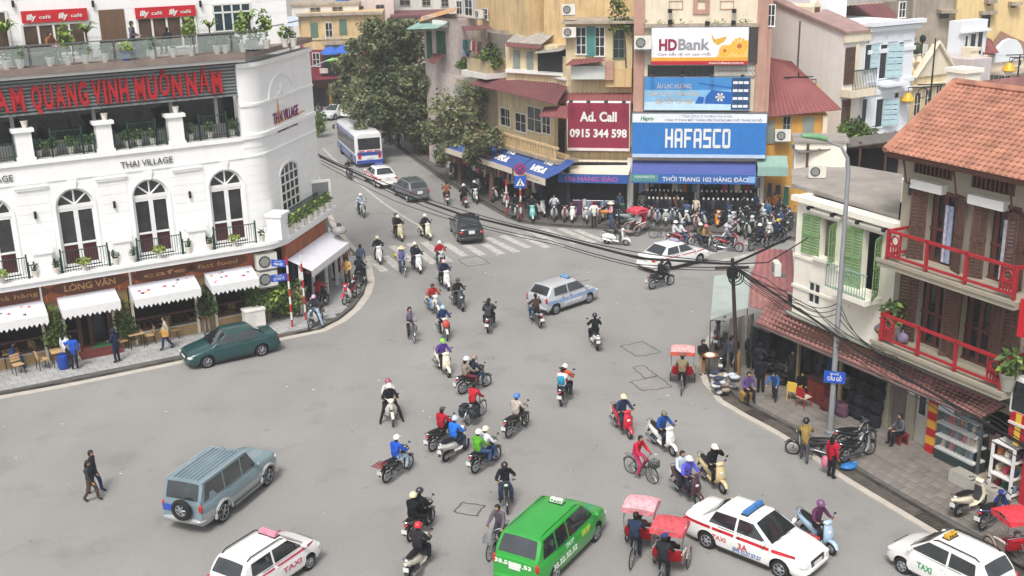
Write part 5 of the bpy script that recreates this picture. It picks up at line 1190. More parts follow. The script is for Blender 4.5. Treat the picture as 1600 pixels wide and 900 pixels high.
# air conditioners, cabinet
def ac(loc,yaw,label,s=1.0,group='air conditioners on walls'):
 t=thing('air_conditioner',label,'air conditioner',loc,yaw,group);t.scale=(s,s,s)
 bx('case',t,plain('d8d5cc',.5),-.42,-.3,0,.42,0,.62);part('fan_grille',MB().lathe([(.24,-.32),(.24,-.3)],(-.1,0,.31),16,axis='y'),MAT('darkgrey'),t)
 part('fan',MB().lathe([(.2,-.335),(.2,-.325)],(-.1,0,.31),6,axis='y'),plain('8a8a86',.5),t);bx('bracket',t,MAT('steel'),-.35,-.32,-.06,.35,.3,0);return t
ac(LW(FL.uv(414,412,.3)[0],.3,2.95),FL.yaw,'upper of the two air conditioners by the blue street sign',1.25);ac(LW(FL.uv(414,430,.3)[0],.3,2.05),FL.yaw,'lower of the two air conditioners by the blue street sign',1.25)
p=G(398,512,KZ);t=thing('utility_cabinet','white utility cabinet behind the roof of the dark green sedan','cabinet',p,FL.yaw);bx('case',t,plain('dcdad4',.5),-.5,-.3,0,.5,.3,.95);bx('lid',t,plain('e6e4de',.5),-.54,-.34,.95,.54,.34,1.03);bx('door_panel',t,plain('d2d0ca',.5),-.46,-.312,.06,.0,-.298,.9)
t=thing('display_panel','grey panel in a white frame at the end of the corner ledge','panel',FC.w(6.1,.2,4.36),FC.yaw-.9);bx('frame',t,MAT('white'),-.75,-.1,.25,.75,.1,1.55);bx('panel',t,plain('77787a',.7),-.6,-.115,.36,.6,-.1,1.44);bx('foot',t,MAT('white'),-.6,-.3,0,.6,.3,.25)
p=FC.w(5.6,1.5,2.9);t=thing('lantern','grey round lantern hanging beyond the corner awning','lantern',p);part('shade',MB().ell((0,0,.4),(.42,.42,.26),14,7),plain('9a9a9c',.4),t,60);part('cap',MB().lathe([(.16,.62),(.1,.78)],n=10),MAT('darkgrey'),t);part('hanger',MB().tube([(0,0,.75),(-.6,0,1.1)],.02,5),MAT('steel'),t)
# blue water drum, striped sign posts with street name plates
p=G(100,576,KZ);t=thing('water_drum','blue plastic drum on the pavement beside the man in blue','drum',p);part('barrel',MB().lathe([(.2,0),(.25,.12),(.26,.4),(.24,.62),(.12,.7)],n=14),plain('22449a',.35),t,50);part('lid',MB().lathe([(.12,.7),(.12,.76)],n=12),plain('1a3578',.4),t)
def striped_pole(px,py,h,label,r=.05,lean=0,signs=()):
 t=thing('sign_post',label,'sign post',G(px,py,KZ),0,'red and white striped posts');n=int(h/.4)
 for i in range(n):part('red_band' if i%2==0 else 'white_band',MB().lathe([(r,h*i/n),(r,h*(i+1)/n)],n=8),plain('b92a2c',.5)if i%2==0 else plain('e2e0dc',.5),t)
 return t
t=striped_pole(457,511,3.6,'left striped post of the pair by the corner, carrying two blue street name plates')
def plate(t,z,yaw,s,sub=None,wd=.78,ht=.36):
 o=bx('name_plate',t,plain('2450b4',.4),-wd-.06,-.03,z,-.06,-.005,z+ht);o.rotation_euler=(0,0,yaw)
 text(o,s,-wd/2-.06,-.034,z+ht*.38,ht*.32,MAT('white'),w=wd*.66,bold=.02,depth=.004)
 if sub:text(o,sub,-wd/2-.06,-.034,z+ht*.78,ht*.16,MAT('white'),w=wd*.4,depth=.004)
 return o
plate(t,2.45,.35,'LÊ THÁI TỔ','PHỐ');plate(t,3.1,-.3,'ĐINH LIỆT','PHỐ')
striped_pole(478,500,3.4,'right striped post of the pair by the corner awning')
# ------------------------------------------------------------------ the block of shops in the middle
Y_wall=mt('yellow_stucco',hx('cdb184'),.9,var=.15,vs=.8,streak=.75,grime=hx('87755c'),bump=.1)
Y_wall2=mt('pale_yellow_stucco',hx('d3c29c'),.9,var=.12,vs=1.0,streak=.7,grime=hx('84786a'),bump=.1)
C_wall=mt('cream_stucco',hx('e2d6bf'),.9,var=.09,vs=.8,streak=.4,grime=hx('a3957f'),bump=.06)
P_wall=mt('pink_stucco',hx('b58f80'),.9,var=.14,vs=1.2,streak=.5,grime=hx('8a6a60'))
G_wall=mt('grey_stucco',hx('d6d2cd'),.9,var=.08,vs=1.0,streak=.35,grime=hx('8f8a84'),bump=.1)
O_wall=mt('old_wall',hx('a79b8c'),.95,var=.25,vs=1.2,streak=.6,grime=hx('4f4943'),bump=.15)
R_tin=mt('red_tin',hx('734648'),.7,var=.15,vs=.8,streak=.35,grime=hx('6a4a48'))
R_tin2=mt('bright_red_tin',hx('87504f'),.7,var=.15,vs=.8,streak=.15,grime=hx('7a4a4a'))
G_tin=mt('grey_tin',hx('a9a59d'),.6,var=.2,vs=1.0,streak=.5,grime=hx('6a655e'))
T_tin=mt('teal_tin',hx('8fb0a6'),.6,var=.12,vs=1.0,streak=.2)
B_awn=mt('blue_awning',hx('3c5796'),.8,var=.1,vs=1.5,streak=.15,grime=hx('2c3f70'))
M_cloth=[cloth(c)for c in('8a2a34','2a3a5a','3a3a3e','c9b9a0','5a3a5a','2f5a4a','b06a3a','6a6a72','c04a5a','202226','7a8aa0','d0c8c0')]
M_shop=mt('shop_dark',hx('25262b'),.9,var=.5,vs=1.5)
Sh_green=mt('green_shutter',hx('5c7a66'),.7,var=.12,vs=3,streak=.2);Sh_teal=mt('teal_shutter',hx('4f8a86'),.7,var=.12);Sh_grey=mt('grey_shutter',hx('8a938c'),.7,var=.12,streak=.2)
def P3(F,px,py,off=0.0,dz=0.0):
 u,z=F.uv(px,py,off);return(u,-off,z+dz)
def Froot(name,label,F,cat='building',group=None):return thing(name,label,cat,F.A,F.yaw,group)
def win(root,F,px,off=0.0,kind='dark',bars=1,rows=2,frame=None,depth=.12):
 u0,u1,z0,z1=F.rect(*px,off);y=-off
 f=MB();t=.06
 f.box(u0-t,y-.05,z0-t,u0,y+.02,z1+t).box(u1,y-.05,z0-t,u1+t,y+.02,z1+t).box(u0,y-.05,z1,u1,y+.02,z1+t).box(u0-t-.03,y-.09,z0-t-.02,u1+t+.03,y+.02,z0)
 for k in range(1,bars+1):u=lerp(u0,u1,k/(bars+1));f.box(u-.025,y-.03,z0,u+.025,y+.01,z1)
 for k in range(1,rows):z=lerp(z0,z1,k/rows);f.box(u0,y-.028,z-.02,u1,y+.01,z+.02)
 w_=part('window',f,frame or MAT('white'),root)
 bx('pane',w_,MAT('window'),u0,y-.012,z0,u1,y-.004,z1)
 if kind=='closed':
  m=MB();n=max(4,int((z1-z0)/.12))
  for s in(0,1):
   a,b=lerp(u0,u1,.5*s)+.01,lerp(u0,u1,.5*s+.5)-.01
   m.box(a,y-.06,z0,b,y-.035,z1)
   for k in range(n):z=lerp(z0,z1,(k+.5)/n);m.box(a+.05,y-.075,z-.03,b-.05,y-.06,z+.02)
  part('shutter',m,frame or Sh_green,w_)
 return w_
def tin(name,root,p,mat,n=14,th=.04,label=None):
 """corrugated sheet on four corners: p0 p1 along the eave, p2 p3 along the top (p3 above p0)"""
 p=[Vector(q)for q in p];m=MB();m.prism([tuple(q)for q in p],(0,0,th))
 for i in range(n+1):
  a=p[0].lerp(p[1],i/n);b=p[3].lerp(p[2],i/n);d=(p[1]-p[0]).normalized()*((p[1]-p[0]).length/n*.22)
  d2=(p[2]-p[3]).normalized()*((p[2]-p[3]).length/n*.22)
  up=Vector((0,0,th+.05));lo=Vector((0,0,th))
  m.rings([[tuple(a-d+lo),tuple(a+up),tuple(a+d+lo)],[tuple(b-d2+lo),tuple(b+up),tuple(b+d2+lo)]])
 return part(name,m,mat,root,label=label)
def block(root,mat,u0,u1,y0,y1,z0,z1,name='wall'):return bx(name,root,mat,u0,y0,z0,u1,y1,z1)
# --- tall building with the bank board
TW=Froot('tower_building','tall cream building with pink pilasters carrying stacked advertising boards',FH)
ua,ub=FH.uv(990,90)[0],FH.uv(1198,90)[0]
block(TW,C_wall,ua,ub,0,12,0,20)
for a,b in((990,1006),(1181,1198)):u0,u1=FH.uv(a,90,.2)[0],FH.uv(b,90,.2)[0];bx('pilaster',TW,P_wall,u0,-.2,4,u1,0,20)
bx('side_wall',TW,P_wall,ub,.0,0,ub+.25,12,20)
u0,u1,z0,z1=FH.rect(1083,-6,1109,22,.1)
part('ornament',MB().box(u0,-.1,z0,u1,0,z0+.28).box(u0,-.1,z1-.28,u1,0,z1).box(u0,-.1,z0+.28,u0+.28,0,z1-.28).box(u1-.28,-.1,z0+.28,u1,0,z1-.28),P_wall,TW)
for px in((1045,1,1067,15),(1125,1,1147,15)):
 u0,u1,z0,z1=FH.rect(*px,.03);part('panel_outline',MB().box(u0,-.04,z0,u1,0,z0+.05).box(u0,-.04,z1-.05,u1,0,z1).box(u0,-.04,z0,u0+.05,0,z1).box(u1-.05,-.04,z0,u1,0,z1),P_wall,TW)
u0,u1,z0,z1=FH.rect(1007,37,1186,43,.3);bx('ledge',TW,O_wall,u0,-.35,z0,u1,0,z1)
m=MB();rg=random.Random(5)
for i in range(16):leafcloud(m,(rg.uniform(u0,u1),-.25,z1+.1),(.25,.12,.22),10,.07,[0,1,2],rg,.2)
part('moss',m,LEAF,TW)
for px,py in((1047,17),(1147,17),(1047,34),(1146,35),(1105,36)):u,z=FH.uv(px,py,.3);part('spotlight',MB().box(u-.14,-.5,z-.12,u+.14,-.2,z+.12).tube([(u,-.2,z),(u,0,z+.1)],.03,4),MAT('black'),TW)
u0,u1,z0,z1=FH.rect(1012,101,1180,119,0);bx('window_band',TW,MAT('window'),u0,-.03,z0,lerp(u0,u1,.62),.02,z1)
m=MB();n=9
for i in range(n):
 a=lerp(lerp(u0,u1,.63),u1,i/n);b=lerp(lerp(u0,u1,.63),u1,(i+1)/n)-.05
 for j in range(2):za,zb=lerp(z0,z1,j/2),lerp(z0,z1,(j+1)/2)-.04;m.box(a,-.12,za,b,-.05,za+.08).box(a,-.12,zb-.08,b,-.05,zb).box(a,-.12,za,a+.08,-.05,zb).box(b-.08,-.12,za,b,-.05,zb)
part('breeze_blocks',m,G_wall,TW,kind='stuff')
win(TW,FH,(1200,8,1210,40),0);
def board(name,label,F,px,off,mat,back=.25,frame=None):
 u0,u1,z0,z1=F.rect(*px,off);c=F.w((u0+u1)/2,off,z0);t=thing(name,label,'sign',c,F.yaw)
 w2,h=(u1-u0)/2,z1-z0
 bx('panel',t,mat,-w2,0,0,w2,.08,h);bx('frame',t,frame or MAT('steel'),-w2-.05,.02,-.05,w2+.05,back,h+.05);return t,w2,h
def lamps(t,w2,h,n,mat=None):
 for i in range(n):x=lerp(-w2*.85,w2*.85,i/max(n-1,1));part('sign_lamp',MB().tube([(x,0,h),(x,-.5,h+.18)],.02,4).box(x-.12,-.66,h+.1,x+.12,-.46,h+.25),MAT('darkgrey'),t)
t,w2,h=board('billboard','white and orange bank billboard with yellow flowers',FH,(1018,43,1169,101),.5,plain('ebe9ee',.5))
bx('red_band',t,plain('b5232e',.5),-w2,-.012,0,w2,0,h*.1);bx('orange_band',t,plain('e2a23c',.5),-w2,-.008,h*.1,w2,0,h*.2)
text(t,'HD',-w2+1.05,-.01,h*.55,h*.3,plain('8c2440',.5),w=1.15,bold=.045,depth=.01);text(t,'Bank',-w2+2.7,-.01,h*.56,h*.3,plain('8f9095',.5),w=2.0,bold=.03,depth=.01)
text(t,'Cam kết lợi ích cao nhất',-w2+2.1,-.01,h*.29,h*.075,plain('8a8088',.5),w=3.4,depth=.006);text(t,'www.hdbank.com.vn',w2-1.35,-.014,h*.05,h*.055,MAT('white'),w=2.2,depth=.006,bold=.02)
m=MB();m.prism([(-w2+3.75,-.012,h*.86),(-w2+4.0,-.012,h*.68),(-w2+4.75,-.012,h*.76),(-w2+4.6,-.012,h*.62),(-w2+4.2,-.012,h*.52),(-w2+3.9,-.012,h*.62)],(0,.012,0));part('emblem',m,plain('d5a63a',.5),t)
part('flower_glow',MB().prism([(w2-2.0,-.011,h*.2),(w2,-.011,h*.2),(w2,-.011,h*.66),(w2-.9,-.011,h*.6),(w2-1.6,-.011,h*.45)],(0,.01,0)),plain('eac068',.6),t)
for x,z,r in((w2-.55,h*.5,.5),(w2-1.45,h*.38,.36)):
 m=MB()
 for k in range(12):a=k*math.pi/6;m.prism([(x+r*.3*math.cos(a),-.02,z+r*.3*math.sin(a)),(x+r*math.cos(a-.22),-.02,z+r*math.sin(a-.22)),(x+r*1.08*math.cos(a),-.02,z+r*1.08*math.sin(a)),(x+r*math.cos(a+.22),-.02,z+r*math.sin(a+.22))],(0,.01,0))
 f=part('flower',m,plain('e8b02c',.6),t);part('flower_heart',MB().lathe([(r*.32,-.03),(r*.32,-.01)],(x,0,z),12,axis='y'),plain('c8682c',.6),f)
u0,u1,z0,z1=FH.rect(1171,42,1184,98,.3);bx('shutter_panel',TW,mt('dark_slats',hx('3f3a38'),.7,var=.2),u0,-.3,z0,u1,0,z1)
t,w2,h=board('billboard','blue advertising board with a delivery truck and stacked crates',FH,(1007,121,1171,172),.5,plain('7fb4dc',.5));lamps(t,w2,h,4)
bx('sky_band',t,plain('3f86c4',.5),-w2,-.006,h*.62,w2,0,h);bx('pale_band',t,plain('b9d6ea',.5),-w2,-.006,0,w2,0,h*.25)
for i,(s,z)in enumerate((('ÂU LẠC HƯƠNG',.74),('DÁM TỰ SÁT TẤM HỒNG',.5),('GIÁ TỐT TỪ 1990',.27))):text(t,s,-w2+1.9,-.012,h*z,h*.14,plain('c9b9a4' if i<2 else 'c8a45a',.5),w=(2.2,3.3,2.4)[i],bold=.006,depth=.006)
m=MB().prism([(.5,-.014,h*.2),(2.3,-.014,h*.18),(2.3,-.014,h*.55),(.95,-.014,h*.62),(.6,-.014,h*.42)],(0,.012,0)).prism([(-.1,-.014,h*.2),(.45,-.014,h*.2),(.5,-.014,h*.4),(.15,-.014,h*.42)],(0,.012,0)).prism([(.05,-.014,h*.85),(2.2,-.014,h*.7),(2.2,-.014,h*.66),(.05,-.014,h*.81)],(0,.012,0));part('truck_print',m,plain('1f5fae',.5),t)
m=MB()
for i in range(4):
 for j in range(3):m.box(w2-1.05+.34*j,-.014,h*(.08+.24*i),w2-.76+.34*j,-.002,h*(.16+.24*i))
part('crate_print',m,plain('e6e8ec',.5),t);bx('crate_ground',t,plain('27496f',.5),w2-1.15,-.008,0.02,w2,-.001,h*.98)
m=MB()
for k in range(6):a=k*math.pi/3;m.prism([(1.5+.3*math.cos(a+q),-.02,h*.4+.3*math.sin(a+q))if q else(1.5,-.02,h*.4)for q in(0,-.3,.3)],(0,.006,0))
part('star_print',m,plain('d9d2c0',.5),t)
# --- HAFASCO sign
t,w2,h=board('shop_sign','large blue shop sign with white block letters and white heading',FH,(988,178,1197,246),.9,plain('2f76bd',.45),.9)
bx('heading',t,plain('dfe4ea',.5),-w2,-.012,h*.8,w2,0,h);bx('base_rail',t,plain('b9cbe0',.5),-w2,-.03,-.02,w2,0,h*.07)
text(t,'Hapro',-w2+.95,-.014,h*.9,h*.1,plain('2c7a4a',.5),w=.85,bold=.03,depth=.006,shear=.2)
text(t,'TỔNG CÔNG TY THƯƠNG MẠI HÀ NỘI',.5,-.014,h*.945,h*.05,plain('5a6a90',.5),w=3.2,depth=.004);text(t,'CÔNG TY TNHH MỘT THÀNH VIÊN THƯƠNG MẠI THỜI TRANG HÀ NỘI',.9,-.014,h*.86,h*.05,plain('4a5a88',.5),w=6.2,depth=.004,bold=.01)
def blockletters(t,s,x0,x1,z0,z1,mat,y=-.03):
 n=len(s);cw=(x1-x0)/n;H_=z1-z0;st=.2
 for i,ch in enumerate(s):
  m=MB();a=x0+cw*i;b=a+cw*.82;T=(b-a)*.27;hb=H_*.17
  def R(xa,xb,za,zb):m.box(lerp(a,b,xa),y,z0+H_*za,lerp(a,b,xb),0,z0+H_*zb)
  L_,R_=(0,.27),(.73,1)
  if ch=='H':R(*L_,0,1);R(*R_,0,1);R(.27,.73,.42,.58)
  if ch=='A':R(*L_,0,.9);R(*R_,0,.9);R(.1,.9,.86,1);R(.27,.73,.34,.5)
  if ch=='F':R(*L_,0,1);R(.27,1,.84,1);R(.27,.85,.42,.58)
  if ch=='S':R(0,1,0,.16);R(0,1,.42,.58);R(0,1,.84,1);R(*R_,.16,.42);R(*L_,.58,.84)
  if ch=='C':R(*L_,.05,.95);R(.1,1,0,.16);R(.1,1,.84,1)
  if ch=='O':R(*L_,.05,.95);R(*R_,.05,.95);R(.1,.9,0,.16);R(.1,.9,.84,1)
  part('letter',m,mat,t)
blockletters(t,'HAFASCO',-w2+2.15,w2-2.15,h*.22,h*.66,MAT('white'))
# --- awnings over the two shop fronts
def shop_awning(label,F,x0,x1,ytop,yfront,yval,out0,out1,mat,vmat,group=None,solid_=True):
 u0,u1=F.uv(x0,yfront,out1)[0],F.uv(x1,yfront,out1)[0];xm=(x0+x1)/2
 zt=F.uv(xm,ytop,out0)[1];zf=F.uv(xm,yfront,out1)[1];zv=F.uv(xm,yval,out1)[1]
 c=(u0+u1)/2;t=thing('awning',label,'awning',F.w(c,0,0),F.yaw,group);w2=(u1-u0)/2
 sheet=MB();n=8
 R=[]
 for i in range(n+1):q=i/n;R.append([(-w2,-lerp(out0,out1,q),lerp(zt,zf,q)-.12*math.sin(math.pi*q)),(w2,-lerp(out0,out1,q),lerp(zt,zf,q)-.12*math.sin(math.pi*q)),(w2,-lerp(out0,out1,q),lerp(zt,zf,q)+.03-.12*math.sin(math.pi*q)),(-w2,-lerp(out0,out1,q),lerp(zt,zf,q)+.03-.12*math.sin(math.pi*q))])
 sheet.rings(R);part('sheet',sheet,mat,t)
 v=bx('valance',t,vmat,-w2,-out1-.02,zv,w2,-out1,zf+.03)
 for k in range(5):x=lerp(-w2+.1,w2-.1,k/4);part('rod',MB().tube([(x,-out0,zt-.1),(x,-out1+.05,zf-.1)],.02,4),MAT('steel'),t)
 return t,v,w2,zv,zf,out1
t,v,w2,zv,zf,o1=shop_awning('long blue awning with white lettering below the blue shop sign',FH,986,1182,252,273,287,.3,2.0,mt('violet_blue_awning',hx('4c5a9a'),.8,var=.08,vs=1.5,streak=.1),plain('2f62a8',.7))
text(v,'THỜI TRANG 102 HÀNG ĐÀO',.75,-o1-.025,(zv+zf)/2,(zf-zv)*.5,MAT('white'),w=w2*1.36,bold=.008,depth=.006)
bx('green_panel',v,plain('4f8a8c',.6),-w2,-o1-.028,zv+.1,-w2+1.75,-o1-.02,zf);text(v,'HAFASCO',-w2+.9,-o1-.034,zv+(zf-zv)*.72,(zf-zv)*.28,plain('bfd8d0',.6),w=1.3,bold=.02,depth=.004)
bx('logo_panel',v,plain('8ab0d8',.6),w2-.55,-o1-.028,zv+.1,w2-.08,-o1-.02,zf-.08)
FA=Frame(G(885,330),-.2)
t,v,w2,zv,zf,o1=shop_awning('stained white awning with a blue lettered valance',FA,872,982,250,273,286,.3,2.0,mt('stained_awning',hx('ddd3c0'),.85,var=.1,vs=1.5,streak=.45,grime=hx('a98f72')),plain('2f5aa0',.7))
text(v,'106 HÀNG ĐÀO',-.1,-o1-.025,(zv+zf)/2,(zf-zv)*.55,plain('a85a9a',.6),w=w2*1.5,bold=.03,depth=.006)
# --- shop fronts: dark rooms, hanging clothes, rows of mannequins
SHB=Froot('shop_building','shop building behind the awnings with dark open fronts full of clothes',FH)
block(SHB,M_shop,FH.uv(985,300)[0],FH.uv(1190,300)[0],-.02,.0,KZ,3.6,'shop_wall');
for px in(985,1090,1188):u=FH.uv(px,300)[0];bx('pillar',SHB,G_wall,u-.2,-.3,0,u+.2,0,3.9)
bx('upper_wall',SHB,C_wall,ua,-.25,3.6,ub,0,4.4)
def garment(mb,x,y,z,w,h,mi):
 mb.rings([[(x-w*.5,y-.05,z),(x+w*.5,y-.05,z),(x+w*.5,y+.05,z),(x-w*.5,y+.05,z)],[(x-w*.62,y-.09,z-h),(x+w*.62,y-.09,z-h),(x+w*.62,y+.09,z-h),(x-w*.62,y+.09,z-h)]],mi)
def clothes_rack(label,F,x0,x1,off,z,seed,n=None,group='clothes hanging at the shop fronts',zz=KZ):
 u0,u1=F.uv(x0,320,off)[0],F.uv(x1,320,off)[0];t=thing('clothes_rack',label,'clothes rack',F.w((u0+u1)/2,off,zz),F.yaw,group);w2=abs(u1-u0)/2
 part('rail',MB().tube([(-w2,0,z),(w2,0,z)],.02,5).tube([(-w2,0,0),(-w2,0,z)],.02,5).tube([(w2,0,0),(w2,0,z)],.02,5),MAT('steel'),t)
 rg=random.Random(seed);n=n or int(w2*2/.3)
 for i in range(n):
  m=MB();garment(m,lerp(-w2,w2,(i+.5)/n),rg.uniform(-.05,.05),z-.03,rg.uniform(.2,.34),rg.uniform(.6,1.2),0);part('garment',m,M_cloth[rg.randrange(12)],t)
 return t
for i,(F,a,b,off,z)in enumerate([(FA,880,930,.6,2.3),(FA,930,982,.5,2.4),(FH,990,1030,.4,2.6),(FH,1050,1088,.3,2.7),(FH,1092,1135,.3,2.7),(FH,1140,1186,.4,2.6),(FA,895,960,1.4,1.0)]):
 clothes_rack('rack of clothes %s'%['at the left end of the white awning','at the right end of the white awning','in the left bay of the blue awning','left of the middle pillar of the blue awning','right of the middle pillar of the blue awning','in the right bay of the blue awning','low in front under the white awning'][i],F,a,b,off,z,i+11)
MQ=Kit();MQ.add('stand',MB().lathe([(.16,0),(.02,.03),(.02,.75)],n=8),'steel');MQ.add('torso',MB().loft([(0,.72,.16,.12),(0,.9,.15,.11),(0,1.15,.19,.12),(0,1.28,.16,.08),(0,1.34,.06,.05)],10),'cl',None,(0,0,0),50);MQ.add('neck_block',MB().lathe([(.055,1.32),(.06,1.42),(.05,1.46)],n=8),'white');MQ.add('trousers',MB().loft([(0,.74,.17,.12),(0,.5,.16,.11),(0,.1,.14,.1)],8),'cl2')
for g,(x0,x1,n,rows)in enumerate([(1011,1063,9,2),(1096,1172,11,2)]):
 for r in range(rows):
  for i in range(n):
   x=lerp(x0,x1,i/(n-1));u=FH.uv(x,330,.9+.7*r)[0]
   t=thing('mannequin','dark dressed headless mannequin in the %s row of the %s group, %s from the left'%(['back','front'][r],['left','right'][g],ORD[i]),'mannequin',FH.w(u+.12*r,.75+.75*r,KZ+(.35 if r==0 else 0)),FH.yaw-1.57,'mannequins in rows')
   MQ.place(t,dict(cl=M_cloth[9 if(i+r)%3 else 2],cl2=M_cloth[9 if i%4 else 1]))
for i,(x,y,c)in enumerate([(908,332,'3a6aa8'),(914,334,'3a6aa8'),(938,336,'4a86b8'),(944,335,'3f78b0')]):
 t=thing('stool','low blue plastic stool under the white awning, %s from the left'%ORD[i],'stool',G(x,y,KZ),0,'blue stools');bx('seat',t,plain(c,.4),-.2,-.2,.38,.2,.2,.42)
 for a in(-1,1):
  for b in(-1,1):part('leg',MB().tube([(a*.2,b*.2,0),(a*.16,b*.16,.38)],.025,5),plain(c,.4),t)
for i,(x,y,c)in enumerate([(917,332,'a88a3c'),(926,331,'8a6a4a'),(900,327,'7a3a3a'),(934,330,'9a8a6a')]):
 m=MB();rg=random.Random(i);
 for k in range(7):m.ell((rg.uniform(-.4,.4),rg.uniform(-.25,.25),.15+.25*(k//3)),(.25,.2,.14),8,5,k%3)
 solid('goods_pile',m,[cloth(c),M_cloth[(i*3)%12],M_cloth[(i*5+1)%12]],'heap of %s goods laid out under the white awning'%['mustard','brown','dark red','sand coloured'][i],'goods',G(x,y,KZ),0,'goods under the white awning')
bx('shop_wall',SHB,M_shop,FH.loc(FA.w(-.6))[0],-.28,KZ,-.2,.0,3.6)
# --- maroon board with the phone number
t,w2,h=board('billboard','maroon billboard with a white telephone number',FA,(887,161,983,235),.8,plain('8c2a42',.5),.6,MAT('white'));lamps(t,w2,h,4)
text(t,'Ad. Call',0,-.012,h*.72,h*.2,MAT('white'),w=w2*1.2,bold=.035,depth=.008);text(t,'0915 344 598',0,-.012,h*.37,h*.17,MAT('white'),w=w2*1.86,bold=.035,depth=.008);bx('teeth',t,plain('e4d6d6',.5),-w2,-.02,-.02,w2,0,h*.05)
# --- yellow corner block with red roofs
YB=Froot('corner_shop_house','old yellow corner house with red tin roofs and blue awnings',FS)
u0,u1=FS.uv(700,200)[0],FS.uv(884,235)[0]
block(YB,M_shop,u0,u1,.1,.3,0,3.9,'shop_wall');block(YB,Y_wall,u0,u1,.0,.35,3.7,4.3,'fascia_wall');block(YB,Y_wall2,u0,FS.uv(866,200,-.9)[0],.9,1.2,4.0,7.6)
bx('balcony_floor',YB,O_wall,u0,-.7,3.75,u1,1.0,3.98)
m=MB();k=FS.uv(786,215,.6)[0]
while k<u1-.3:m.box(k,-.66,4.0,k+.16,-.56,4.75);k+=.36
m.box(FS.uv(786,215,.6)[0],-.7,4.75,u1,-.5,4.9);m.box(FS.uv(786,215,.6)[0],-.7,3.98,u1,-.5,4.08);part('balustrade',m,Y_wall,YB)
for px in((783,170,797,196),(806,178,822,205),(825,168,846,205),(848,182,860,208)):win(YB,FS,px,-.9,'dark',1,2)
tin('roof',YB,[P3(FS,736,132,.9),P3(FS,868,164,.9),P3(FS,886,136,-2.6),P3(FS,786,106,-2.6)],R_tin,26)
tin('lower_roof',YB,[P3(FS,843,182,1.0),P3(FS,886,186,1.6),P3(FS,886,166,.2),P3(FS,852,168,-.2)],R_tin2,10)
block(YB,Y_wall2,FS.uv(780,110,-2.7)[0],FS.uv(886,130,-2.7)[0],2.7,3.1,7.0,FS.uv(840,82,-2.7)[1])
a,b=FS.uv(780,104,-2.7),FS.uv(886,126,-2.7);bx('coping',YB,MAT('white'),a[0],2.55,a[1]-.1,b[0],3.15,a[1]+.05)
FY=Frame(FS.w(FS.uv(886,130,-2.7)[0],-2.7),FH.yaw)
YH=Froot('upper_house','yellow upper house with teal shutters above the maroon billboard',FY)
z_=lambda px,py,off=0:FY.uv(px,py,off)[1]
ur=FY.uv(988,80)[0];ul=FY.uv(795,60)[0]
block(YH,Y_wall2,FY.uv(884,70)[0],ur,0,6,4.0,z_(930,34));block(YH,Y_wall,FY.uv(850,20,-3)[0],ur,3.0,9,6,19)
FN=Frame(FS.w(FS.uv(872,128,-2.7)[0],-2.75),-.62);NHs=Froot('attic_house','small yellow attic with two narrow shutters and a tin roof above the red roof',FN)
block(NHs,Y_wall2,FN.uv(790,85)[0],FN.uv(872,100)[0],0,3.5,5.0,FN.uv(830,70)[1]);bx('coping',NHs,MAT('white'),FN.uv(793,104)[0],-.3,FN.uv(825,111)[1]-.15,FN.uv(884,118)[0],.1,FN.uv(825,109)[1])
block(YH,Y_wall,FY.uv(884,200)[0]-.1,ur,.3,.7,0,z_(940,160)-.2,'lower_wall')
tin('roof',YH,[(FY.uv(862,160)[0],-1.2,z_(930,162,1.2)),(ur+.1,-1.2,z_(930,162,1.2)),(ur+.1,1.0,z_(930,136)),(FY.uv(884,138)[0],1.0,z_(930,136))],R_tin2,16)
bx('roof_slab',YH,O_wall,FY.uv(880,36)[0],-.7,z_(930,36),ur+.3,3.1,z_(930,36)+.18)
for px,kd,fr in(((901,43,915,84),'dark',MAT('white')),((917,43,930,86),'closed',Sh_teal),((930,43,944,87),'dark',MAT('white')),((959,47,975,90),'dark',Sh_green)):win(YH,FY,px,0,kd,1,3,fr)
for px in((803,80,811,106),(824,82,832,110)):win(NHs,FN,px,.02,'closed',1,2,Sh_grey)
for px in((770,0,780,10),):pass
tin('shed_roof',NHs,[P3(FN,792,66,.5),P3(FN,846,70,.5),P3(FN,876,45,-3),P3(FN,822,41,-3)],G_tin,12)
tin('eave_roof',NHs,[P3(FN,792,73,.6),P3(FN,842,77,.6),P3(FN,846,70,.45),P3(FN,792,66,.45)],R_tin,8)
bx('shed',NHs,M_shop,FN.uv(840,90,.3)[0],-.3,FN.uv(855,114,.3)[1],FN.uv(888,92,.3)[0],1.5,FN.uv(855,80,.3)[1]);tin('shed_cover',NHs,[P3(FN,836,84,.9),P3(FN,876,80,.9),P3(FN,900,70,-1),P3(FN,848,72,-1)],G_tin,8)
bx('cabin',YH,plain('c9cdca',.7),FY.uv(892,115,.9)[0],-.9,z_(920,124,.9),FY.uv(945,115,.9)[0],-.1,z_(920,103,.9));tin('cabin_roof',YH,[P3(FY,884,103,1.4),P3(FY,944,96,1.4),P3(FY,936,90,-.2),P3(FY,898,92,-.2)],R_tin2,8)
bx('parapet',YH,Y_wall,FY.uv(946,118,.6)[0],-.6,z_(965,136,.6),ur,0,z_(965,107,.6));bx('brick_stub',YH,P_wall,FY.uv(945,110,.85)[0],-.85,z_(950,125,.85),FY.uv(959,110,.85)[0],-.4,z_(950,95,.85))
def acw(F,px,py,off,label,s=1.0):u,z=F.uv(px,py,off);return ac(F.w(u,off+.3,z),F.yaw,label,s)
acw(FY,890,22,0,'air conditioner high on the yellow wall left of the hanging plant',1.1);acw(FY,891,57,0,'air conditioner left of the teal shuttered windows',1.1);acw(FH,1005,75,.2,'air conditioner left of the bank billboard',1.3)
m=MB();rg=random.Random(8);u,z=FY.uv(975,22,.3)
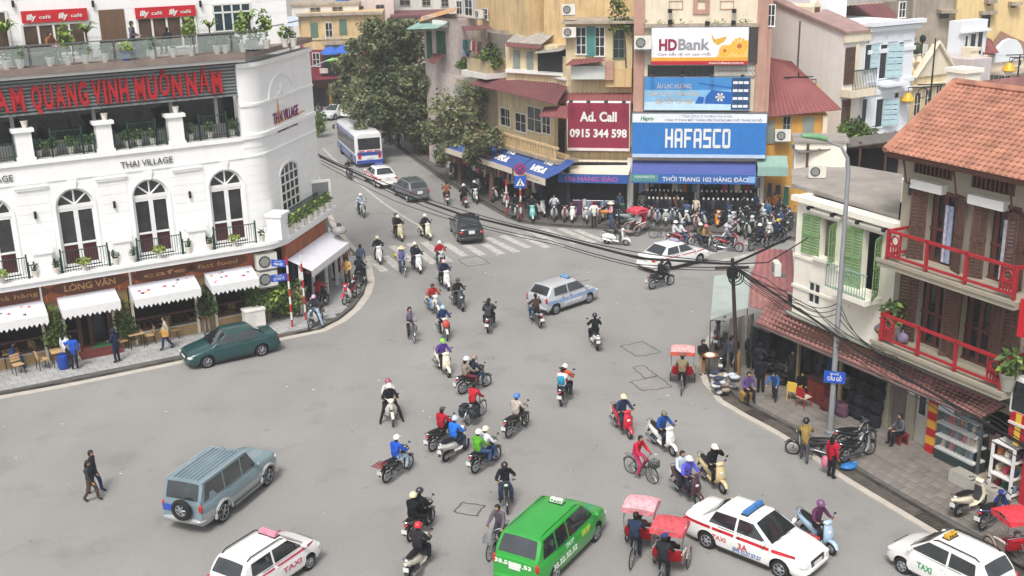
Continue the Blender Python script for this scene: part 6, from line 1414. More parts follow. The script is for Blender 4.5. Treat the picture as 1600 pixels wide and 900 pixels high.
for i in range(10):leafcloud(m,(rg.uniform(-.7,.5),0,rg.uniform(-1.2,.9)),(.5,.3,.45),60,.12,[0,1,1,2],rg,.3)
m.tube([(.2,0,-4.0),(.1,0,-2),(0,0,0)],.05,5,4);solid('hanging_plant',m,LEAF+[BARK],'ragged plant growing from the corner of the yellow upper house','plant',FY.w(u,.4,z),FY.yaw)
# blue awnings with card lettering along the street
for i,(x0,x1,yt,yf,yv)in enumerate([(695,742,207,238,246),(742,800,217,254,262),(803,852,232,272,282)]):
 t,v,w2,zv,zf,o1=shop_awning('blue awning along the street, %s'%['under the branches of the tree','middle one with card lettering','nearest one with card lettering'][i],FS,x0,x1,yt,yf,yv,-.1,2.2,B_awn,plain('cfc4b4',.8),'blue awnings along the street')
 if i:
  tx=text(t,'VISA',.1,-1.55,lerp(FS.uv((x0+x1)/2,yt,-.1)[1],zf,.72)+.0,.62,MAT('white'),w=1.9,bold=.05,depth=.01,tilt=-rad(58),shear=.15)
  text(t,'Thẻ',.1,-.75,lerp(FS.uv((x0+x1)/2,yt,-.1)[1],zf,.36),.28,MAT('white'),w=1.1,bold=.02,depth=.01,tilt=-rad(58))
 if i==2:text(v,'THỜI TRANG',0,-o1-.025,(zv+zf)/2,.14,plain('8a6a5a',.6),w=w2*1.2,depth=.004)
for i,(a,b)in enumerate([(700,735),(740,775),(780,812),(815,848)]):clothes_rack('rack of dark clothes under the blue street awnings, %s from the left'%ORD[i],FS,a,b,.5,2.2,30+i)
# signs on striped posts
for i,(px,py,lab)in enumerate([(814,342,'right striped post with a no parking disc and a blue crossing sign'),(792,334,'left striped post beside the waiting rider')]):
 t=striped_pole(px,py,3.6 if i==0 else 2.4,lab,.06)
 if i==0:
  part('disc',MB().lathe([(.4,-.1),(.4,-.07)],(0,0,3.4),20,axis='y'),plain('a82c48',.4),t);part('disc_centre',MB().lathe([(.31,-.115),(.31,-.1)],(0,0,3.4),20,axis='y'),plain('3c4c9a',.4),t)
  part('slash',MB().tube([(-.22,-.12,3.18),(.22,-.12,3.62)],.05,4).tube([(.22,-.12,3.18),(-.22,-.12,3.62)],.05,4),plain('a82c48',.4),t)
  bx('square_plate',t,plain('2458b0',.4),-.4,-.1,2.15,.4,-.07,2.95);part('white_triangle',MB().prism([(-.29,-.115,2.3),(.29,-.115,2.3),(0,-.115,2.82)],(0,.01,0)),MAT('white'),t)
  part('walking_figure',MB().tube([(0,-.13,2.7),(0,-.13,2.52),(.1,-.13,2.34)],.03,4).tube([(0,-.13,2.52),(-.1,-.13,2.34)],.03,4),MAT('black'),t)
  # --- trees
def px_tree(name,label,base,clumps,h,tr,n,leafs,group,size=.3,dy=2.2):
 F=Frame(G(*base),0.0);rg=random.Random(base[0]);cl=[]
 for x,y,r in clumps:
  u,z=F.uv(x,y);d=(F.A-Vector((0,0,CAMH))).length;R=r*d/FPX
  cl.append((u,rg.uniform(-dy,dy),z,R*1.05,R*.95,R*.9))
 return tree(name,label,G(*base,KZ),h,cl,tr,n,leafs,group,size,10)
px_tree('street_tree','large dense dark tree overhanging the street beside the bus',(652,240),[(600,58,36),(572,80,34),(640,78,38),(556,118,38),(605,112,46),(655,122,42),(545,158,28),(588,165,42),(640,168,44),(684,146,24),(612,198,26),(660,205,36),(690,185,22),(625,40,18),(535,138,18),(600,135,40),(630,140,40)],11,.32,38000,[[0,1,1],[0,1],[1,1,2],[1,0,2],[0,0,1,3]],'trees along the shops',.2,3)
px_tree('street_tree','lighter olive tree with a forked trunk beside the blue awnings',(719,288),[(700,172,32),(738,172,34),(682,200,28),(716,196,36),(758,190,24),(700,232,22),(690,222,22),(775,202,18),(740,205,26),(668,218,18),(728,150,20),(785,190,14),(760,165,16)],8,.17,4800,[[1,2,3],[1,1,3],[2,2,1],[1,2,0]],'trees along the shops',.18,1.6)
px_tree('street_tree','thin sparse tree in front of the blue awnings',(768,314),[(745,218,22),(772,214,18),(736,250,14),(758,240,14),(752,262,12),(735,235,14)],6.5,.2,2600,[[1,2,3],[1,0,2]],'trees along the shops',.16,1.2)
for i,(x,y)in enumerate([(690,262),(492,205),(497,212)]):plant('bush',G(x,y,KZ),['small bush in a tub at the kerb under the big tree','bushy plant at the back corner of the white building, left one','bushy plant at the back corner of the white building, right one'][i],'bushes on the pavements',1.3 if i else .9)
# ------------------------------------------------------------------ right hand row: house with green shutters, tiled house with red balconies, shops
S_wall=mt('off_white_stucco',hx('efeadd'),.9,var=.05,vs=1.0,streak=.22,grime=hx('a79c88'),bump=.06)
V_wall=mt('olive_stucco',hx('a19989'),.9,var=.06,vs=1.0,streak=.2,grime=hx('6f6a58'),bump=.06)
Sh_leaf=mt('leaf_green_shutter',hx('7da06c'),.65,var=.1,vs=3,streak=.15,grime=hx('5a7050'))
Sh_brown=mt('brown_shutter',hx('5f453c'),.7,var=.18,vs=3,streak=.2,grime=hx('33261f'))
M_red=mt('red_rail',hx('a3262f'),.5,var=.12)
M_tile=mt('orange_tile',hx('a87662'),.85,var=.3,vs=1.4,streak=.15,grime=hx('8a4f38'),rnd=.05)
M_slab=mt('grey_roof_slab',hx('9a948d'),.95,var=.2,vs=.8,streak=.3,grime=hx('5c5751'),bump=.2)
M_oldtile=mt('old_red_tile',hx('9b6d69'),.9,var=.3,vs=1.6,streak=.55,grime=hx('5f504d'))
def leaf_shutter(root,hinge,ang,w_,z0,z1,mat,n=None):
 """one louvred leaf: hinge (x, y) in the house's axes, opened by ang"""
 m=MB();n=n or max(8,int((z1-z0)/.13));h=z1-z0
 m.box(0,-.03,0,.07,.0,h).box(w_-.07,-.03,0,w_,.0,h).box(0,-.03,0,w_,0,.09).box(0,-.03,h-.09,w_,0,h).box(0,-.03,h*.48,w_,0,h*.53).box(w_/2-.03,-.03,0,w_/2+.03,0,h)
 for k in range(n):z=lerp(.09,h-.09,(k+.5)/n);d=(h-.18)/n*.42;m.add([(.06,-.026,z-d),(w_-.06,-.026,z-d),(w_-.06,-.002,z+d),(.06,-.002,z+d)],[(0,1,2,3)])
 o=part('shutter',m,mat,root);o.location=(hinge[0],hinge[1],z0);o.rotation_euler=(0,0,ang);return o
GH=Froot('shuttered_house','small off white house with green louvred shutters and a flat grey roof',FR)
g0,g1=FR.uv(1243,380)[0],FR.uv(1401,400)[0]
zr=8.2
def opening_wall(root,mat,u0,u1,z0,z1,holes,th=.3,off=0.0):
 us=sorted({u0,u1}|{h[0]for h in holes}|{h[1]for h in holes})
 for a,b in zip(us,us[1:]):
  c=(a+b)/2;hs=sorted([(h[2],h[3])for h in holes if h[0]<c<h[1]]);z=z0
  for h0,h1 in hs:
   if h0>z:bx('wall',root,mat,a,-off,z,b,-off+th,h0)
   z=h1
  if z1>z:bx('wall',root,mat,a,-off,z,b,-off+th,z1)
w1=FR.rect(1281,343,1306,406);w2_=FR.rect(1346,362,1376,458);w3=FR.rect(1262,441,1281,476)
opening_wall(GH,S_wall,g0,g1,2.9,zr,[w1,w2_,w3])
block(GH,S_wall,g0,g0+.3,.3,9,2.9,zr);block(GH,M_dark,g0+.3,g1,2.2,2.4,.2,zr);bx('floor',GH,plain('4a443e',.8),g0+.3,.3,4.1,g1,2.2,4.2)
rs=[G(1237,291,8.25),G(1404,341,8.25),G(1410,276,8.25),G(1303,258,8.25),G(1236,268,8.25)]
part('roof_slab',GH,None,None)if False else part('roof_slab',MB().prism([(p[0],p[1],8.2)for p in(FR.loc(q)for q in rs)],(0,0,.16)),M_slab,GH)
bx('cornice',GH,S_wall,g0-.1,-.28,7.98,g1+.05,0,8.2)
for k in range(4):u=lerp(g0+.9,g1-.5,k/3);bx('drain_spout',GH,MAT('black'),u-.07,-.3,7.78,u+.07,-.02,7.9)
for k,(hh,px)in enumerate(((w1,(1273,326,1312,338)),(w2_,(1340,345,1383,358)))):u0,u1,z0,z1=hh;bx('hood_mould',GH,S_wall,u0-.75,-.2,z1+.22,u1+.35,0,z1+.3);bx('hood_mould',GH,S_wall,u0-.6,-.12,z1+.1,u1+.25,0,z1+.22)
bx('sill',GH,S_wall,w1[0]-.2,-.16,w1[2]-.14,w1[1]+.2,0,w1[2])
leaf_shutter(GH,(w1[0],-.02),math.pi+.1,.95,w1[2],w1[3],Sh_leaf);leaf_shutter(GH,(w1[1],-.02),-rad(62),.7,w1[2],w1[3],Sh_leaf)
leaf_shutter(GH,(w2_[0],-.02),math.pi+.12,.95,w2_[2],w2_[3],Sh_leaf);leaf_shutter(GH,(w2_[1],-.02),-rad(60),.8,w2_[2],w2_[3],Sh_leaf)
bx('balcony_slab',GH,S_wall,w2_[0]-1.0,-.9,w2_[2]-.22,w2_[1]+.25,0,w2_[2]-.02)
m=MB();a,b,z=w2_[0]-.95,w2_[1]+.2,w2_[2]
k=a
while k<b:m.box(k-.012,-.86,z-.02,k+.012,-.84,z+.95);k+=.14
for k in(0,.4,.8):m.box(a-.012,-.86+k,z,a+.012,-.84+k,z+.95)
m.box(a,-.88,z+.93,b,-.82,z+.97).box(a,-.88,z+.05,b,-.82,z+.08);part('railing',m,mt('pale_green_rail',hx('8aa79a'),.6),GH)
fw=MB();u0,u1,z0,z1=w3;fw.box(u0,.02,z0,u0+.06,.1,z1).box(u1-.06,.02,z0,u1,.1,z1).box(u0,.02,z0,u1,.1,z0+.06).box(u0,.02,z1-.06,u1,.1,z1).box((u0+u1)/2-.03,.02,z0,(u0+u1)/2+.03,.1,z1);wn=part('window',fw,MAT('white'),GH);bx('pane',wn,MAT('window'),u0,.06,z0,u1,.08,z1)
for z in(4.3,5.6):bx('string_course',GH,S_wall,g0-.05,-.06,z,FR.uv(1330,440)[0],0,z+.12)
bx('curtain',GH,cloth('5a4a44'),w2_[0]+.1,1.2,w2_[2],w2_[1]-.2,1.25,w2_[3])
# rooftop room
c_=G(1280,262,8.3);RT=thing('rooftop_room','small white rooftop room behind the flat grey roof','rooftop room',c_,FR.yaw+.9);bx('wall',RT,S_wall,-1.1,-.1,-.3,1.1,1.6,1.15);bx('roof',RT,M_slab,-1.2,-.2,1.15,1.2,1.7,1.25)
ac(G(1276,276,8.4),FR.yaw+.9,'white air conditioner on the flat grey roof',.85);ac(FR.w(FR.uv(1232,432)[0]+.1,.6,FR.uv(1232,432,.5)[1]),FR.yaw-.5,'air conditioner hanging at the far corner of the shuttered house',.85)
# sheds and roofs behind the flat roof
SHD=thing('rooftop_shed','dark cluttered shed with a tin cover behind the flat grey roof','shed',G(1360,262,8.2),FR.yaw+1.2)
bx('wall',SHD,O_wall,-3.2,.9,-1,2.2,1.1,.9);bx('wall',SHD,M_shop,-3.0,.7,-.6,1.6,.89,.7)
for i in range(5):bx('post',SHD,mt('rust_post',hx('5a4038'),.8),-3.0+1.2*i,-.1,-.6,-2.92+1.2*i,0,1.2)
tin('cover',SHD,[(-3.4,-.2,.8),(2.4,-.2,1.3),(2.4,.9,1.45),(-3.4,.9,.95)],mt('dark_tin',hx('6a6662'),.7,streak=.4),12)
# --- olive house
VH=Froot('tiled_house','olive house with an orange tiled roof, brown shutters and red balconies',FR)
v0,v1=g1+.02,9.5
ZB1,ZB2,ZE=FR.uv(1388,358,.95)[1]-1.1,FR.uv(1378,488,.95)[1]-1.1,FR.uv(1385,236,1.1)[1]-.1
def up(a,b,c,d,off=0):return FR.rect(a,b,c,d,off)
d1=FR.rect(1447,302,1493,402);d2=FR.rect(1541,322,1586,432);d1=(d1[0],d1[1],ZB1,d1[3]);d2=(d2[0],d2[1],ZB1,d2[3])
du=d1[1]-d1[0]
e1=FR.rect(1432,436,1484,545);e2=FR.rect(1500,455,1552,565);e1=(e1[0],e1[1],ZB2,e1[3]);e2=(e2[0],e2[1],ZB2,e2[3])
t1=FR.rect(1430,247,1488,276);t2=FR.rect(1520,268,1586,300);holes=[d1,d2,e1,e2,(t1[0],t1[1],t1[2],min(t1[3],ZE-.1)),(t2[0],t2[1],t2[2],min(t2[3],ZE-.1)),(6.4,7.8,ZB1,d1[3]),(6.6,8.0,ZB2,e1[3])]
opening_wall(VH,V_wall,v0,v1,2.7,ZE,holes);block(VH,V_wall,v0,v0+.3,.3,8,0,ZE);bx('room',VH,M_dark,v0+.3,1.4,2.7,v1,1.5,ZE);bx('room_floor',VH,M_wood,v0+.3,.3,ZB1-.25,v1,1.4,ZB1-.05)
for d,fr in((d1,1),(d2,1),(e1,1),(e2,1),(holes[6],1),(holes[7],1)):
 u0,u1,z0,z1=d;ww=(u1-u0)/2
 bx('lintel',VH,Sh_brown,u0-.1,-.06,z1,u1+.1,.1,z1+.1)
 leaf_shutter(VH,(u0,-.02),math.pi+.35,ww*.95,z0,z1,Sh_brown);leaf_shutter(VH,(u1,-.02),-.35,ww*.95,z0,z1,Sh_brown)
 m=MB()
 for k in range(3):u=lerp(u0,u1,(k+.5)/3);m.box(u-.09,.2,z0,u+.09,.24,z1)
 for z in(z0,lerp(z0,z1,.45),z1-.12):m.box(u0,.19,z,u1,.25,z+.1)
 dw=part('door',m,mt('red_brown_door',hx('5a3530'),.6,var=.15),VH);bx('pane',dw,MAT('window'),u0,.25,z0,u1,.27,z1)
for i,(x,c)in enumerate(((1478,'b9bcd0'),(1482,'9aa8c4'),(1572,'c9ccd4'),(1580,'a4acc0'))):u,z=FR.uv(x,360,-.1);bx('curtain',VH,cloth(c),u-.12,.12,ZB1+.1,u+.12,.16,d1[3]-.4)
for a,b,z0,z1 in(holes[4],holes[5]):
 bx('louvre_frame',VH,Sh_brown,a,.08,z0,b,.12,z1)
 for k in range(10):x=lerp(a,b,k/9);bx('louvre_slat',VH,Sh_brown,x-.04,-.02,z0,x+.04,.06,z1)
 bx('white_slab',VH,MAT('white'),a+.1,-.3,z0-.5,b-.1,0,z0-.18)
bx('sign_tile',VH,MAT('darkgrey'),FR.uv(1428,293)[0]-.22,-.04,FR.uv(1428,293)[1]-.3,FR.uv(1428,293)[0]+.22,0,FR.uv(1428,293)[1]+.3)
def balcony(zf,u0,u1,label):
 bx('balcony_slab',VH,V_wall,u0-.25,-1.15,zf-.28,u1+.2,0,zf-.03);bx('balcony_edge',VH,V_wall,u0-.3,-1.2,zf-.1,u1+.25,-1.14,zf+.03)
 y=-.95;zt=zf+1.1
 m=MB();m.box(u0,y-.05,zt-.1,u1,y+.05,zt).box(u0,y-.04,zf+.12,u1,y+.04,zf+.2)
 m.box(u0-.04,y,zt-.1,u0+.04,0,zt).box(u0-.04,y,zf+.12,u0+.04,0,zf+.2);m.box(u1-.04,y,zt-.1,u1+.04,0,zt)
 for u in(u0,lerp(u0,u1,.33),lerp(u0,u1,.64),u1):m.box(u-.05,y-.05,zf,u+.05,y+.05,zt+.02)
 r=part('railing',m,M_red,VH)
 for u in(u0+.05,u1-.6):
  p=MB();p.torus((u+.28,y,zt-.36),.17,.035,16,5);p.box(u,y-.03,zf+.2,u+.05,y+.03,zt-.1).box(u+.5,y-.03,zf+.2,u+.55,y+.03,zt-.1).box(u,y-.03,zf+.5,u+.55,y+.03,zf+.56)
  for k in range(3):p.box(u+.14+.12*k,y-.025,zf+.2,u+.18+.12*k,y+.025,zf+.52)
  part('rail_panel',p,M_red,r)
 return r
balcony(ZB1,FR.uv(1388,375,.95)[0],FR.uv(1588,430,.95)[0],'');balcony(ZB2,FR.uv(1378,505,.95)[0],FR.uv(1566,580,.95)[0],'')
# tiled roof: courses of round tiles, one part each
E0=FR.loc(G(1385,237,ZE));eu=E0[0];ey=E0[1]
zR,yR=0,0
for back in(3.0,3.5,4.0,4.5,5.0,5.5,6.0):
 u,z=FR.uv(1492,131,-back)
 if z-ZE<=(back-ey)*.62:break
zR,yR,uR=z,back,u
slope=(zR-ZE)/(yR-ey);nC=17;dyc=(yR-ey)/nC
part('roof_deck',MB().prism([(eu,ey,ZE-.08),(v1+3,ey,ZE-.08),(v1+3,yR,zR-.08),(uR,yR,zR-.08)],(0,0,.06)),M_wood,VH)
bx('eave_board',VH,M_wood,eu,ey-.03,ZE-.16,v1+3,ey+.03,ZE)
for j in range(nC):
 y0=ey+dyc*j;z0=ZE+slope*dyc*j;ul_=eu+(uR-eu)*j/nC;m=MB();x=ul_;wd=.24
 while x<v1+3:
  m.rings([[(x,y0-.05,z0+.03),(x+wd*.25,y0-.05,z0+.085),(x+wd*.5,y0-.05,z0+.1),(x+wd*.75,y0-.05,z0+.085),(x+wd,y0-.05,z0+.03)],[(x,y0+dyc,z0+slope*dyc),(x+wd*.25,y0+dyc,z0+slope*dyc+.05),(x+wd*.5,y0+dyc,z0+slope*dyc+.065),(x+wd*.75,y0+dyc,z0+slope*dyc+.05),(x+wd,y0+dyc,z0+slope*dyc)]],cap=True)
  x+=wd
 part('tile_course',m,M_tile,VH)
part('hip',MB().tube([(eu-.03,ey-.05,ZE+.06),(uR,yR,zR+.1)],.13,6),M_tile,VH);part('ridge',MB().tube([(uR,yR,zR+.08),(v1+3,yR,zR+.08)],.15,6),M_tile,VH)
part('hip_slope',MB().poly([(eu,ey,ZE),(uR,yR,zR),(uR,yR+5,zR),(eu,yR+7,ZE)]),M_oldtile,VH);part('chimney',MB().box(uR-.5,yR+.1,zR-.6,uR+.35,yR+.9,zR+.4),S_wall,VH);bx('chimney_cap',VH,S_wall,uR-.58,yR+.02,zR+.4,uR+.43,yR+.98,zR+.55)
for px in(1420,1500,1590):u=FR.uv(px,270,.4)[0];part('bracket',MB().tube([(u,-.05,ZE-1.2),(u,-.5,ZE-1),(u,ey+.1,ZE-.16)],.04,5),mt('rust_post',hx('5a4038'),.8),VH)
plant('round',FR.w(FR.uv(1378,505,.95)[0]+.12,.45,ZB2),'round green plant in a grey pot at the left end of the lower red balcony','plants on the red balcony',2.0,plain('8d8f88'));plant('round',FR.w(FR.uv(1568,590,.9)[0]+.1,.8,ZB2),'round green plant at the right end of the lower red balcony','plants on the red balcony',1.9,plain('9a9c90'))
pass
t=thing('box','brown cardboard box left on the lower red balcony','box',FR.w(1.35,.45,ZB2),FR.yaw);bx('carton',t,plain('b08a5a',.8),-.3,-.25,0,.3,.2,.32);bx('flap',t,plain('a07a4c',.8),-.3,-.4,.3,.3,-.25,.32)
for q,c,lb in((.65,'8a7f9a','lilac bag beside the box on the lower red balcony'),(-.45,'6a6470','dark grey bag left of the box on the lower red balcony')):t=thing('bag',lb,'bag',FR.w(1.35+q,.45,ZB2),FR.yaw);part('bag_body',MB().ell((0,0,.2),(.25,.22,.2),8,5),plain(c,.6),t,60);part('handle',MB().tube([(-.08,0,.36),(0,0,.5),(.08,0,.36)],.02,5),plain(c,.6),t)
# --- tin and tile roof over the shops
AW=Froot('awning_roof','long rusty red tiled awning roof over the right hand shops',FR,'roof')
def tiled_roof(root,p,mat,n,courses):
 p=[Vector(q)for q in p];part('roof_deck',MB().prism([tuple(q)for q in p],(0,0,.05)),M_wood,root)
 for j in range(courses):
  a0,a1=p[0].lerp(p[3],j/courses),p[1].lerp(p[2],j/courses);b0,b1=p[0].lerp(p[3],(j+1)/courses),p[1].lerp(p[2],(j+1)/courses);m=MB();lift=Vector((0,0,.1));lo=Vector((0,0,.055))
  for i in range(n):
   x0,x1=i/n,(i+.93)/n
   m.add([tuple(a0.lerp(a1,x0)+lift),tuple(a0.lerp(a1,(x0+x1)/2)+lift*1.35),tuple(a0.lerp(a1,x1)+lift),tuple(b0.lerp(b1,x1)+lo),tuple(b0.lerp(b1,(x0+x1)/2)+lo*1.4),tuple(b0.lerp(b1,x0)+lo),tuple(a0.lerp(a1,x0)+lo),tuple(a0.lerp(a1,x1)+lo)],[(0,1,4,5),(1,2,3,4),(6,0,1),(6,1,2,7)])
  part('tile_course',m,mat,root)
def pz(px,py,z):p=FR.loc(G(px,py,z));return(p[0],p[1],z)
ZL=2.6;OU=.3;ZU=min((3+k*.02 for k in range(30)),key=lambda z:abs(FR.loc(G(1425,570,z))[1]+.12))
tiled_roof(AW,[pz(1181,506,ZL),pz(1424,608,ZL),pz(1432,572,ZU),pz(1206,462,ZU)],M_oldtile,34,7)
tiled_roof(AW,[pz(1424,609,ZL),pz(1535,655,ZL),pz(1572,636,ZU),pz(1432,573,ZU)],M_oldtile,16,6)
part('gutter',MB().tube([pz(1181,507,ZL-.03),pz(1424,610,ZL-.03),pz(1535,657,ZL-.03)],.06,6),plain('6a5a56',.6),AW)
part('flat_slab',MB().prism([(FR.uv(1225,470,OU)[0],-OU,ZU+.02),(9.5,-OU,ZU+.02),(9.5,.0,ZU+.02),(FR.uv(1225,470,OU)[0],.0,ZU+.02)],(0,0,.06)),plain('8f938a',.8),AW)
for px,py in((1195,585),(1310,640),(1245,608)):p=FR.loc(G(px,py,KZ));bx('post',AW,plain('8a7a5c',.8),p[0]-.06,p[1]-.06,KZ,p[0]+.06,p[1]+.06,2.6)
tin('tin_sheet',AW,[pz(1172,480,2.7),pz(1232,492,2.7),pz(1226,440,3.3),pz(1176,425,3.3)],M_oldtile,6);tin('tin_sheet',AW,[pz(1176,440,3.2),pz(1240,458,3.2),pz(1236,392,3.9),pz(1186,390,3.9)],mt('dusty_red_tin',hx('9a6666'),.8,var=.15,streak=.3,grime=hx('6a5654')),6)
for i,(px,py,c)in enumerate([(1232,590,'2c2f36'),(1222,600,'4a4640'),(1262,605,'6a6258'),(1272,598,'7f8a90'),(1246,588,'3a2c2a'),(1206,586,'26282e'),(1298,622,'5a4a48'),(1286,612,'a8a49c')]):
 m=MB();rg=random.Random(i+9)
 for k in range(8):m.ell((rg.uniform(-.35,.35),rg.uniform(-.3,.3),.15+.22*(k//2)),(rg.uniform(.16,.28),.2,.13),7,5,k%3)
 solid('goods_pile',m,[cloth(c),cloth('1f2126'),cloth('8a8278')],'heap of dark goods under the rusty awning roof, '+ORD[i]+' of several along the wall','goods',G(px,py,KZ),FR.yaw,'goods heaped under the awning roof')
SG=thing('sheet','pale grey green sheet stretched beside the utility pole','sheet',G(1135,500,0),0)
def sl(px,py,z):return tuple(G(px,py,z)-SG.location)
part('sheet',MB().prism([sl(1110,500,2.5),sl(1168,482,2.6),sl(1172,425,3.2),sl(1116,432,3.0)],(0,0,.03)),plain('a3ada8',.6),SG)
for q in((1110,500,2.5),(1168,482,2.6)):a=sl(*q);part('pole',MB().tube([a,(a[0],a[1],0)],.03,5),MAT('steel'),SG)
TP=thing('tarpaulin','grey tarpaulin screen hung beneath the pale sheet','tarpaulin',G(1160,560,0),FR.yaw)
m=MB();R=[]
for i in range(9):q=i/8;R.append([tuple(G(lerp(1134,1182,q),lerp(590,560,q),.1)-TP.location+Vector((0,.08*math.sin(i*2.1),0))),tuple(G(lerp(1140,1178,q),lerp(498,490,q),2.3)-TP.location+Vector((0,.05*math.sin(i*1.7),0)))])
m.rings(R,cap=False,closed=False);TP.rotation_euler=(0,0,0);part('screen',m,mt('tarp',hx('77726b'),.85,var=.15,vs=3,streak=.3),TP)
# --- shops under the roof
SP=Froot('shop_row','row of open shops under the rusty awning roof',FR)
block(SP,M_shop,FR.uv(1190,560,-1.6)[0],9.5,1.6,1.9,0,2.95,'back_wall');block(SP,V_wall,FR.uv(1376,640)[0],FR.uv(1391,640)[0],-.1,1.6,0,2.95,'pillar')
u0,u1,z0,z1=FR.rect(1391,600,1416,668,-.1);bx('roller_shutter',SP,mt('roller',hx('8a7f7c'),.6,.2,var=.1),u0,.1,KZ,u1,.16,2.9)
m=MB();n=12
for k in range(n):u=lerp(u0,u1,k/n);m.box(u,.07,KZ,u+(u1-u0)/n*.5,.11,2.9)
part('shutter_slats',m,mt('roller',hx('8a7f7c'),.6,.2),SP,kind='stuff')
u0,u1=FR.uv(1416,650)[0],FR.uv(1430,650)[0];block(SP,V_wall,u0,u1,-.05,.3,0,2.95,'pillar');bx('notice',SP,MAT('white'),u0+.1,-.07,1.9,u1-.08,-.05,2.35)
u0,u1=FR.uv(1430,660)[0],FR.uv(1448,660)[0];bx('door',SP,plain('b0aca6',.6),u0,.0,KZ,u1,.06,2.5);bx('door_glass',SP,MAT('window'),u0+.12,-.01,1.3,u1-.12,.0,2.4)
u0,u1=FR.uv(1449,660,.25)[0],FR.uv(1463,660,.25)[0]
for k in range(8):bx('striped_panel',SP,plain('b3202a' if k%2==0 else 'd8a03a',.5),u0,-.28,KZ+.32*k,u1,-.2,KZ+.32*(k+1)-.004)
u0,u1=FR.uv(1464,690,.3)[0],FR.uv(1524,720,.3)[0]
SC=thing('showcase','glass fronted shop showcase with white shelves of goods','showcase',FR.w(u0,.3,KZ),FR.yaw);L_=u1-u0
bx('base',SC,plain('2c3a3a',.5),0,-.1,0,L_,.5,.35);bx('back',SC,M_shop,0,.5,0,L_,.56,2.45)
for k in range(5):z=.38+.5*k;bx('shelf',SC,MAT('white'),0,-.12,z,L_,.5,z+.06)
rg=random.Random(3)
for k in range(4):
 for i in range(9):
  m=MB();x=lerp(.15,L_-.15,i/8);c=rg.randrange(12);m.lathe([(.09,.44+.5*k),(.1,.55+.5*k),(.06,.68+.5*k),(.04,.74+.5*k)],(x,.2,0),8);part('goods',m,M_cloth[c],SC)
bx('glass',SC,mt('shop_glass',hx('9fb0b0'),.05,alpha=.12,spec=.8),0,-.13,.4,L_,-.12,2.4);bx('poster',SC,plain('cfd2dc',.6),.05,-.16,1.95,.75,-.14,2.4)
u2=FR.uv(1526,730,.3)[0];bx('metal_post',SP,MAT('steel'),u2,-.35,KZ,u2+.08,-.25,2.5);bx('doorway_floor',SP,plain('b9ae90',.8),u2,-.3,.1,u2+1.3,1.6,.16)
u3=FR.uv(1572,760,.3)[0];SC2=thing('showcase','white framed glass cabinet beside the red post','showcase',FR.w(u3-.3,.5,KZ),FR.yaw)
for x in(0,.85):
 for y in(-.3,.3):bx('frame_post',SC2,MAT('white'),x-.04,y-.04,0,x+.04,y+.04,1.9)
for z in(.1,.7,1.3,1.86):bx('shelf',SC2,MAT('white'),0,-.34,z,.85,.34,z+.05)
for k in range(9):part('goods',MB().ell((.12+.3*(k%3),0,.3+.6*(k//3)),(.1,.2,.16),8,5),M_cloth[(k*5)%12],SC2)
bx('red_post',SP,plain('b01f2e',.45),u3+.75,-.6,.1,u3+1.05,-.3,3.0)
RS=thing('shop_sign','red fascia sign with a yellow strip at the right edge','sign',FR.w(u3+.2,.75,2.3),FR.yaw);bx('panel',RS,plain('a81c2a',.5),0,-.05,0,3.5,.1,.95);bx('yellow_strip',RS,plain('d9b83c',.5),.25,-.08,-.1,.45,-.05,1.0);bx('rail',RS,plain('d8d0cc',.5),0,-.12,.6,3.5,-.05,.68)
for i,(x,c)in enumerate(((.9,'e2d8a8'),(1.4,'c9a23a'),(1.9,'e0dcd0'))):bx('print',RS,plain(c,.5),x,-.07,.1,x+.35,-.05,.5)
t=thing('sign','plain red sign board high at the right edge','sign',FR.w(FR.uv(1592,505,.9)[0],.9,FR.uv(1592,525,.9)[1]),FR.yaw);bx('panel',t,plain('c41f2e',.45),0,-.05,0,2,.05,1.25);text(t,'CAFE',1.2,-.06,.6,.4,MAT('white'),w=1.2,bold=.03)
t=thing('window_box','glazed white box above the red fascia','box',FR.w(FR.uv(1581,620,.6)[0],.6,3.2),FR.yaw);bx('frame',t,MAT('white'),0,-.05,0,2,.4,1.2);bx('pane',t,MAT('window'),.08,-.07,.1,1.9,-.05,1.12)
# bags and clothes on show
for i,(a,b,y,off,z)in enumerate([(1192,1225,585,.3,2.3),(1222,1258,600,.3,2.3),(1262,1300,615,.1,2.3),(1182,1194,560,.8,2.1)]):
 u0,u1=FR.uv(a,y,off)[0],FR.uv(b,y,off)[0];t=thing('clothes_rack','dark clothes hanging under the rusty awning roof, %s from the left'%['second','third','fourth','first'][i],'clothes rack',FR.w((u0+u1)/2,off,KZ),FR.yaw,'clothes under the awning roof');w2=(u1-u0)/2+.3
 part('rail',MB().tube([(-w2,0,z),(w2,0,z)],.02,5).tube([(-w2,0,0),(-w2,0,z)],.02,5),MAT('steel'),t);rg=random.Random(i+50)
 for k in range(8):m=MB();garment(m,lerp(-w2,w2,(k+.5)/8),rg.uniform(-.05,.05),z-.03,.3,rg.uniform(.8,1.5),0);part('garment',m,M_cloth[rg.choice([9,9,1,2,9])],t)
BGK=Kit();BGK.add('bag_body',MB().loft([(0,0,.22,.16),(0,.25,.25,.2),(0,.5,.22,.16)],10),'cl',None,(0,0,0),50);BGK.add('handle',MB().tube([(0,-.1,.5),(0,-.06,.62),(0,.06,.62),(0,.1,.5)],.014,5),'black');BGK.add('pocket',MB().loft([(.16,.08,.15,.05),(.2,.2,.16,.05),(.18,.32,.14,.04)],8),'cl')
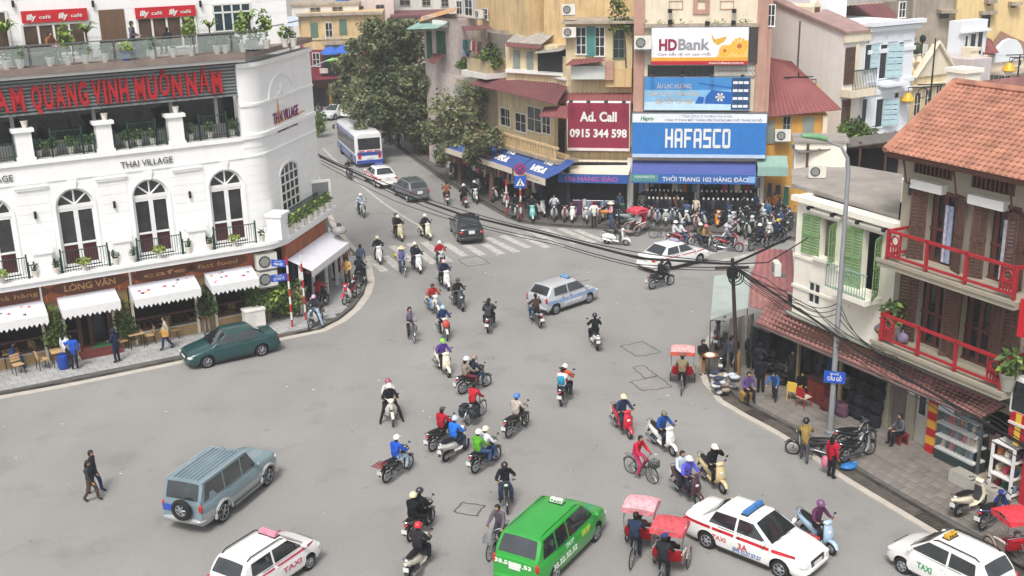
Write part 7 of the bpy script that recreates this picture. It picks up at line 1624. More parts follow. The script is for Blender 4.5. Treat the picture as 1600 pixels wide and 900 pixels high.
for i in range(16):
 r_,c_2=i%4,i//4;col=['1c1d20','26282e','202124','2a2c34'][(i*3)%4];t=thing('bag','black travel bag by the olive pillar, %s layer from ground, %s from left'%(ORD[c_2],ORD[r_]),'bag',FR.w(FR.uv(1340,650)[0]+.42*r_,.35-.12*c_2*.5,KZ+.56*c_2),FR.yaw-1.5,'stacked black bags');BGK.place(t,dict(cl=cloth(col)))
for i,(px,py,z,c,lab)in enumerate([(1322,622,.5,'b09a90','round patterned beige bag among the hanging bags'),(1316,650,.0,'6a4a5a','plum bag on the floor left of the black stack'),(1330,640,.0,'7a4a3c','rust brown bag on the floor before the black stack'),(1306,645,0,'4a3f5a','violet bag on the floor by the lamp post'),(1310,600,1.0,'a8c03a','lime green bag hanging behind the lamp post'),(1335,590,1.3,'3a2a2a','dark brown bag hanging over the patterned bag'),(1350,600,1.5,'2a2224','black handbag hanging right of the brown bag'),(1290,640,.0,'5a2a28','dark red bag beside the red cabinet')]):
 t=thing('bag',lab,'bag',G(px,py,KZ)+Vector((0,0,z)),FR.yaw-1.5,'bags on show');BGK.place(t,dict(cl=cloth(c)))
m=MB();rg=random.Random(4)
for k in range(34):m.ell((rg.uniform(-.5,.5)*(1-.03*(k//4)),rg.uniform(-.4,.4),.08+.08*(k//4)+rg.uniform(0,.04)),(rg.uniform(.13,.24),rg.uniform(.1,.18),.095),8,5,k%4)
solid('bundle',m,[cloth('b9bcc4'),cloth('3a4256'),cloth('988a7a'),cloth('c8c8c6')],'heap of white and blue bundles on the corner of the pavement','bundle',G(1132,611,KZ),0,smooth=60)
def plastic_chair(px,py,yaw,col,label):
 t=thing('chair',label,'chair',G(px,py,KZ),yaw,'plastic chairs under the awning roof');c=plain(col,.35)
 for a in(-1,1):
  for b in(-1,1):part('leg',MB().tube([(a*.2,b*.22,0),(a*.18,b*.2,.44)],.022,5),c,t)
 bx('seat',t,plain('e2d8c0',.4)if col!='dcb64e' else c,-.22,-.24,.43,.22,.24,.46);part('backrest',MB().prism([(-.22,-.22,.46),(-.24,-.2,.86),(-.24,.2,.86),(-.22,.22,.46)],(.03,0,0)),c,t)
 for s in(-1,1):part('armrest',MB().tube([(-.22,s*.24,.66),(.18,s*.25,.64),(.18,s*.22,.45)],.02,5),c,t)
plastic_chair(1255,635,.6,'a01c2c','dark red plastic armchair under the awning roof');plastic_chair(1240,625,.9,'dcb64e','yellow plastic chair left of the red armchair')
t=thing('cabinet','red brown cabinet behind the plastic armchair','cabinet',G(1282,628,KZ),FR.yaw);bx('case',t,plain('5a2420',.5),-.5,-.3,0,.5,.3,1.0);bx('top',t,plain('3a2a28',.5),-.54,-.34,1.0,.54,.34,1.05);bx('door',t,plain('6a2c26',.5),-.46,-.315,.08,-.02,-.3,.9);bx('door',t,plain('6a2c26',.5),.02,-.315,.08,.46,-.3,.9)
for i,(px,py,lab)in enumerate([(1507,757,'concrete block by the showcase, farther of two'),(1540,775,'concrete block by the cream scooter, nearer of two')]):t=thing('concrete_block',lab,'block',G(px,py,KZ),FR.yaw,'concrete blocks');bx('block_body',t,plain('b5b0a8',.9),-.5,-.25,0,.5,.25,.4);bx('block_cap',t,plain('a39e96',.9),-.5,-.25,.4,.5,.25,.42)
t=thing('stool','stool under the woman in violet by the bags','stool',G(1168,625,KZ),.2);bx('seat',t,plain('b08a4a',.5),-.3,-.18,.3,.1,.18,.4);
for a in(-.27,.07):bx('leg',t,plain('9a7a42',.5),a-.02,-.16,0,a+.02,.16,.3)
t=thing('stool','stool under the man in the grey blazer','stool',G(1408,693,KZ),.2);bx('seat',t,plain('7a2a2a',.5),-.2,-.2,.36,.2,.2,.42)
for a in(-.15,.15):bx('leg',t,plain('7a2a2a',.5),a-.03,-.17,0,a+.03,.17,.36)
t=thing('plastic_bag','crumpled blue plastic bag lying in the gutter','plastic bag',G(1326,732,.05),.3);part('bag_body',MB().ell((0,0,.1),(.34,.22,.11),10,6),plain('2f74b8',.4),t,60);part('knot',MB().ell((.3,.05,.16),(.1,.06,.05),6,4),plain('3f84c4',.4),t)
# --- lamp post, utility pole and its cables
def vz(base,px,py):return Frame(base,0.0).uv(px,py)
b0=G(1297,678,KZ);LP=thing('street_lamp','tall grey street lamp with a green head rising from the right pavement','street lamp',b0);u,zt=vz(b0,1322,262);du_,dz_=vz(b0,1266,220)
m=MB();m.tube([(0,0,0),(0,0,zt*.5),(0,0,zt-.3),(-.06,0,zt+.2),(-.3,0,zt+.62),(du_-u+.45,0,dz_-.12)],[.115,.095,.075,.065,.055,.045],10);part('pole',m,plain('9a9ea2',.5,metal=.3),LP,50);part('base',MB().lathe([(.2,0),(.2,.12),(.15,.16)],n=12),plain('7a7e80',.6),LP)
part('lamp_head',MB().loft([(du_-u+.5,dz_-.1,.09,.07),(du_-u+.2,dz_,.15,.11),(du_-u-.25,dz_+.05,.15,.09),(du_-u-.4,dz_+.05,.08,.05)],10),plain('6a9a70',.5),LP,50)
o=plate(LP,vz(b0,1300,597)[1]-.1,-.35,'CẦU GỖ','PHỐ',.78,.46);o.location=(.4,-.3,0)
b1=G(520,178,0);LP2=thing('street_lamp','street lamp with a green head arching beside the far red shop','street lamp',G(484,200,KZ));bb=Vector(LP2.location);u,z=vz(bb,481,118);u2,z2=vz(bb,525,96)
part('pole',MB().tube([(u,0,0),(u,0,z),(u+.4,0,z+.7),(u2-.8,0,z2)],[.1,.08,.07,.06],8),plain('9a9ea2',.5),LP2,50);part('lamp_head',MB().loft([(u2-.9,z2-.05,.1,.08),(u2-.3,z2+.05,.24,.18),(u2+.4,z2+.05,.2,.14)],10),plain('8cc46a',.4),LP2,50)
b2=G(1152,596,KZ);UP=thing('utility_pole','dark leaning utility pole loaded with black cables','utility pole',b2);uT,zT=vz(b2,1144,412);part('pole',MB().tube([(0,0,0),(uT*.5,0,zT*.5),(uT,0,zT+.1)],[.095,.085,.075],8),mt('dark_pole',hx('3a302e'),.8,var=.2),UP,50);part('lower_wrap',MB().lathe([(.11,.1),(.105,1.3)],n=8),plain('8a6a42',.7),UP)
part('cross_arm',MB().box(uT-.7,-.06,zT-.35,uT+.7,.06,zT-.25),mt('dark_pole',hx('3a302e'),.8),UP);part('cable_box',MB().box(uT-.18,-.2,zT-.7,uT+.2,.15,zT-.3),MAT('black'),UP)
for k in range(4):part('cable_coil',MB().torus((uT+.05*k,-.12-.02*k,zT-.45-.08*k),.22+.03*k,.025,14,5),MAT('black'),UP)
top=b2+Vector((uT,0,zT-.15));M_cab=mt('cable',hx('1f1f21'),.6,var=.1)
def cable(label,pts,r,name='cable',sag=0.0):
 P=[Vector(p)for p in pts];Q=[]
 for a,b in zip(P,P[1:]):
  for i in range(10):t=i/10;Q.append(a.lerp(b,t)-Vector((0,0,sag*4*t*(1-t))))
 Q.append(P[-1]);o0=Q[0].copy();solid(name,MB().tube([q-o0 for q in Q],r,5),M_cab,label,'cable',o0,0,'cables from the utility pole',60)
far=G(470,190,0)+Vector((-1,0,6.0))
def through(px,py,z):return G(px,py,z)
mids=[through(1000,404,5.6),through(860,368,5.5),through(720,335,5.6),through(620,300,5.8),through(500,245,6.2)]
cable('thick black cable bundle sweeping from the utility pole over the zebra crossing',[top]+mids,.055)
rg=random.Random(12)
for i,nm in enumerate(('upper','middle','lower','lowest')):
 cable('%s thin cable strung beside the thick bundle to the left'%nm,[top+Vector((0,0,.1-.12*i))]+[q+Vector((rg.uniform(-.2,.2),rg.uniform(-.2,.2),(.22,.05,-.2,-.42)[i]+rg.uniform(-.05,.05)))for q in mids],(.022,.022,.022,.018)[i],sag=.05)
rt=[through(1200,452,5.0),through(1270,498,4.4),through(1340,548,4.0),through(1450,610,3.7),through(1560,672,3.5),through(1660,730,3.4)]
cable('thick black cable bundle running right along the awning roof',[top]+rt,.045)
for i,nm in enumerate(('upper','second','third','fourth','lowest')):
 cable('%s thin cable running right along the awning roof'%nm,[top+Vector((0,0,.1-.1*i))]+[q+Vector((rg.uniform(-.1,.1),rg.uniform(-.1,.1),.45-.22*i+rg.uniform(-.08,.08)))for q in rt],.016,sag=.08)
cable('black cable rising from the utility pole towards the parked bikes',[top,through(1190,392,6.2),through(1236,370,7.0)],.05);cable('thin cable climbing from the pole past the red tin sheets',[top,through(1200,410,6.0),through(1262,372,7.2)],.025)
lpj=b0+Vector((0,0,vz(b0,1308,478)[1]))
for i in range(3):cable('cable %s the street lamp to the awning roof'%('looping high from','hanging from','drooping low from')[i],[lpj+Vector((0,0,-.3*i)),through(1360+20*i,540+8*i,4.2),through(1440,602,3.8)],.016,sag=.3);cable('cable %s the utility pole to the street lamp'%('strung highest from','strung midway from','strung lowest from')[i],[top,through(1250,470+6*i,5.2),lpj+Vector((0,0,-.2*i))],.016,sag=.25)
for i,(x,y,s)in enumerate([(1322,245,1.1),(1336,238,1.0),(1350,246,.9)]):plant('bush',G(x,y,8.0),'straggly bush behind the flat grey roof, %s from the left'%ORD[i],'bushes behind the flat roof',s)
# ------------------------------------------------------------------ houses behind
BLUEW=mt('blue_white_stucco',hx('e4e8ee'),.85,var=.04,vs=1,streak=.15,grime=hx('b4b8bc'))
# red roofed ochre house right of the tower
OH=Froot('ochre_house','ochre house with a plain red tin roof right of the tall building',FH);O=-1.0
u0,u1=FH.uv(1199,200,O)[0],FH.uv(1292,200,O)[0];zE=FH.uv(1250,180,O)[1]
block(OH,mt('ochre_wall',hx('c9974a'),.9,var=.12,vs=1,streak=.35,grime=hx('7a5f3a')),u0,u1,-O,6,0,zE)
tin('roof',OH,[P3(FH,1199,183,O+.5),P3(FH,1314,172,O+.5),P3(FH,1236,97,O-5),P3(FH,1197,90,O-5)],R_tin2,16)
for px,k in(((1199,190,1209,222),'closed'),((1224,182,1234,208),'dark'),((1256,184,1270,216),'closed')):win(OH,FH,px,O,k,1,2,Sh_grey)
bx('pillar',OH,C_wall,u1-.3,-O-.2,0,u1,-O,zE);acw(FH,1222,218,O,'air conditioner on the ochre wall under the red tin roof',1.2)
t,v,w2,zv,zf,o1=shop_awning('pale green awning at the right end of the blue awning',FH,1184,1232,244,262,275,0,1.8,T_tin,T_tin)
for i in range(3):clothes_rack('rack of bright clothes by the shuttered house, %s from the left'%ORD[i],FH,1196+13*i,1207+13*i,.6,2.3-.1*i,70+i)
# row across the side street
FB=Frame(G(1303,318),.55);FBs=Frame(G(1303,318),.55-math.pi/2)
NH=Froot('narrow_house','tall narrow grey house with a stained side wall and iron balconies',FB)
zt=FB.uv(1325,52)[1];u1=FB.uv(1352,120)[0]
N_wall=mt('pale_stained_wall',hx('e2dfdb'),.9,var=.05,vs=.8,streak=.22,grime=hx('a09a93'),bump=.08)
block(NH,N_wall,0,u1,0,16,0,zt);bx('fascia',NH,C_wall,-.1,-.2,FB.uv(1325,66)[1],u1+.1,-.01,zt)
part('roof',MB().prism([(-.2,-.3,zt),(u1+.2,-.3,zt),(u1+.2,16,zt+4.2),(-.2,16,zt+4.2)],(0,0,.15)),mt('faded_red_tin',hx('a08480'),.8,var=.15,vs=1,streak=.4,grime=hx('7a6a66')),NH)
part('gable',MB().prism([(0,0,zt),(0,16,zt),(0,16,zt+4.2)],(.3,0,0)),N_wall,NH);part('dormer',MB().prism([(.6,3.6,zt+.9),(1.5,3.6,zt+.9),(1.5,3.6,zt+1.5),(1.05,3.6,zt+2.0),(.6,3.6,zt+1.5)],(0,2,0)),C_wall,NH);bx('dormer_vent',NH,Sh_brown,.8,3.57,zt+1.0,1.3,3.6,zt+1.5)
for a,b,c,d in((1305,76,1335,120),(1300,158,1327,205)):
 u0_,u1_,z0,z1=FB.rect(a,b,c,d,.05);m=MB();u0_=max(u0_,.15)
 for k in range(6):u=lerp(u0_,u1_,k/5);m.box(u-.05,-.1,z0-.5,u+.05,-.04,z1)
 for k in range(6):z=lerp(z0-.5,z1,k/5);m.box(u0_,-.09,z-.05,u1_,-.04,z+.05)
 w_=part('window',m,Sh_brown,NH);bx('pane',w_,mt('brown_glass',hx('4a3a34'),.3,var=.3),u0_,-.04,z0-.5,u1_,-.01,z1);bx('surround',NH,C_wall,u1_,-.14,z0-.5,u1_+.3,-.01,z1+.2)
zb=FB.uv(1325,138)[1];bx('balcony',NH,C_wall,-.1,-1.0,zb-.5,u1+.1,-.01,zb);m=MB()
for k in range(16):u=lerp(0,u1,k/15);m.box(u-.015,-.95,zb,u+.015,-.92,zb+1.3)
m.box(0,-.97,zb+1.25,u1,-.9,zb+1.32);part('railing',m,M_green,NH);bx('drain_pipe',NH,MAT('steel'),-.06,4,4,-.01,4.12,zt+.6)
plant('bush',FB.w(u1*.8,.3,FB.uv(1340,200)[1]-1.5),'climbing shrub at the foot of the narrow grey house',None,1.4)
WH=Froot('white_house','white house with pale blue shutters and a moulded cornice',FB);o=.0
u0,u1=FB.uv(1352,120)[0]+.05,FB.uv(1424,110)[0];zt=FB.uv(1390,35)[1]
block(WH,BLUEW,u0,u1,-.05,12,0,zt)
for z,pr in((zt-.15,.5),(zt-.5,.3),(zt-2.0,.1),(FB.uv(1390,130)[1],.15),(FB.uv(1390,145)[1],.1)):bx('cornice',WH,BLUEW,u0-pr*.5,-pr-.05,z,u1+pr,0,z+.28)
for k in range(3):u=lerp(u0,u1,(k+.3)/3.2);bx('relief',WH,BLUEW,u,-.12,zt-1.3,u+1.0,0,zt-.8)
Sh_blue=mt('pale_blue_shutter',hx('a9c4cc'),.6,var=.06)
for px in((1351,70,1360,108),(1374,70,1384,122),(1403,66,1410,104),(1346,155,1353,190),(1368,155,1378,198),(1396,145,1402,185)):
 w_=win(WH,FB,px,.06,'dark',0,1,BLUEW);a,b,z0,z1=FB.rect(*px,.06)
 if px[0]in(1351,1374,1368):leaf_shutter(WH,(b,-.1),-.35,(b-a)*(1.9 if px[0]!=1351 else 1.0),z0,z1,Sh_blue,5)
zb=FB.uv(1390,128)[1];bx('balcony',WH,BLUEW,FB.uv(1372,126)[0],-.8,zb-.2,FB.uv(1407,126)[0],0,zb)
block(WH,BLUEW,u0-1.5,u1-2.5,4,12,zt,zt+4);win(WH,Frame(FB.w(0,-4),FB.yaw),(1334,0,1343,22),.05,'dark',1,2);bx('tower_roof',WH,G_tin,u1-2.5,3.8,zt+1.0,u1+2.4,9,zt+1.4)
CH_=Froot('pediment_house','cream house with a small pediment and roof terrace ornaments',FB)
u0,u1=FB.uv(1424,150)[0]+.1,FB.uv(1500,150)[0];zt=FB.uv(1460,118)[1]
block(CH_,Y_wall2,u0,u1,.2,11,0,zt);bx('cornice',CH_,C_wall,u0,-.1,FB.uv(1455,133)[1],u1,.2,FB.uv(1455,130)[1]);
c=FB.uv(1463,115)[0];part('pediment',MB().prism([(c-2.2,.1,zt),(c+2.2,.1,zt),(c+.2,.1,zt+2.2),(c-.2,.1,zt+2.2)],(0,.3,0)),C_wall,CH_)
for s in(-1,1):part('raking_cornice',MB().tube([(c+s*2.3,.0,zt),(c,0,zt+2.35)],.15,5),C_wall,CH_)
for px in((1428,145,1437,180),(1445,140,1453,165),(1462,134,1470,158)):win(CH_,FB,px,-.15,'dark',1,2,C_wall)
for i in range(7):u=lerp(u0+.4,u1-.4,i/6);part('urn',MB().lathe([(.18,zt),(.12,zt+.3),(.28,zt+.6),(.14,zt+1.0),(.2,zt+1.1)],(u,3,0),8),C_wall,CH_)
bx('terrace_wall',CH_,G_wall,u0,4,zt,u1+1,4.3,zt+1.6);block(CH_,C_wall,u0+1,u1,6,11,zt,zt+3.2)
for i in range(5):part('terrace_post',MB().tube([(u0+.6+1.0*i,3.2,zt),(u0+.6+1.0*i,3.2,zt+2.3-.2*(i%3))],.06,5).ell((u0+.6+1.0*i,3.2,zt+2.4-.2*(i%3)),(.25,.25,.3),7,5),[O_wall,M_shop,MAT('darkgrey')][i%3],CH_)
for i in range(4):part('pot_plant',MB().ell((u0+1+1.1*i,3.4,zt+1.5),(.4,.4,.45),7,5),LEAF[i%3],CH_)
tin('roof',CH_,[(u0+.2,5.4,zt+3.1),(u1+.3,5.4,zt+3.1),(u1+.3,8,zt+4.5),(u0+.2,8,zt+4.5)],R_tin,12)
TWR=Froot('white_tower_house','slim white house with tall dark windows and a blank parapet',FB);o=-3.5
u0,u1=FB.uv(1500,60,o)[0],FB.uv(1541,60,o)[0];zt=FB.uv(1520,32,o)[1];block(TWR,BLUEW,u0,u1,3.5,4.6,0,zt)
for px in((1507,56,1511,84),(1515,53,1523,92),(1527,50,1534,85)):win(TWR,FB,px,o+.05,'dark',0,1)
bx('cornice',TWR,BLUEW,u0-.2,3.2,FB.uv(1520,50,o)[1],u1+.2,3.5,FB.uv(1520,47,o)[1]);bx('column',TWR,C_wall,u0-1.2,1.5,0,u0-.3,2.4,FB.uv(1500,75,-2)[1])
for i in range(6):bx('column_band',TWR,C_wall,u0-1.3,1.4,FB.uv(1500,75,-2)[1]-.6*i-.25,u0-.2,1.5,FB.uv(1500,75,-2)[1]-.6*i)
GB=Froot('grey_block_house','pinkish grey rendered house wall behind the orange tiled roof',FB);u0,u1=FB.uv(1516,110,-.5)[0],FB.uv(1548,110,-.5)[0];block(GB,mt('pink_grey_stucco',hx('c9bfbf'),.9,streak=.3),u0,u1,.5,5,0,FB.uv(1530,92,-.5)[1])
BT=Froot('brown_roof_house','house with a weathered brown tile roof at the right edge',FB);o=-4
tin('roof',BT,[P3(FB,1538,85,o),P3(FB,1610,92,o),P3(FB,1640,72,o-5),P3(FB,1564,50,o-5)],mt('brown_tile',hx('8a6a5c'),.9,var=.25,vs=3,streak=.3),18);tin('lower_roof',BT,[P3(FB,1536,84,o+.6),P3(FB,1560,83,o+.6),P3(FB,1548,62,o-1),P3(FB,1538,58,o-1)],R_tin2,6)
u0,u1=FB.uv(1545,100,o)[0],FB.uv(1640,100,o)[0];block(BT,C_wall,u0,u1,4.2,9,0,FB.uv(1580,90,o)[1]);
part('curved_gable',MB().prism([(u0+.6,4.0,FB.uv(1565,97,o)[1]),(u0+4.4,4.0,FB.uv(1565,97,o)[1])]+[(u0+2.5+1.9*math.cos(math.pi*k/8),4.0,FB.uv(1565,97,o)[1]+1.8*math.sin(math.pi*k/8))for k in range(9)],(0,.3,0)),BLUEW,BT)
for px in((1552,118,1558,135),(1560,117,1568,136),(1570,117,1577,134),(1583,123,1596,138)):win(BT,FB,px,o+.05,'dark',1,2)
bx('terrace',BT,O_wall,u0,2.5,FB.uv(1560,114,o)[1],u1,4.2,FB.uv(1560,112,o)[1])
FF=Frame(G(1400,222),.12);FW=Froot('yellow_apartment_block','huge weathered yellow wall closing the view at the top right',FF)
block(FW,mt('weathered_yellow',hx('dcc490'),.95,var=.14,vs=.35,streak=.55,grime=hx('9a8f7c')),FF.uv(1492,40)[0],FF.uv(1760,40)[0],0,10,0,34);block(FW,mt('mouldy_grey_wall',hx('a59c90'),.95,var=.3,vs=.4,streak=.7,grime=hx('6a645c')),FF.uv(1428,30)[0],FF.uv(1492,30)[0],.3,10,0,34)
for px in((1534,22,1547,42),(1471,20,1485,29),(1580,8,1586,12),(1543,5,1547,9)):u0,u1,z0,z1=FF.rect(*px,.05);bx('window',FW,MAT('window'),u0,-.1 if px[0]>1490 else .2,z0,u1,.35,z1);bx('hood',FW,O_wall,u0-.3,-.7,z1,u1+.3,.3,z1+.3)
FK=Frame(G(1330,225),.1);KH=Froot('pale_block','pale rendered block behind the white house',FK);block(KH,C_wall,FK.uv(1200,20)[0],FK.uv(1440,20)[0],6,14,0,20)
for i,px in enumerate((1362,1400)):u=FK.uv(px,12)[0];bx('parapet',KH,G_tin,u-2.5,4,15,u+2.2,6,19+i)
# ornate lanterns on black posts
def ornate(px,py,top,arm,label):
 b=G(px,py,0);u,z=vz(b,*top);u2,z2=vz(b,*arm);t=thing('street_lamp',label,'street lamp',b,0,'ornate lamps with yellow shades');part('pole',MB().tube([(u,0,0),(u,0,z)],[.09,.05],6),MAT('black'),t)
 part('arm',MB().tube([(u-(.8 if u2>u else-.8),0,z2+1.0),(u,0,z2+.9),(u2,0,z2+.9),(u2,0,z2+.5)],.04,5),MAT('black'),t);part('scroll',MB().torus((u+(u2-u)*.35,0,z2+.5),.35,.035,14,5),MAT('black'),t)
 part('shade',MB().lathe([(.12,.55),(.45,.15),(.5,0),(.3,-.12)],(u2,0,z2),12),plain('d8a92e',.4),t,50);part('bowl',MB().ell((u2,0,z2-.12),(.34,.34,.18),10,5),plain('d8d2c4',.3),t,60);part('cross_bar',MB().box(u-1.0,-.03,z2+1.05,u+1.0,.03,z2+1.12),MAT('black'),t)
ornate(1243,318,(1248,113),(1274,145),'ornate black lamp with a yellow shade before the red tin roof');ornate(1470,300,(1462,60),(1418,157),'ornate lamp with a yellow shade before the white house');ornate(1590,285,(1594,85),(1576,110),'ornate lamp with a yellow shade at the top right')
# ------------------------------------------------------------------ left of centre, at the end of the street
FZ=Frame(G(474,168),.06)
YL=Froot('yellow_street_house','yellow house with a crimson floor and blue parasols closing the street',FZ)
u0,u1=FZ.uv(472,100)[0],FZ.uv(600,100)[0];zA,zB,zT_=FZ.uv(520,122)[1],FZ.uv(520,77)[1],FZ.uv(520,24)[1]
block(YL,plain('6a4a42',.8),u0,u1,.6,9,0,zA);block(YL,mt('crimson_wall',hx('86283c'),.8,var=.08,streak=.2),u0,u1,0,9,zA,zB);block(YL,Y_wall,u0,u1,0,9,zB,zT_)
bx('cornice',YL,O_wall,u0-.2,-.5,zT_,u1,0,zT_+.3);bx('string_course',YL,Y_wall2,u0,-.12,FZ.uv(520,60)[1]-.1,u1,0,FZ.uv(520,60)[1]+.1)
for px,k in(((486,36,496,58),'closed'),((531,31,541,53),'closed')):win(YL,FZ,px,0,k,1,2,Sh_green)
win(YL,FZ,(509,36,519,58),0,'dark',1,2);win(YL,FZ,(489,83,499,103),0,'dark',1,2)
a,b,z0,z1=FZ.rect(505,58,535,70,.8);bx('balcony',YL,O_wall,a,-.9,z0,b,0,z1-.6)
m=MB()
for k in range(12):m.box(lerp(a,b,k/11)-.03,-.88,z1-.6,lerp(a,b,k/11)+.03,-.82,z1+.2)
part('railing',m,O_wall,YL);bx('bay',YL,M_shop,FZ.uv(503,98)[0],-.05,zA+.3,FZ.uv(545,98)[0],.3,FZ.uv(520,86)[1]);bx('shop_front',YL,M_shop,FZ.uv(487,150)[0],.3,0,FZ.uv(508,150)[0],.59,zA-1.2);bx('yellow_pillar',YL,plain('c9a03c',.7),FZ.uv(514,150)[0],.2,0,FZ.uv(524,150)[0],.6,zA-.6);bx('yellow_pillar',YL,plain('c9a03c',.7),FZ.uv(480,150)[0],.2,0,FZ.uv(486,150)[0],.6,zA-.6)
tin('shop_roof',YL,[P3(FZ,484,127,1.6),P3(FZ,535,122,1.6),P3(FZ,535,117,-.1),P3(FZ,484,121,-.1)],mt('crimson_tin',hx('7a2c38'),.7),10);bx('shop_board',YL,plain('d8c8c0',.6),FZ.uv(500,110)[0],-.4,FZ.uv(505,114)[1],FZ.uv(513,110)[0],-.3,FZ.uv(505,106)[1])
for i,(x,y)in enumerate(((517,78),(537,76))):
 u,z=FZ.uv(x,y+4,1.5);t=thing('parasol','%s blue parasol before the crimson floor at the street end'%('left','right')[i],'parasol',FZ.w(u,1.5,z-2),0,'blue parasols');part('canopy',MB().lathe([(1.15,2.0),(.8,2.35),(.3,2.6),(.02,2.66)],n=8),plain('2f5fb8',.6),t,20);part('mast',MB().tube([(0,0,0),(0,0,2.6)],.03,5),MAT('steel'),t);part('flounce',MB().lathe([(1.16,2.0),(1.15,1.85)],n=8,cap=False),plain('3f74c8',.6),t)
t=thing('hoarding','pale blue sheet between the white building and the yellow house','panel',FZ.w(u0-2.2,.5,0),FZ.yaw);bx('sheet',t,plain('cfdbe8',.6),0,0,9,2.2,.2,FZ.uv(465,25)[1]);bx('post',t,MAT('steel'),1.0,.2,0,1.2,.4,9)
person(FZ.w(FZ.uv(466,84,3)[0]+.4,3,FZ.uv(466,84,3)[1]),-1.6,'stand','c4459a','7a3a5a','person in pink at the corner behind the roof terrace');
bx('pedestal',t,O_wall,.8,-3.6,0,3.4,-2.4,FZ.uv(466,84,3)[1]-.02)
# rooftops behind
def rooftop(label,x0,x1,y0,ybase,F,off,depth,mat,wins=(),roofm=None,group='roofs beyond the street'):
 """a plain block seen from the picture's left to right, its top at y0"""
 R_=thing('house',label,'house',F.A,F.yaw,group);u0,u1=F.uv(x0,y0,off)[0],F.uv(x1,y0,off)[0];z1=F.uv((x0+x1)/2,y0,off)[1]
 bx('wall',R_,mat,u0,-off,0,u1,-off+depth,z1);bx('parapet',R_,O_wall if roofm is None else roofm,u0-.15,-off-.2,z1,u1+.15,-off+depth,z1+.25)
 for px in wins:win(R_,F,px,off+.03,'dark',1,2,O_wall)
 return R_
FD=Frame(G(600,150),.1)
rooftop('grey house top with blue tank behind the yellow street house',455,560,8,30,FD,0,8,G_wall,[(485,12,500,20),(520,11,535,19)])
rooftop('pinkish white house behind the big tree',552,613,-30,40,FD,-4,8,mt('pinkish_white',hx('dcc9c2'),.9,streak=.3),[(588,8,600,24),(560,10,568,22)])
rooftop('long brown pillared house behind the tree top',612,700,26,60,FD,-2,8,O_wall,[(622,30,628,48),(634,31,640,48),(646,31,652,48),(658,32,664,48)],R_tin)
rooftop('grey stained roof house beyond the brown house',600,720,-12,20,FD,-14,8,G_wall,[(625,-6,640,8),(660,-4,672,8),(690,-2,700,10)])
t=thing('water_tank','blue water tank on the grey house top','tank',FD.w(FD.uv(534,8)[0],-3,FD.uv(534,8)[1]));part('barrel',MB().lathe([(.7,0),(.8,.3),(.8,1.3),(.4,1.7)],n=12),plain('3f74b8',.5),t,40);part('lid',MB().lathe([(.4,1.7),(.35,1.85)],n=10),plain('2f5a98',.5),t)
FG=Frame(FS.w(-8,-1.0),FS.yaw)
GN=Froot('green_door_house','narrow grey house with green doors and a teal tin canopy',FG)
z_=lambda x,y,o=0:FG.uv(x,y,o)[1]
ua,ub=FG.uv(664,90)[0],FG.uv(716,90)[0];block(GN,mt('stained_pink_wall',hx('b5a8a4'),.9,var=.15,streak=.5,grime=hx('7a706c')),ua,ub,0,6,0,z_(690,28));
for px in((668,50,674,90),(683,50,695,82)):win(GN,FG,px,.03,'closed',1,2,mt('dark_green_door',hx('2f5a4c'),.7))
tin('canopy',GN,[P3(FG,636,46,1.8),P3(FG,682,45,1.8),P3(FG,700,36,0),P3(FG,655,36,0)],T_tin,10);tin('roof',GN,[P3(FG,656,34,.4),P3(FG,710,18,.4),P3(FG,712,12,-4),P3(FG,660,26,-4)],mt('orange_tin',hx('c99a6a'),.8,streak=.2),8)
tin('red_canopy',GN,[P3(FG,670,98,1.3),P3(FG,680,100,1.3),P3(FG,694,86,.2),P3(FG,676,84,.2)],R_tin,5);bx('white_box',GN,MAT('white'),FG.uv(677,36,.5)[0],-.6,z_(684,42,.5),FG.uv(692,36,.5)[0],-.1,z_(684,32,.5))
LH=Froot('laundry_house','grey house with washing on its balcony',FG);o=.3
ua,ub=FG.uv(712,90,o)[0],FG.uv(772,90,o)[0];block(LH,O_wall,ua,ub,1.0,7,0,z_(740,45));block(LH,Y_wall,FG.uv(744,30,-1)[0],FG.uv(820,30,-1)[0],1.05,9,z_(770,60,-1)-3,24)
a,b,z0,z1=FG.rect(730,92,760,112,1.2);bx('balcony',LH,mt('stained_parapet',hx('b5a384'),.9,streak=.5),a,-1.2,z0,b,1.0,z1);tin('canopy',LH,[P3(FG,728,48,1.6),P3(FG,768,46,1.6),P3(FG,762,40,-.5),P3(FG,722,42,-.5)],R_tin,8)
bx('room',LH,plain('8d857d',.9),a,.6,z1,b,.99,z_(745,50));bx('slab',LH,G_wall,a-.6,-1.4,z0-.4,b+.2,1.0,z0-.02);bx('shutter',LH,plain('9a9892',.6),FG.uv(710,145,.2)[0],-.2,z_(720,160,.2),FG.uv(728,145,.2)[0],0,z_(720,132,.2));bx('lower_wall',LH,mt('pale_old',hx('c2b8b0'),.9,streak=.5),FG.uv(690,150,.1)[0],-.1,0,ub,0.99,z_(720,120,.1))
for px in((714,2,722,22),(727,0,738,24),(753,14,762,30)):win(LH,FG,px,-.9,'dark',1,2,G_wall)
LR=clothes_rack('row of washing on the balcony of the grey house',FG,732,760,1.3,1.3,88,11,'washing',zz=z1)
for i,(px,py,k)in enumerate(((765,100,1.2),(722,105,.8))):u,z=FG.uv(px,py+12,.8);plant('bush',FG.w(u,.8,z),['bushy plant at the right end of the washing balcony','straggly plant left of the washing balcony'][i],'plants around the washing balcony',k)
acw(FG,757,28,-.8,'air conditioner above the washing balcony',1.0)
YT=Froot('yellow_tenement','big stained yellow tenement wall above the red tin roofs',FG);block(YT,Y_wall,FG.uv(772,60,-5)[0],FG.uv(860,60,-5)[0],5,9,0,26)
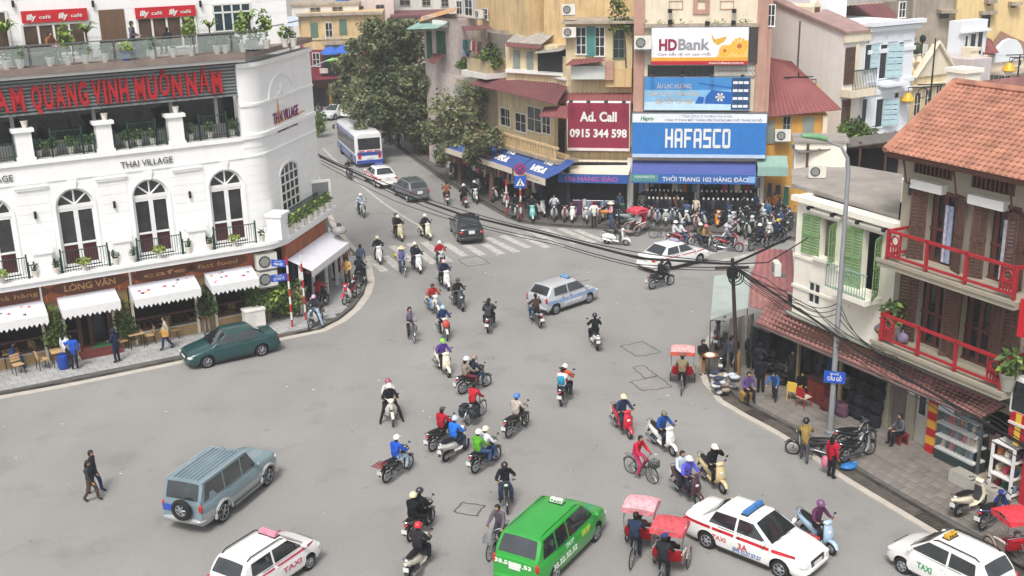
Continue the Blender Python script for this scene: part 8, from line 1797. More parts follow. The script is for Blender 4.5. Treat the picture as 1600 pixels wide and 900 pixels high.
for px in((785,0,793,10),):win(YT,FG,px,-4.95,'dark',1,2,O_wall)
bx('niche',YT,O_wall,FG.uv(806,40,-4.6)[0],4.6,FG.uv(815,48,-4.6)[1],FG.uv(830,40,-4.6)[0],5,FG.uv(815,36,-4.6)[1])
# ------------------------------------------------------------------ cars
YP=mt('plate_blue',hx('2f50b0'),.5,var=.04)
car_at('sedan','dark green sedan parked along the kerb in front of the restaurant',(322,576),(413,556),'1d4446',side=1,bpillar=-.25)
car_at('suv','silver blue off-roader with a spare wheel on its tailgate',(422,757),(348,818),'768991',side=-1,lower='a3a5a4',roofribs=1,flares=1,spare=1,gutter='a9b6bc',bumper='a3a5a4',plate=YP,bpillar=.05)
car_at('mini','white taxi with a pink roof sign at the bottom edge',(481,893),(404,947),'eceae8',side=-1,rails='black',sign=('d98aa0',None,'ffffff',.62,.25),stripe=('b83a58',.84,.9),texts=[(-1,'TAXI',.35,.6,.17,.8,'c04a68')],cat='taxi',name='taxi')
car_at('mpv','green people carrier taxi with white lettering',(932,846),(868,911),'2c9a3a',side=-1,rails='paint',sign=('d8e2d4','TAXI','2a7a38',.42,.35),texts=[(-1,'38.32.32.32',-.75,.62,.2,1.5,'dfeadd'),(-1,'TAXI',-.45,.93,.16,.5,'d8efe8'),(-1,'GROUP',.62,.84,.22,.55,'c9d84a')],reartexts=[('38.53.53.53',.05,.93,.13,1.25,'dfeadd')],bumper='2c9a3a',cat='taxi',name='taxi')
car_at('sedan','white taxi with red side stripes and a blue roof bar',(1212,901),(1108,859),'ededea',side=-1,sign=('3f78b4',None,'ffffff',.95,-.1),stripe=('bf2230',.78,.87),texts=[(-1,'3A',.1,.58,.2,.34,'c02a38'),(-1,'(04) 32.57.57.57',.25,.42,.13,1.0,'4a6ab0'),(-1,'TAXI',-.75,.58,.15,.5,'c85a60')],blackhandle=1,cat='taxi',name='taxi')
car_at('mini','white hatchback taxi with a yellow roof sign by the kerb',(1417,901),(1507,948),'ecebe8',side=1,rails='black',sign=('cfa436','TAXI','5a4a20',.42,.1),texts=[(1,'TAXI',.35,.62,.2,.5,'2f9a68')],cat='taxi',name='taxi')
car_at('hatch','silver hatchback taxi crossing the middle of the junction',(921,474),(868,492),'b4b7ba',side=-1,sign=('6f9fc8',None,'ffffff',.5,.2),stripe=('7f9cc4',.62,.78),texts=[(-1,'TAXI GROUP',-.1,.52,.15,1.3,'dfe6f0')],blackhandle=1,cat='taxi',name='taxi')
car_at('sedan','white taxi with a thin red stripe turning in front of the corner shops',(1091,413),(1044,425),'e9e8e6',side=-1,sign=('a9a8c4',None,'ffffff',.6,.1),stripe=('b8303c',.8,.85),cat='taxi',name='taxi')
car_at('sedan','black saloon driving up the street over the zebra crossing',(704,361),(715,379),'23282c',side=1)
car_at('hatch','dark grey estate with a pale roof ahead of the black saloon',(616,305),(638,317),'5d6266',side=1,rails='black')
car_at('sedan','white taxi with red tail lights directly behind the bus',(571,283),(586,293),'e9e8e6',side=1,sign=('6a6ab0',None,'ffffff',.6,.1),stripe=('c03a48',.7,.9),cat='taxi',name='taxi')
make_car('sedan','pale silver saloon far up the street beyond the bus',G(526,184),rad(-118),'c5cac9')
make_car('hatch','white hatchback at the far end of the street under the tree',G(556,182),rad(65),'dcdcda')
def bus(loc,yaw):
 t=thing('bus','white and blue city bus driving away up the street','bus',loc,yaw);L,W,H=8.6,2.35,2.95;bl=paint('2c4a98');wh=paint('e4e4e6');gl_=MAT('window')
 R=[]
 for x in(-L/2,-L/2+.12,-L/2+.4,L/2-.5,L/2-.12,L/2):
  k=.9 if abs(x)>=L/2-.01 else(.97 if abs(x)>L/2-.2 else 1.0);hh=H*(1 if k==1 else(.985 if k>.95 else .95))
  R.append([(x,y*W/2*k,z)for y,z in((-1,.35),(-1,1.1),(-1,2.1),(-.97,hh-.25),(-.85,hh-.06),(-.5,hh),(.5,hh),(.85,hh-.06),(.97,hh-.25),(1,2.1),(1,1.1),(1,.35))])
 m=MB().rings(R);m.m=[1 if min(R[0][0][2],9)>9 else 0 for _ in m.m]
 part('body',m,wh,t,40)
 for s in(1,-1):
  bx('blue_band',t,bl,-L/2+.1,s*W/2-.02,.38,L/2-.1,s*W/2+.02,1.0);bx('blue_band',t,bl,-L/2+.3,s*W/2-.02,2.35,L/2-.3,s*W/2+.015,2.6)
  for k in range(6):x=-L/2+.35+1.3*k;bx('side_window',t,gl_,x,s*W/2-.02,1.2,x+1.2,s*W/2+.025,2.3)
  for x in(-L/2+1.9,L/2-1.9):part('wheel',MB().lathe([(.2,-.12),(.44,-.12),(.46,0),(.44,.12),(.2,.13),(.16,.06)],(x,s*(W/2-.1),.46),16,axis='y'),MAT('tyre'),t,40)
  part('tail_light',MB().box(-L/2-.05,s*.85-.12,.75,-L/2,s*.85+.12,1.15),MAT('redlens'),t)
  part('mirror',MB().tube([(L/2,s*1.1,2.4),(L/2+.25,s*1.35,2.3)],.02,4).box(L/2+.18,s*1.28,1.95,L/2+.3,s*1.45,2.3),MAT('black'),t)
 bx('rear_window',t,gl_,-L/2-.03,-.92,1.5,-L/2+.05,.92,2.45);bx('rear_band',t,bl,-L/2-.03,-1.02,1.0,-L/2+.05,1.02,1.28);bx('rear_bumper',t,bl,-L/2-.12,-1.1,.34,-L/2+.1,1.1,.62)
 bx('number_plate',t,MAT('plate'),-L/2-.05,-.25,.72,-L/2,.25,.92);bx('windscreen',t,gl_,L/2-.05,-1.0,1.2,L/2+.03,1.0,2.5)
 bx('air_conditioner',t,wh,-1.6,-.75,H,1.4,.75,H+.22);bx('roof_hatch',t,plain('c9c9cc',.4),2.0,-.35,H,2.8,.35,H+.07)
 for k in range(3):o=bx('red_stripe',t,plain('c23a48',.4),-L/2-.036,-.9+.65*k,1.32,-L/2,-.4+.65*k,1.4)
 return t
a,b=G(557,263),G(514,222);d=(b-a).normalized();yw=math.atan2(d.y,d.x);left=Vector((-d.y,d.x,0));bus(a+d*4.3-left*1.17,yw)
# ------------------------------------------------------------------ two-wheelers and their riders
def ride(kind,front,rear,col,blabel,riders=(),flags=(),pal=None,z=0.0,lean=0.0,group='motorbikes crossing the junction'):
 if kind=='bicycle':group='bicycles'
 t,loc,yaw=bike(kind,front,rear,col,blabel,None,group,flags,pal,z,None,lean)
 for r in riders:
  ps,top,bot,lab,head=r[:5];kw=r[5]if len(r)>5 else{}
  if 'hcol' not in kw and head=='helmet':kw=dict(kw,hcol='e4e2dc')
  person(loc,yaw,ps,top,bot,lab,head,z=z,**kw)
 return t,loc,yaw
W=dict
ride('wave',(571,343),(559,332),'a9adb0','silver motorbike coming alone down the street left of the lane line',[('ride','b9c6d4','2a2d38','rider in a pale blue jacket alone on the street beside the lane line','helmet')])
ride('scooter',(629,379),(617,369),'d6cca8','cream scooter carrying two people near the end of the lane line',[('ride','232833','22252e','rider in navy and white helmet on the cream scooter carrying two','helmet'),('pillion','5a4436','3a3230','pillion in a brown jacket and dark helmet on the cream scooter','helmet',W(hcol='4a4038'))])
ride('scooter',(673,377),(657,368),'e2dac0','cream scooter with a lone dark rider left of the black saloon',[('ride','2a2730','2a2c34','dark clothed rider on the cream scooter left of the black saloon','helmet')])
ride('scooter',(595,416),(588,403),'e6e6e6','white and black scooter at the left end of the zebra crossing',[('ride','1f2734','22242c','rider in navy with a cream helmet at the left end of the zebra crossing','helmet',W(hcol='e0d8b8'))],pal=dict(paint=paint('e6e6e6')))
_,bl_,by_=ride('bicycle',(635,436),(623,422),'5a5048','old bicycle with a yellow basket tied on behind',[('cycle','8e8cc0','3c5070','woman in lilac and a conical hat on the old bicycle','cone',W(hcol='d8c49a'))])
t=thing('basket','round yellow basket tied behind the woman in the conical hat','basket',bl_+Vector((-math.cos(by_)*.62,-math.sin(by_)*.62,.76)),by_);part('tray',MB().lathe([(.18,0),(.32,.1),(.36,.28),(.3,.26),(.1,.12)],n=14),plain('a08a3a',.8),t,40);part('lid',MB().ell((0,0,.24),(.32,.32,.14),12,5),plain('cfc03a',.8),t,60)
ride('scooter',(657,429),(647,418),'eaeae8','white scooter carrying two beside the bicycle with the yellow basket',[('ride','222936','2c3850','bareheaded rider in navy on the white scooter beside the old bicycle','hair'),('pillion','2c2c34','22242a','pillion in black and a white helmet beside the old bicycle','helmet')])
ride('wave',(693,424),(683,411),'b0b4b8','motorbike of the rider in bright red close to the zebra crossing',[('ride','b0202f','3a3c44','rider in a bright red jacket and white helmet near the zebra crossing','helmet')])
ride('scooter',(704,458),(686,441),'ececea','bright white scooter ahead of the rider in bright red',[('ride','26304a','242730','rider in navy on the bright white scooter before the red jacket','helmet',W(hcol='d8b4b8')),('pillion','4a5058','2a2c32','grey clothed pillion on the bright white scooter','hair')])
ride('wave',(683,494),(672,484),'d8d6d0','white motorbike ridden by the man in the brick red jacket',[('ride_foot','a8342e','7d9abf','man in a brick red jacket, dark cap and light jeans on a white motorbike','cap',W(hcol='4a3430'))])
ride('scooter',(724,488),(709,474),'3d454c','dark grey scooter with a pale front right of the brick red jacket',[('ride','2b2b2d','2a2c30','rider in black on the dark grey scooter','helmet',W(hcol='3a3c40'))])
ride('wave',(768,506),(762,522),'8a8486','grey motorbike with a white plate seen from behind left of the silver hatchback',[('ride','4b4e42','2c2e30','rider in an olive jacket seen from behind left of the silver hatchback','hair'),('pillion','3c4043','2c2e32','pillion in dark grey sitting close behind the olive jacket','long')])
ride('wave',(828,497),(847,516),'a6b0b2','silver motorbike passing the tail of the silver hatchback',[('ride','4c3833','2c4266','man in a brown jacket and jeans behind the silver hatchback','hair')])
ride('scooter',(925,531),(934,550),'e2e2e0','white scooter seen from behind alone right of the junction middle',[('ride','1e1f22','1e1f24','rider all in black with dark helmet alone right of the junction middle','helmet',W(hcol='2a2c30'))])
ride('bicycle',(648,538),(637,523),'8a9096','city bicycle with a wire basket ridden by a long haired woman',[('cycle','877c8c','3a2a34','long haired woman in grey lilac on the city bicycle','long',W(mask='b98a68'))],flags=('basket',),pal=dict(basket=MAT('steel')))
_,bl_,by_=ride('wave',(699,534),(688,518),'cfcac0','motorbike with a red round box at its front',[('ride','2f3d66','23252c','rider in blue with a pale blue helmet above the green helmet','helmet',W(hcol='a8c4d8'))])
t=thing('bag','round red bag hanging before the rider with pale blue helmet','bag',bl_+Vector((math.cos(by_)*.62,math.sin(by_)*.62,.72)),by_);part('bag_body',MB().ell((0,0,.12),(.16,.2,.2),10,7),plain('b84a46',.6),t,60);part('strap',MB().tube([(0,-.1,.28),(-.06,0,.36),(0,.1,.28)],.015,5),MAT('black'),t)
ride('scooter',(700,589),(686,575),'e8dec6','cream scooter ridden by the person in purple and green helmet',[('ride','573c8a','2a2a34','rider in purple with a lime green helmet and white mask','helmet',W(hcol='86cc4e',mask='e8e4de'))])
ride('wave',(614,667),(608,646),'d4cdbc','cream motorbike coming straight on left of the crowd',[('ride_far','20232a','2e2024','rider in black with white helmet stretching a foot to the road','helmet'),('pillion','cfccc8','2c2c30','pillion with a dusky red helmet behind the rider in black','helmet',W(hcol='9a4456'))])
ride('wave',(757,605),(726,615),'23262a','black motorbike carrying the couple behind the red shirted cyclist',[('ride','272e40','2c4058','man in navy driving the couple on the black motorbike','helmet',W(hcol='9a8278')),('pillion','8e8376','6a3038','woman in beige and white helmet on the black motorbike','helmet_long',W(hcol='e6e4e0'))])
_,bl_,by_=ride('bicycle',(755,648),(732,665),'6a6a68','bicycle loaded with dark panniers',[('cycle','ae2633','26282e','cyclist in a red shirt riding between dark panniers','hair')])
for s in(1,-1):
 t=thing('pannier','dark pannier bag on the %s side of the red shirted cyclist'%('left' if s>0 else 'right'),'bag',bl_+Vector((-math.cos(by_)*.5-s*math.sin(by_)*.24,-math.sin(by_)*.5+s*math.cos(by_)*.24,.34)),by_,'panniers of the cyclist');part('bag_body',MB().loft([(-.24,.2,.1,.2),(-.2,.22,.14,.24),(.2,.22,.14,.24),(.25,.2,.1,.2)],10),cloth('3a3f43'),t,50);part('flap',MB().loft([(-.2,.46,.14,.03),(.2,.46,.14,.03)],8),cloth('2a2e32'),t)
ride('wave',(823,664),(793,686),'39453a','dark green motorbike ridden by the man with a blue helmet',[('ride','b3a89e','4a4540','man in a beige jacket with a bright blue helmet','helmet',W(hcol='3d7fc4'))])
ride('wave',(706,688),(679,704),'2c2e32','black motorbike half hidden behind the bright blue jacket',[('ride','a61f30','2a2c34','rider in crimson with a khaki cap behind the bright blue jacket','cap',W(hcol='55543f'))])
ride('scooter',(732,699),(692,725),'d6d5d0','silver white scooter of the rider in a bright blue jacket',[('ride','2a70d2','3a475c','rider in a bright blue padded jacket and lilac helmet','helmet',W(hcol='bfc0e0'))])
ride('wave',(778,718),(741,741),'24262b','black motorbike carrying a green and a white jacket',[('ride','d4d6de','3a5078','driver in a white and black jacket in front of the green jacket','helmet',W(hcol='e6dcc4')),('pillion','58a02e','3a5580','pillion in a lime green jacket with a white helmet','helmet')])
ride('wave',(640,732),(604,755),'38382f','dark motorbike with a red rear rack left of the crowd',[('ride','2450b6','a3b6c8','rider in a blue vest, pale jeans and white helmet left of the crowd','helmet')],flags=('rack',))
ride('wave',(792,800),(788,776),'26282c','black motorbike coming straight on above the green taxi',[('ride_face','22252c','2d3a52','rider in black touching his visor above the green taxi','full',W(hcol='26282c'))],pal=dict(shield=paint('26282c')))
ride('wave',(672,819),(644,845),'5c463f','brown motorbike carrying two in black',[('ride','1c1d20','202226','driver in black with a dark helmet on the brown motorbike','helmet',W(hcol='33353a')),('pillion','191a1d','1e2024','pillion in a black coat with a cream helmet','helmet',W(hcol='e2daae'))])
ride('scooter',(668,874),(644,905),'cfc7ba','cream scooter with a red tail light at the bottom edge',[('ride','2b2a30','24262e','rider in a dark jacket with pink trim and red helmet at the bottom edge','helmet',W(hcol='cc2c36'))])
ride('bicycle',(768,874),(789,850),'33353a','dark bicycle beside the tail of the green taxi',[('cycle','655c66','3a3a42','bareheaded cyclist in grey violet beside the green taxi','hair')],flags=('basket',),pal=dict(basket=plain('8d9096',.5)))
ride('wave',(890,614),(876,637),'4a4c50','grey motorbike carrying a white shirt with teal backpack',[('ride','c4532f','2c3040','driver in an orange jacket with a white helmet','helmet'),('pillion','d8d8dc','2a3040','pillion in white with a teal backpack','hair',W(bag='2b8aa6'))])
ride('wave',(1046,446),(1020,452),'23262a','black motorbike close to the turning white taxi',[('ride','23262e','23252a','rider in navy black close to the turning white taxi','helmet',W(hcol='2a2d33'))])
ride('vespa',(979,384),(947,381),'e9e9e6','white round bodied scooter crossing below the corner shops',[('ride','47484b','4a4b50','rider in dark grey on the white round bodied scooter','cap',W(hcol='2c2d30'))])
ride('wave',(1080,384),(1048,386),'8a343e','red motorbike carrying two in white behind the turning white taxi',[('ride','ced0d8','5a6a88','driver in white with a grey helmet behind the turning taxi','helmet',W(hcol='8a98a8')),('pillion','d2d2d4','9a5a60','pillion in white with white helmet behind the turning taxi','helmet')])
ride('wave',(1116,394),(1087,388),'26282c','black motorbike with an olive and a tan rider',[('ride','9a7a58','2c2e38','driver in tan with a pink helmet on the black motorbike','helmet',W(hcol='cf6a70')),('pillion','5f5c44','34404c','pillion in olive with a cream helmet','helmet',W(hcol='e4dccc'))])
ride('wave',(1154,394),(1122,391),'b02236','bright red motorbike heading right past the parked bikes',[('ride','686874','30343e','rider in grey on the bright red motorbike','helmet',W(hcol='9c9ea6'))])
ride('wave',(1196,387),(1174,392),'25282d','black motorbike at the left of the red tin roof',[('ride','29303e','2a2d34','rider in slate grey with a white helmet near the parked bikes','helmet')])
ride('wave',(1224,379),(1203,385),'2c3040','dark blue motorbike behind the rider in slate grey',[('ride','2a3048','2a2c34','rider in navy with a yellow helmet behind the slate grey rider','helmet',W(hcol='cba032'))])
ride('wave',(697,311),(700,324),'6a5a54','motorbike riding away along the kerb near the two tree trunks',[('ride','86553c','3c3a3c','rider in a tan coat riding away along the kerb','hair')])
ride('scooter',(722,316),(729,328),'7c2630','dark red scooter riding away beside the kerb',[('ride','1f2024','22242a','rider in black on the dark red scooter by the kerb','helmet')])
ride('wave',(746,321),(738,311),'dcdcda','white motorbike facing out beside the dark red scooter',[('ride','23252b','282a30','rider in black facing out on a white motorbike','helmet')],z=.0)
ride('wave',(811,346),(800,337),'34383c','dark motorbike by the foot of the left striped sign post',[('ride_foot','24262a','2a2c32','waiting rider in black by the left striped sign post','hair')],z=KZ)
ride('scooter',(833,349),(830,338),'7fc4c0','turquoise scooter at the kerb below the crossing sign',[('ride_foot','2a2d31','24262c','rider in black resting on the turquoise scooter','hair')],z=KZ)
ride('wave',(866,349),(866,337),'3a3c3e','black motorbike facing the kerb right of the turquoise scooter',[('ride_far','c9d0d6','26282e','rider in a pale shirt with both feet down at the kerb','hair')],z=KZ)
ride('wave',(549,284),(543,274),'34363a','dark motorbike riding down beside the back of the bus',[('ride','3a3a3e','2a2c30','rider in dark grey beside the back of the bus','helmet',W(hcol='5a5c60'))])
ride('scooter',(556,205),(550,196),'d8d8d8','white scooter far up the street in front of the bus',[('ride','2c2e34','2a2c30','rider in black far up the street in front of the bus','helmet',W(hcol='3a3c40'))])
# corner of the restaurant
ride('wave',(486,516),(502,503),'2a414c','dark teal motorbike stopped on the kerb beside the striped posts',[('ride_foot','33353c','9db2c6','rider in dark jacket and pale jeans stopped by the striped posts','helmet',W(hcol='c99ab4'))],group='motorbikes at the restaurant corner',z=.04)
ride('wave',(507,478),(494,486),'25272b','black motorbike behind the striped posts',[('ride_foot','7a2431','2c2e34','rider in a maroon jacket turned away behind the striped posts','hair')],z=KZ,group='motorbikes at the restaurant corner')
ride('wave',(538,477),(556,464),'c42338','parked red motorbike on the curved kerb',[],z=KZ,group='motorbikes at the restaurant corner')
ride('wave',(570,440),(556,452),'23262a','black motorbike on the kerb at the end of the zebra crossing',[('ride_foot','22252b','2a2c33','rider in black waiting on the kerb by the zebra crossing','hair')],z=KZ,group='motorbikes at the restaurant corner')
ride('wave',(509,434),(502,420),'25272b','black motorbike parked under the end of the corner awning',[],z=KZ,group='motorbikes at the restaurant corner')
# right hand pavement
ride('wave',(1245,711),(1286,717),'3f3340','dark plum motorbike turned out of the gutter on the right',[],group='motorbikes on the right hand pavement')
ride('wave',(1360,710),(1317,724),'2a2c30','black and silver motorbike parked by the lamp post, nearer of two',[],z=KZ,pal=dict(shield=plain('d4d4d0',.4)),group='motorbikes on the right hand pavement')
ride('wave',(1356,694),(1316,702),'33353a','black and white motorbike parked by the lamp post, farther of two',[],z=KZ,pal=dict(shield=plain('e0e0dc',.4)),group='motorbikes on the right hand pavement')
ride('scooter',(1540,787),(1489,811),'e6dcc4','cream scooter parked before the glass shop',[],z=KZ,group='motorbikes on the right hand pavement')
ride('wave',(1572,806),(1530,831),'2a3c7c','dark blue motorbike parked between cream scooter and red canopy',[],z=KZ,pal=dict(shield=paint('2a3c7c')),group='motorbikes on the right hand pavement')
ride('scooter',(1301,869),(1253,836),'a8bfd6','pale blue scooter overtaking the white taxi with red stripes',[('ride','5a2f50','26262c','rider in plum with a violet helmet and mask on the pale blue scooter','helmet',W(hcol='7a4c78',mask='8a5a80'))])
ride('scooter',(985,687),(962,664),'c02236','red scooter carrying an adult with a child in front',[('ride','2b3852','2c3448','rider in a navy anorak and cream helmet on the red scooter','helmet',W(hcol='e8dcae'))])
ride('scooter',(1054,715),(1018,690),'e6e4e0','white and black scooter with gold trim',[('ride','224c92','23283a','man in a bright blue sweater with a grey knitted cap','beanie',W(hcol='7a7a6c'))],pal=dict(inner=MAT('black')))
ride('bicycle',(1020,756),(982,738),'2a2c30','black bicycle with a dark front basket',[('cycle','b8243c','b23a62','woman all in crimson and pink riding a bicycle','hair')],flags=('basket',))
ride('scooter',(1091,791),(1058,766),'4a2c34','maroon scooter carrying two beside the crimson cyclist',[('ride','5a5ac4','2c3040','woman in a violet blue jacket with a white helmet on the maroon scooter','helmet'),('pillion','c2ccd8','23252c','bareheaded pillion in black and white on the maroon scooter','hair')])
ride('scooter',(1131,773),(1097,745),'cdb98c','golden scooter of the woman in a black coat',[('ride_face','1e1f23','1c1d22','woman in a black coat and white helmet holding a phone','helmet_long',W(hcol='e8e2da'))])
ride('wave',(1122,530),(1118,548),'2a2b2e','dark motorbike parked beside the grey sheet, seen from behind',[],z=.0,group='motorbikes on the right hand pavement')
ride('scooter',(1139,566),(1126,588),'33363a','dark scooter with a white helmet mirror parked behind the tray seller',[],z=.02,group='motorbikes on the right hand pavement')
ride('wave',(706,273),(704,283),'3c4a40','dark motorbike parked between the tree trunks',[],z=KZ,group='motorbikes parked at the shops')
# parked rows at the corner shops
pc_=[('23262b','black'),('7c2a30','dark red'),('3a4a6a','slate blue'),('b9bcc0','silver'),('2f3a34','bottle green'),('d8d6d0','white')]
for i,(x,y)in enumerate([(1128,352),(1146,354),(1162,351),(1178,354),(1194,350),(1208,354),(1222,350),(1152,368),(1170,370),(1186,367),(1202,371),(1218,366),(1233,362),(1040,350),(1052,347),(1027,349),(1016,345),(1003,343)]):
 col,cn=pc_[(i*5+i//3)%6];lab='%s motorbike parked %s, %s from the left'%(cn,('in the back row by the mannequins' if i<7 else 'in the front row by the tin roof' if i<13 else 'in the middle before the mannequins'),ORD[i if i<7 else i-7 if i<13 else{13:3,14:4,15:2,16:1,17:0}[i]])
 if i<13:bike('wave' if i%3 else 'scooter',(x,y),None,col,lab,group='motorbikes parked at the corner shops',z=KZ if y<362 else .02,yaw=FH.yaw-1.9+rng.uniform(-.3,.3))
 else:bike('wave',(x,y),None,col,lab,group='motorbikes parked at the corner shops',z=KZ,yaw=FH.yaw-1.5+rng.uniform(-.2,.2))
bike('vespa',(1124,352),None,'d8862a','bright orange scooter parked before the mannequins, front of two',group='orange scooters',z=KZ,yaw=FH.yaw-1.75);bike('vespa',(1127,340),None,'cf7a28','orange scooter half hidden behind another orange one',group='orange scooters',z=KZ,yaw=FH.yaw-1.6)
for i,(x,y,c,cn)in enumerate([(905,334,'c9a0b8','pink'),(984,349,'9aa4a8','grey'),(972,345,'4a6a58','green')]):bike('scooter',(x,y),None,c,'%s scooter parked %s'%(cn,['by the stools under the white awning','behind the red canopied cyclo','left of the parked grey scooter'][i]),group='scooters at the white awning',z=KZ,yaw=FH.yaw-.4+i)
bike('bicycle',(1034,372),None,'6a6460','bicycle standing at the kerb right of the red canopied cyclo',group='bicycles',yaw=FH.yaw+.2)
for i,(x,y)in enumerate([(1140,343),(1158,342),(1174,343),(1190,341),(1204,343),(1219,340),(1232,350),(1146,360),(1164,361),(1180,361),(1197,360),(1212,358),(1226,357),(1140,375),(1065,350),(1078,352),(955,341),(1090,357),(1103,354)]):
 col,cn=pc_[(i*7+2)%6];row=['in the rearmost row by the mannequins','in the middle row by the tin roof','standing loose before the mannequins'][0 if i<7 else 1 if i<13 else 2]
 bike('wave' if i%4 else 'scooter',(x,y),None,col,'%s motorbike %s, number %s from left'%(cn,row,ORD[i if i<7 else i-7 if i<13 else{13:5,14:1,15:2,16:0,17:3,18:4}[i]]),group='motorbikes crowding the corner shops',z=KZ if y<362 else .02,yaw=FH.yaw-1.8+rng.uniform(-.5,.5))
 # far up the street
for i,(x,y)in enumerate([(500,178),(508,186),(566,200),(576,204),(588,190),(598,197),(610,205)]):
 bike('wave',(x,y),None,pc_[i%6][0],'%s motorbike far up the street %s'%(pc_[i%6][1],['by the red shop front, left one','by the red shop front, right one','behind the bus, nearest the tree','under the big tree beside the bus','under the big tree, farthest','under the big tree, middle one','under the big tree, right one'][i]),group='motorbikes far up the street',yaw=rng.uniform(1.2,2.4))
 # ------------------------------------------------------------------ cyclos
def cyclo(front,rear,canopy,label,driver=None,passenger=None,z=0.0,val=None,flags=()):
 t,loc,yaw=bike('cyclo',front,rear,'b0b0b0',label,None,'cyclos',flags,dict(canopy=cloth(canopy),valance=cloth(val or canopy)),z)
 if driver:
  person(loc+Vector((-math.cos(yaw)*.32,-math.sin(yaw)*.32,.02)),yaw,'cycle',*driver[:3],**(driver[3]if len(driver)>3 else{}))
 if passenger:person(loc+Vector((math.cos(yaw)*.42,math.sin(yaw)*.42,.02)),yaw,'recline',*passenger)
 return t
cyclo((1067,590),(1064,621),'d9a3a3','cyclo with a faded pink canopy beside the tray seller',('7c7056','2b2b30','cyclo driver in olive brown riding away beside the tray seller',W(head='cap',hcol='6a675c')),None,val='c85a4a')
cyclo((1008,842),(985,892),'dfa6ac','cyclo with a pale pink canopy, left of the pair',('263248','22262f','cyclo driver in a navy jacket, left of the pair',W(head='hair')),('5a4036','33302e','passenger in brown under the pale pink canopy','hair'),val='cf868e')
cyclo((1052,877),(1029,928),'cf5860','cyclo with a coral red canopy, right of the pair',('24262b','24262b','cyclo driver in black with a blue cap, right of the pair',W(head='cap',hcol='33407c')),('1f2024','26282c','passenger in black under the coral red canopy','hair'))
cyclo((988,367),(1017,361),'c84656','cyclo with a red hood facing left at the corner shops',None,('d9d9d8','2c2c32','passenger in a white shirt under the red hood','hair'),flags=('back',))
cyclo((1570,868),(1612,905),'d8404a','cyclo with a bright red canopy at the right edge',None,None,z=.1)
# ------------------------------------------------------------------ people on foot
def walker(px,face,ps,top,bot,label,z=0.0,**k):
 p=G(*px,z);return person(p,rad(face),ps,top,bot,label,**k)
walker((150,770),-5,'walk','2b2e35','27375c','man in a black coat and jeans walking across the empty road')
walker((145,783),-8,'walk','33363a','553f3a','woman in dark grey and brown walking beside the man in jeans',head='long',scale=.95)
walker((118,577),115,'reach','2456ba','23252c','man in a bright blue shirt at the restaurant door',z=KZ)
walker((106,573),60,'stand','d6d6da','3a3438','woman in white half hidden behind the bright blue shirt',z=KZ,head='long')
walker((184,566),150,'hold','222a46','20263c','uniformed guard in navy with peaked cap on the pavement',z=KZ,head='cap',hcol='222a46')
t=walker((262,546),195,'walk','a9a08e','2b3c5a','woman in beige with a mustard apron walking past the cafe chairs',z=KZ,head='hair');part('apron',MB().loft([(.02,1.02,.19,.16),(.02,.85,.2,.17),(.02,.7,.21,.17)],12),cloth('c9963f'),t,50)
walker((325,520),100,'reach','a62733','8a837b','man in a red shirt at the climber behind the green sedan',z=KZ)
walker((24,575),20,'sit','3a5a9a','33507c','person in blue lounging at the left cafe table',z=KZ)
walker((524,438),200,'reach','24272e','22242a','man in black pointing under the corner awning',z=KZ)
walker((531,425),180,'stand','c4809e','6a2a44','woman in pink behind the pointing man',z=KZ,head='long')
walker((541,420),-60,'stand','8a6a48','5a4436','person in tan between the pink and yellow jackets',z=KZ)
walker((544,447),-100,'hold','ddb470','4a3c34','woman in pale yellow carrying green leaves',z=KZ,head='long')
walker((565,425),100,'stand','4a5872','7c8dab','man in denim blue standing at the end of the zebra crossing',head='hair')
walker((468,494),-60,'stand','b29c7c','d6d2ca','person in a tan coat and white trousers beside the striped posts',z=KZ)
walker((484,470),-40,'stand','2a2a30','2c2c34','woman in a conical hat by the corner shop posts',z=KZ,head='cone',hcol='cf9a86')
walker((497,466),30,'stand','3a3c44','2c2e36','dark figure between the posts of the corner awning',z=KZ)
walker((928,354),95,'wai','e0ddd6','24272e','man in a white shirt standing at the kerb, back turned',z=KZ)
t=walker((955,355),-170,'hold','d497ae','3f5a80','street seller in pink and conical hat carrying a basket',z=KZ,head='cone',hcol='dcc8b4');part('basket',MB().lathe([(.12,0),(.3,.1),(.34,.2),(.3,.18),(.08,.08)],(.42,0,.9),12),plain('b8793a',.8),t,40)
walker((1087,346),-120,'stand','c8bcae','26262c','woman in a long beige coat before the mannequins',z=KZ,head='long')
walker((1072,352),60,'stand','4a5a78','3a4a68','person in denim beside the beige coat',z=KZ)
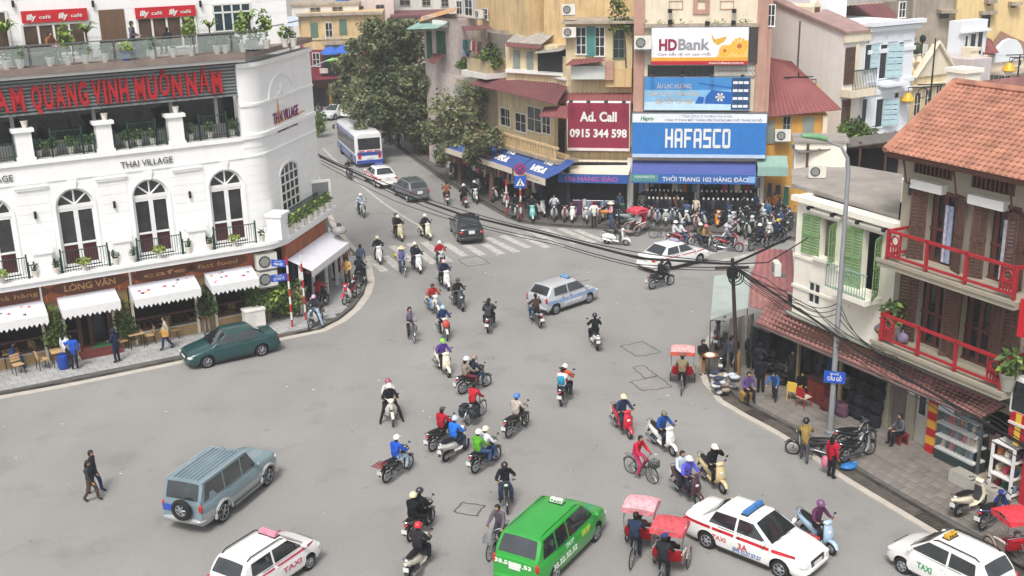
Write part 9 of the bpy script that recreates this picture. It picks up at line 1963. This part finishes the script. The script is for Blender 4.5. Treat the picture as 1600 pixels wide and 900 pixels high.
for i,(x,y,tc,bc,ps,lab)in enumerate([(826,326,'6a5148','2c2c34','walk','person in brown walking under the crossing sign'),(838,324,'2c3034','24262c','stand','person in black behind the crossing sign'),(851,322,'4a3c34','2a2a30','stand','dark brown figure at the edge of the blue awning'),(862,320,'394a44','26282e','hold','figure in dark green below the lettered awning'),(873,322,'8a4a44','2c2c34','stand','figure in rust red by the corner of the awnings'),(880,328,'2f4a6a','24262c','stand','figure in denim blue left of the pink scooter'),(892,322,'7a2a3a','2a2a30','stand','figure in crimson among the hanging clothes'),(793,306,'c0453c','2c2c34','hold','person in orange red by the left striped post'),(784,300,'4a5a80','2a2c34','stand','person in blue beside the orange red jacket'),(772,296,'2a2c34','22242a','walk','person in black under the left blue awning'),(757,288,'5c4a44','2a2c30','stand','brown figure under the left blue awning'),(742,280,'394a5c','2a2c34','stand','slate blue figure in the shade of the second tree'),(727,275,'8a3a3a','2c2c34','stand','red figure behind the double trunk'),(610,228,'2a2c34','22242a','walk','walker in black on the far pavement beside the bus'),(624,232,'4a5068','2a2c34','walk','walker in grey blue under the big tree'),(634,222,'8a8a90','2a2c34','stand','pale figure under the big tree'),(648,226,'34363c','2a2c34','stand','dark figure under the big tree'),(1040,338,'8a7a68','2a2c34','stand','person in beige between the mannequin groups'),(1020,335,'2a3040','22242a','hold','shop worker in navy before the left mannequins'),(1136,332,'5a2a34','2a2c30','stand','person in wine red behind the parked bikes'),(1160,345,'23262e','22242a','wai','person in black leaning among the parked bikes'),(1178,338,'3a4a6a','2c2e36','stand','person in blue at the right end of the mannequins'),(1198,352,'4a6a8a','2c3040','stand','person in pale denim behind the parked row'),(1208,340,'8a4a2a','2a2c30','stand','person in orange brown by the hanging clothes')]):
 walker((x,y),rng.uniform(-180,0),ps,tc,bc,lab,z=KZ,head=['hair','long','hair','cap'][i%4],hcol='33363c' if i%4==3 else None)
 # right side
t=walker((1097,586),-60,'hold','241f1c','b2946e','tray seller in black shirt and tan trousers at the pavement edge');part('tray',MB().lathe([(.1,0),(.32,.03),(.36,.09),(.32,.08),(.1,.05)],(.42,.05,.98),14),plain('8a5a30',.7),t,40);part('goods',MB().ell((.42,.05,1.06),(.25,.25,.1),10,5),plain('d8cfc0',.8),t,60)
walker((1172,576),60,'stand','222834','20222a','man in a dark suit standing before the black clothes rack',z=KZ)
walker((1188,614),95,'stand','202227','1e2024','man in black with white collar, back turned, on the pavement',z=KZ)
walker((1168,625),-80,'sit','5e4a78','26242c','woman in violet seated on a stool beside the bags',z=KZ)
walker((1150,590),150,'stand','a8aab0','26282e','woman in pale grey behind the dark utility pole',z=KZ,head='long')
walker((1210,626),-120,'lean','2f568f','2c3038','person in blue bending under the tin roof',z=KZ,scale=.85)
walker((1252,612),-100,'squat','1f2024','24262a','trader in black crouching between the plastic chairs',z=KZ)
walker((1278,612),170,'sit','4a4644','33322f','trader in grey seated by the red cabinet',z=KZ)
walker((1404,694),190,'sit','5a5c64','22242a','man in a grey blazer sitting on a stool by the shutter',z=KZ)
walker((1256,722),75,'lean','87713f','4a4a52','man in an olive jacket with black helmet pushing the plum motorbike',head='helmet',hcol='1e2022')
t=walker((1298,747),30,'stand','ae1c34','1d1e22','woman in a red jacket carrying a plastic bag at the gutter',head='long');part('plastic_bag',MB().ell((.02,.33,.5),(.13,.16,.24),10,7),plain('c9748a',.4),t,60)
walker((1546,732),40,'stand','9a7a78','22222a','shopper in dusty pink standing in the doorway of the glass shop',z=KZ+.1,head='long')
for x,y,a,tc,bc,ps,lab in[(1186,592,60,'2a2c33','22242a','wai','dark clothed shopper looking at the clothes rack under the awning roof'),(1236,604,-110,'3a3436','24262a','stand','stall keeper in brown black under the awning roof'),(1266,600,200,'54504c','2c2e34','stand','stall keeper in grey beside the red cabinet'),(1308,628,150,'2a2c30','22242a','squat','trader crouching behind the street lamp'),(1140,580,20,'4a4e58','2a2c32','stand','person in slate grey by the tarpaulin screen'),(1160,560,-60,'2c2a2c','24262a','hold','person in black before the tarpaulin screen')]:walker((x,y),a,ps,tc,bc,lab,z=KZ)
for i,(x,y,a,tc,bc,ps,lab)in enumerate([(906,326,-60,'7a6a5a','2a2c32','hold','shopper in khaki before the white awning stall'),(946,331,120,'5a3a44','2c2c34','wai','stall keeper in plum under the white awning'),(968,338,-90,'3c4a5c','2a2c32','stand','shopper in slate blue between the awnings'),(1003,337,80,'7c7a72','33353c','stand','shopper in grey at the left end of the blue awning'),(1056,342,-40,'6a4034','2a2a30','walk','shopper in russet passing the left mannequins'),(1110,338,-140,'3a3c42','22242a','stand','shop worker in dark grey before the right mannequins'),(1190,334,-100,'b0a89c','34363c','stand','person in pale grey at the green awning'),(1216,346,170,'2a3444','24262c','hold','person in dark blue below the green awning'),(815,312,-50,'2c3a34','26282e','stand','figure in bottle green behind the crossing sign'),(764,302,-80,'6a3034','2a2a30','stand','figure in brick red beside the thin tree')]):walker((x,y),a,ps,tc,bc,lab,z=KZ,head='long' if i%3==1 else 'hair')
for i,(x,y,kd)in enumerate([(884,344,'wave'),(896,345,'scooter'),(915,346,'wave'),(940,346,'wave'),(966,350,'scooter'),(790,322,'wave'),(776,313,'wave'),(845,336,'scooter'),(746,300,'wave')]):
 col,cn=pc_[(i*4+1)%6]if i!=4 else pc_[0]
 bike(kd,(x,y),None,col,'%s %s parked %s'%(cn,'scooter' if kd=='scooter' else 'motorbike',['at the kerb below the left end of the white awning','at the kerb beside the black bike of the pale shirted rider','at the kerb left of the man in a white shirt','at the kerb between white shirt and conical hat','behind the seller with the basket','on the pavement behind the left striped post','on the pavement beside the thin tree','behind the turquoise scooter','on the pavement between the two nearer trees'][i]),group='motorbikes parked along the awnings',z=KZ,yaw=FH.yaw-1.6+rng.uniform(-.5,.5))
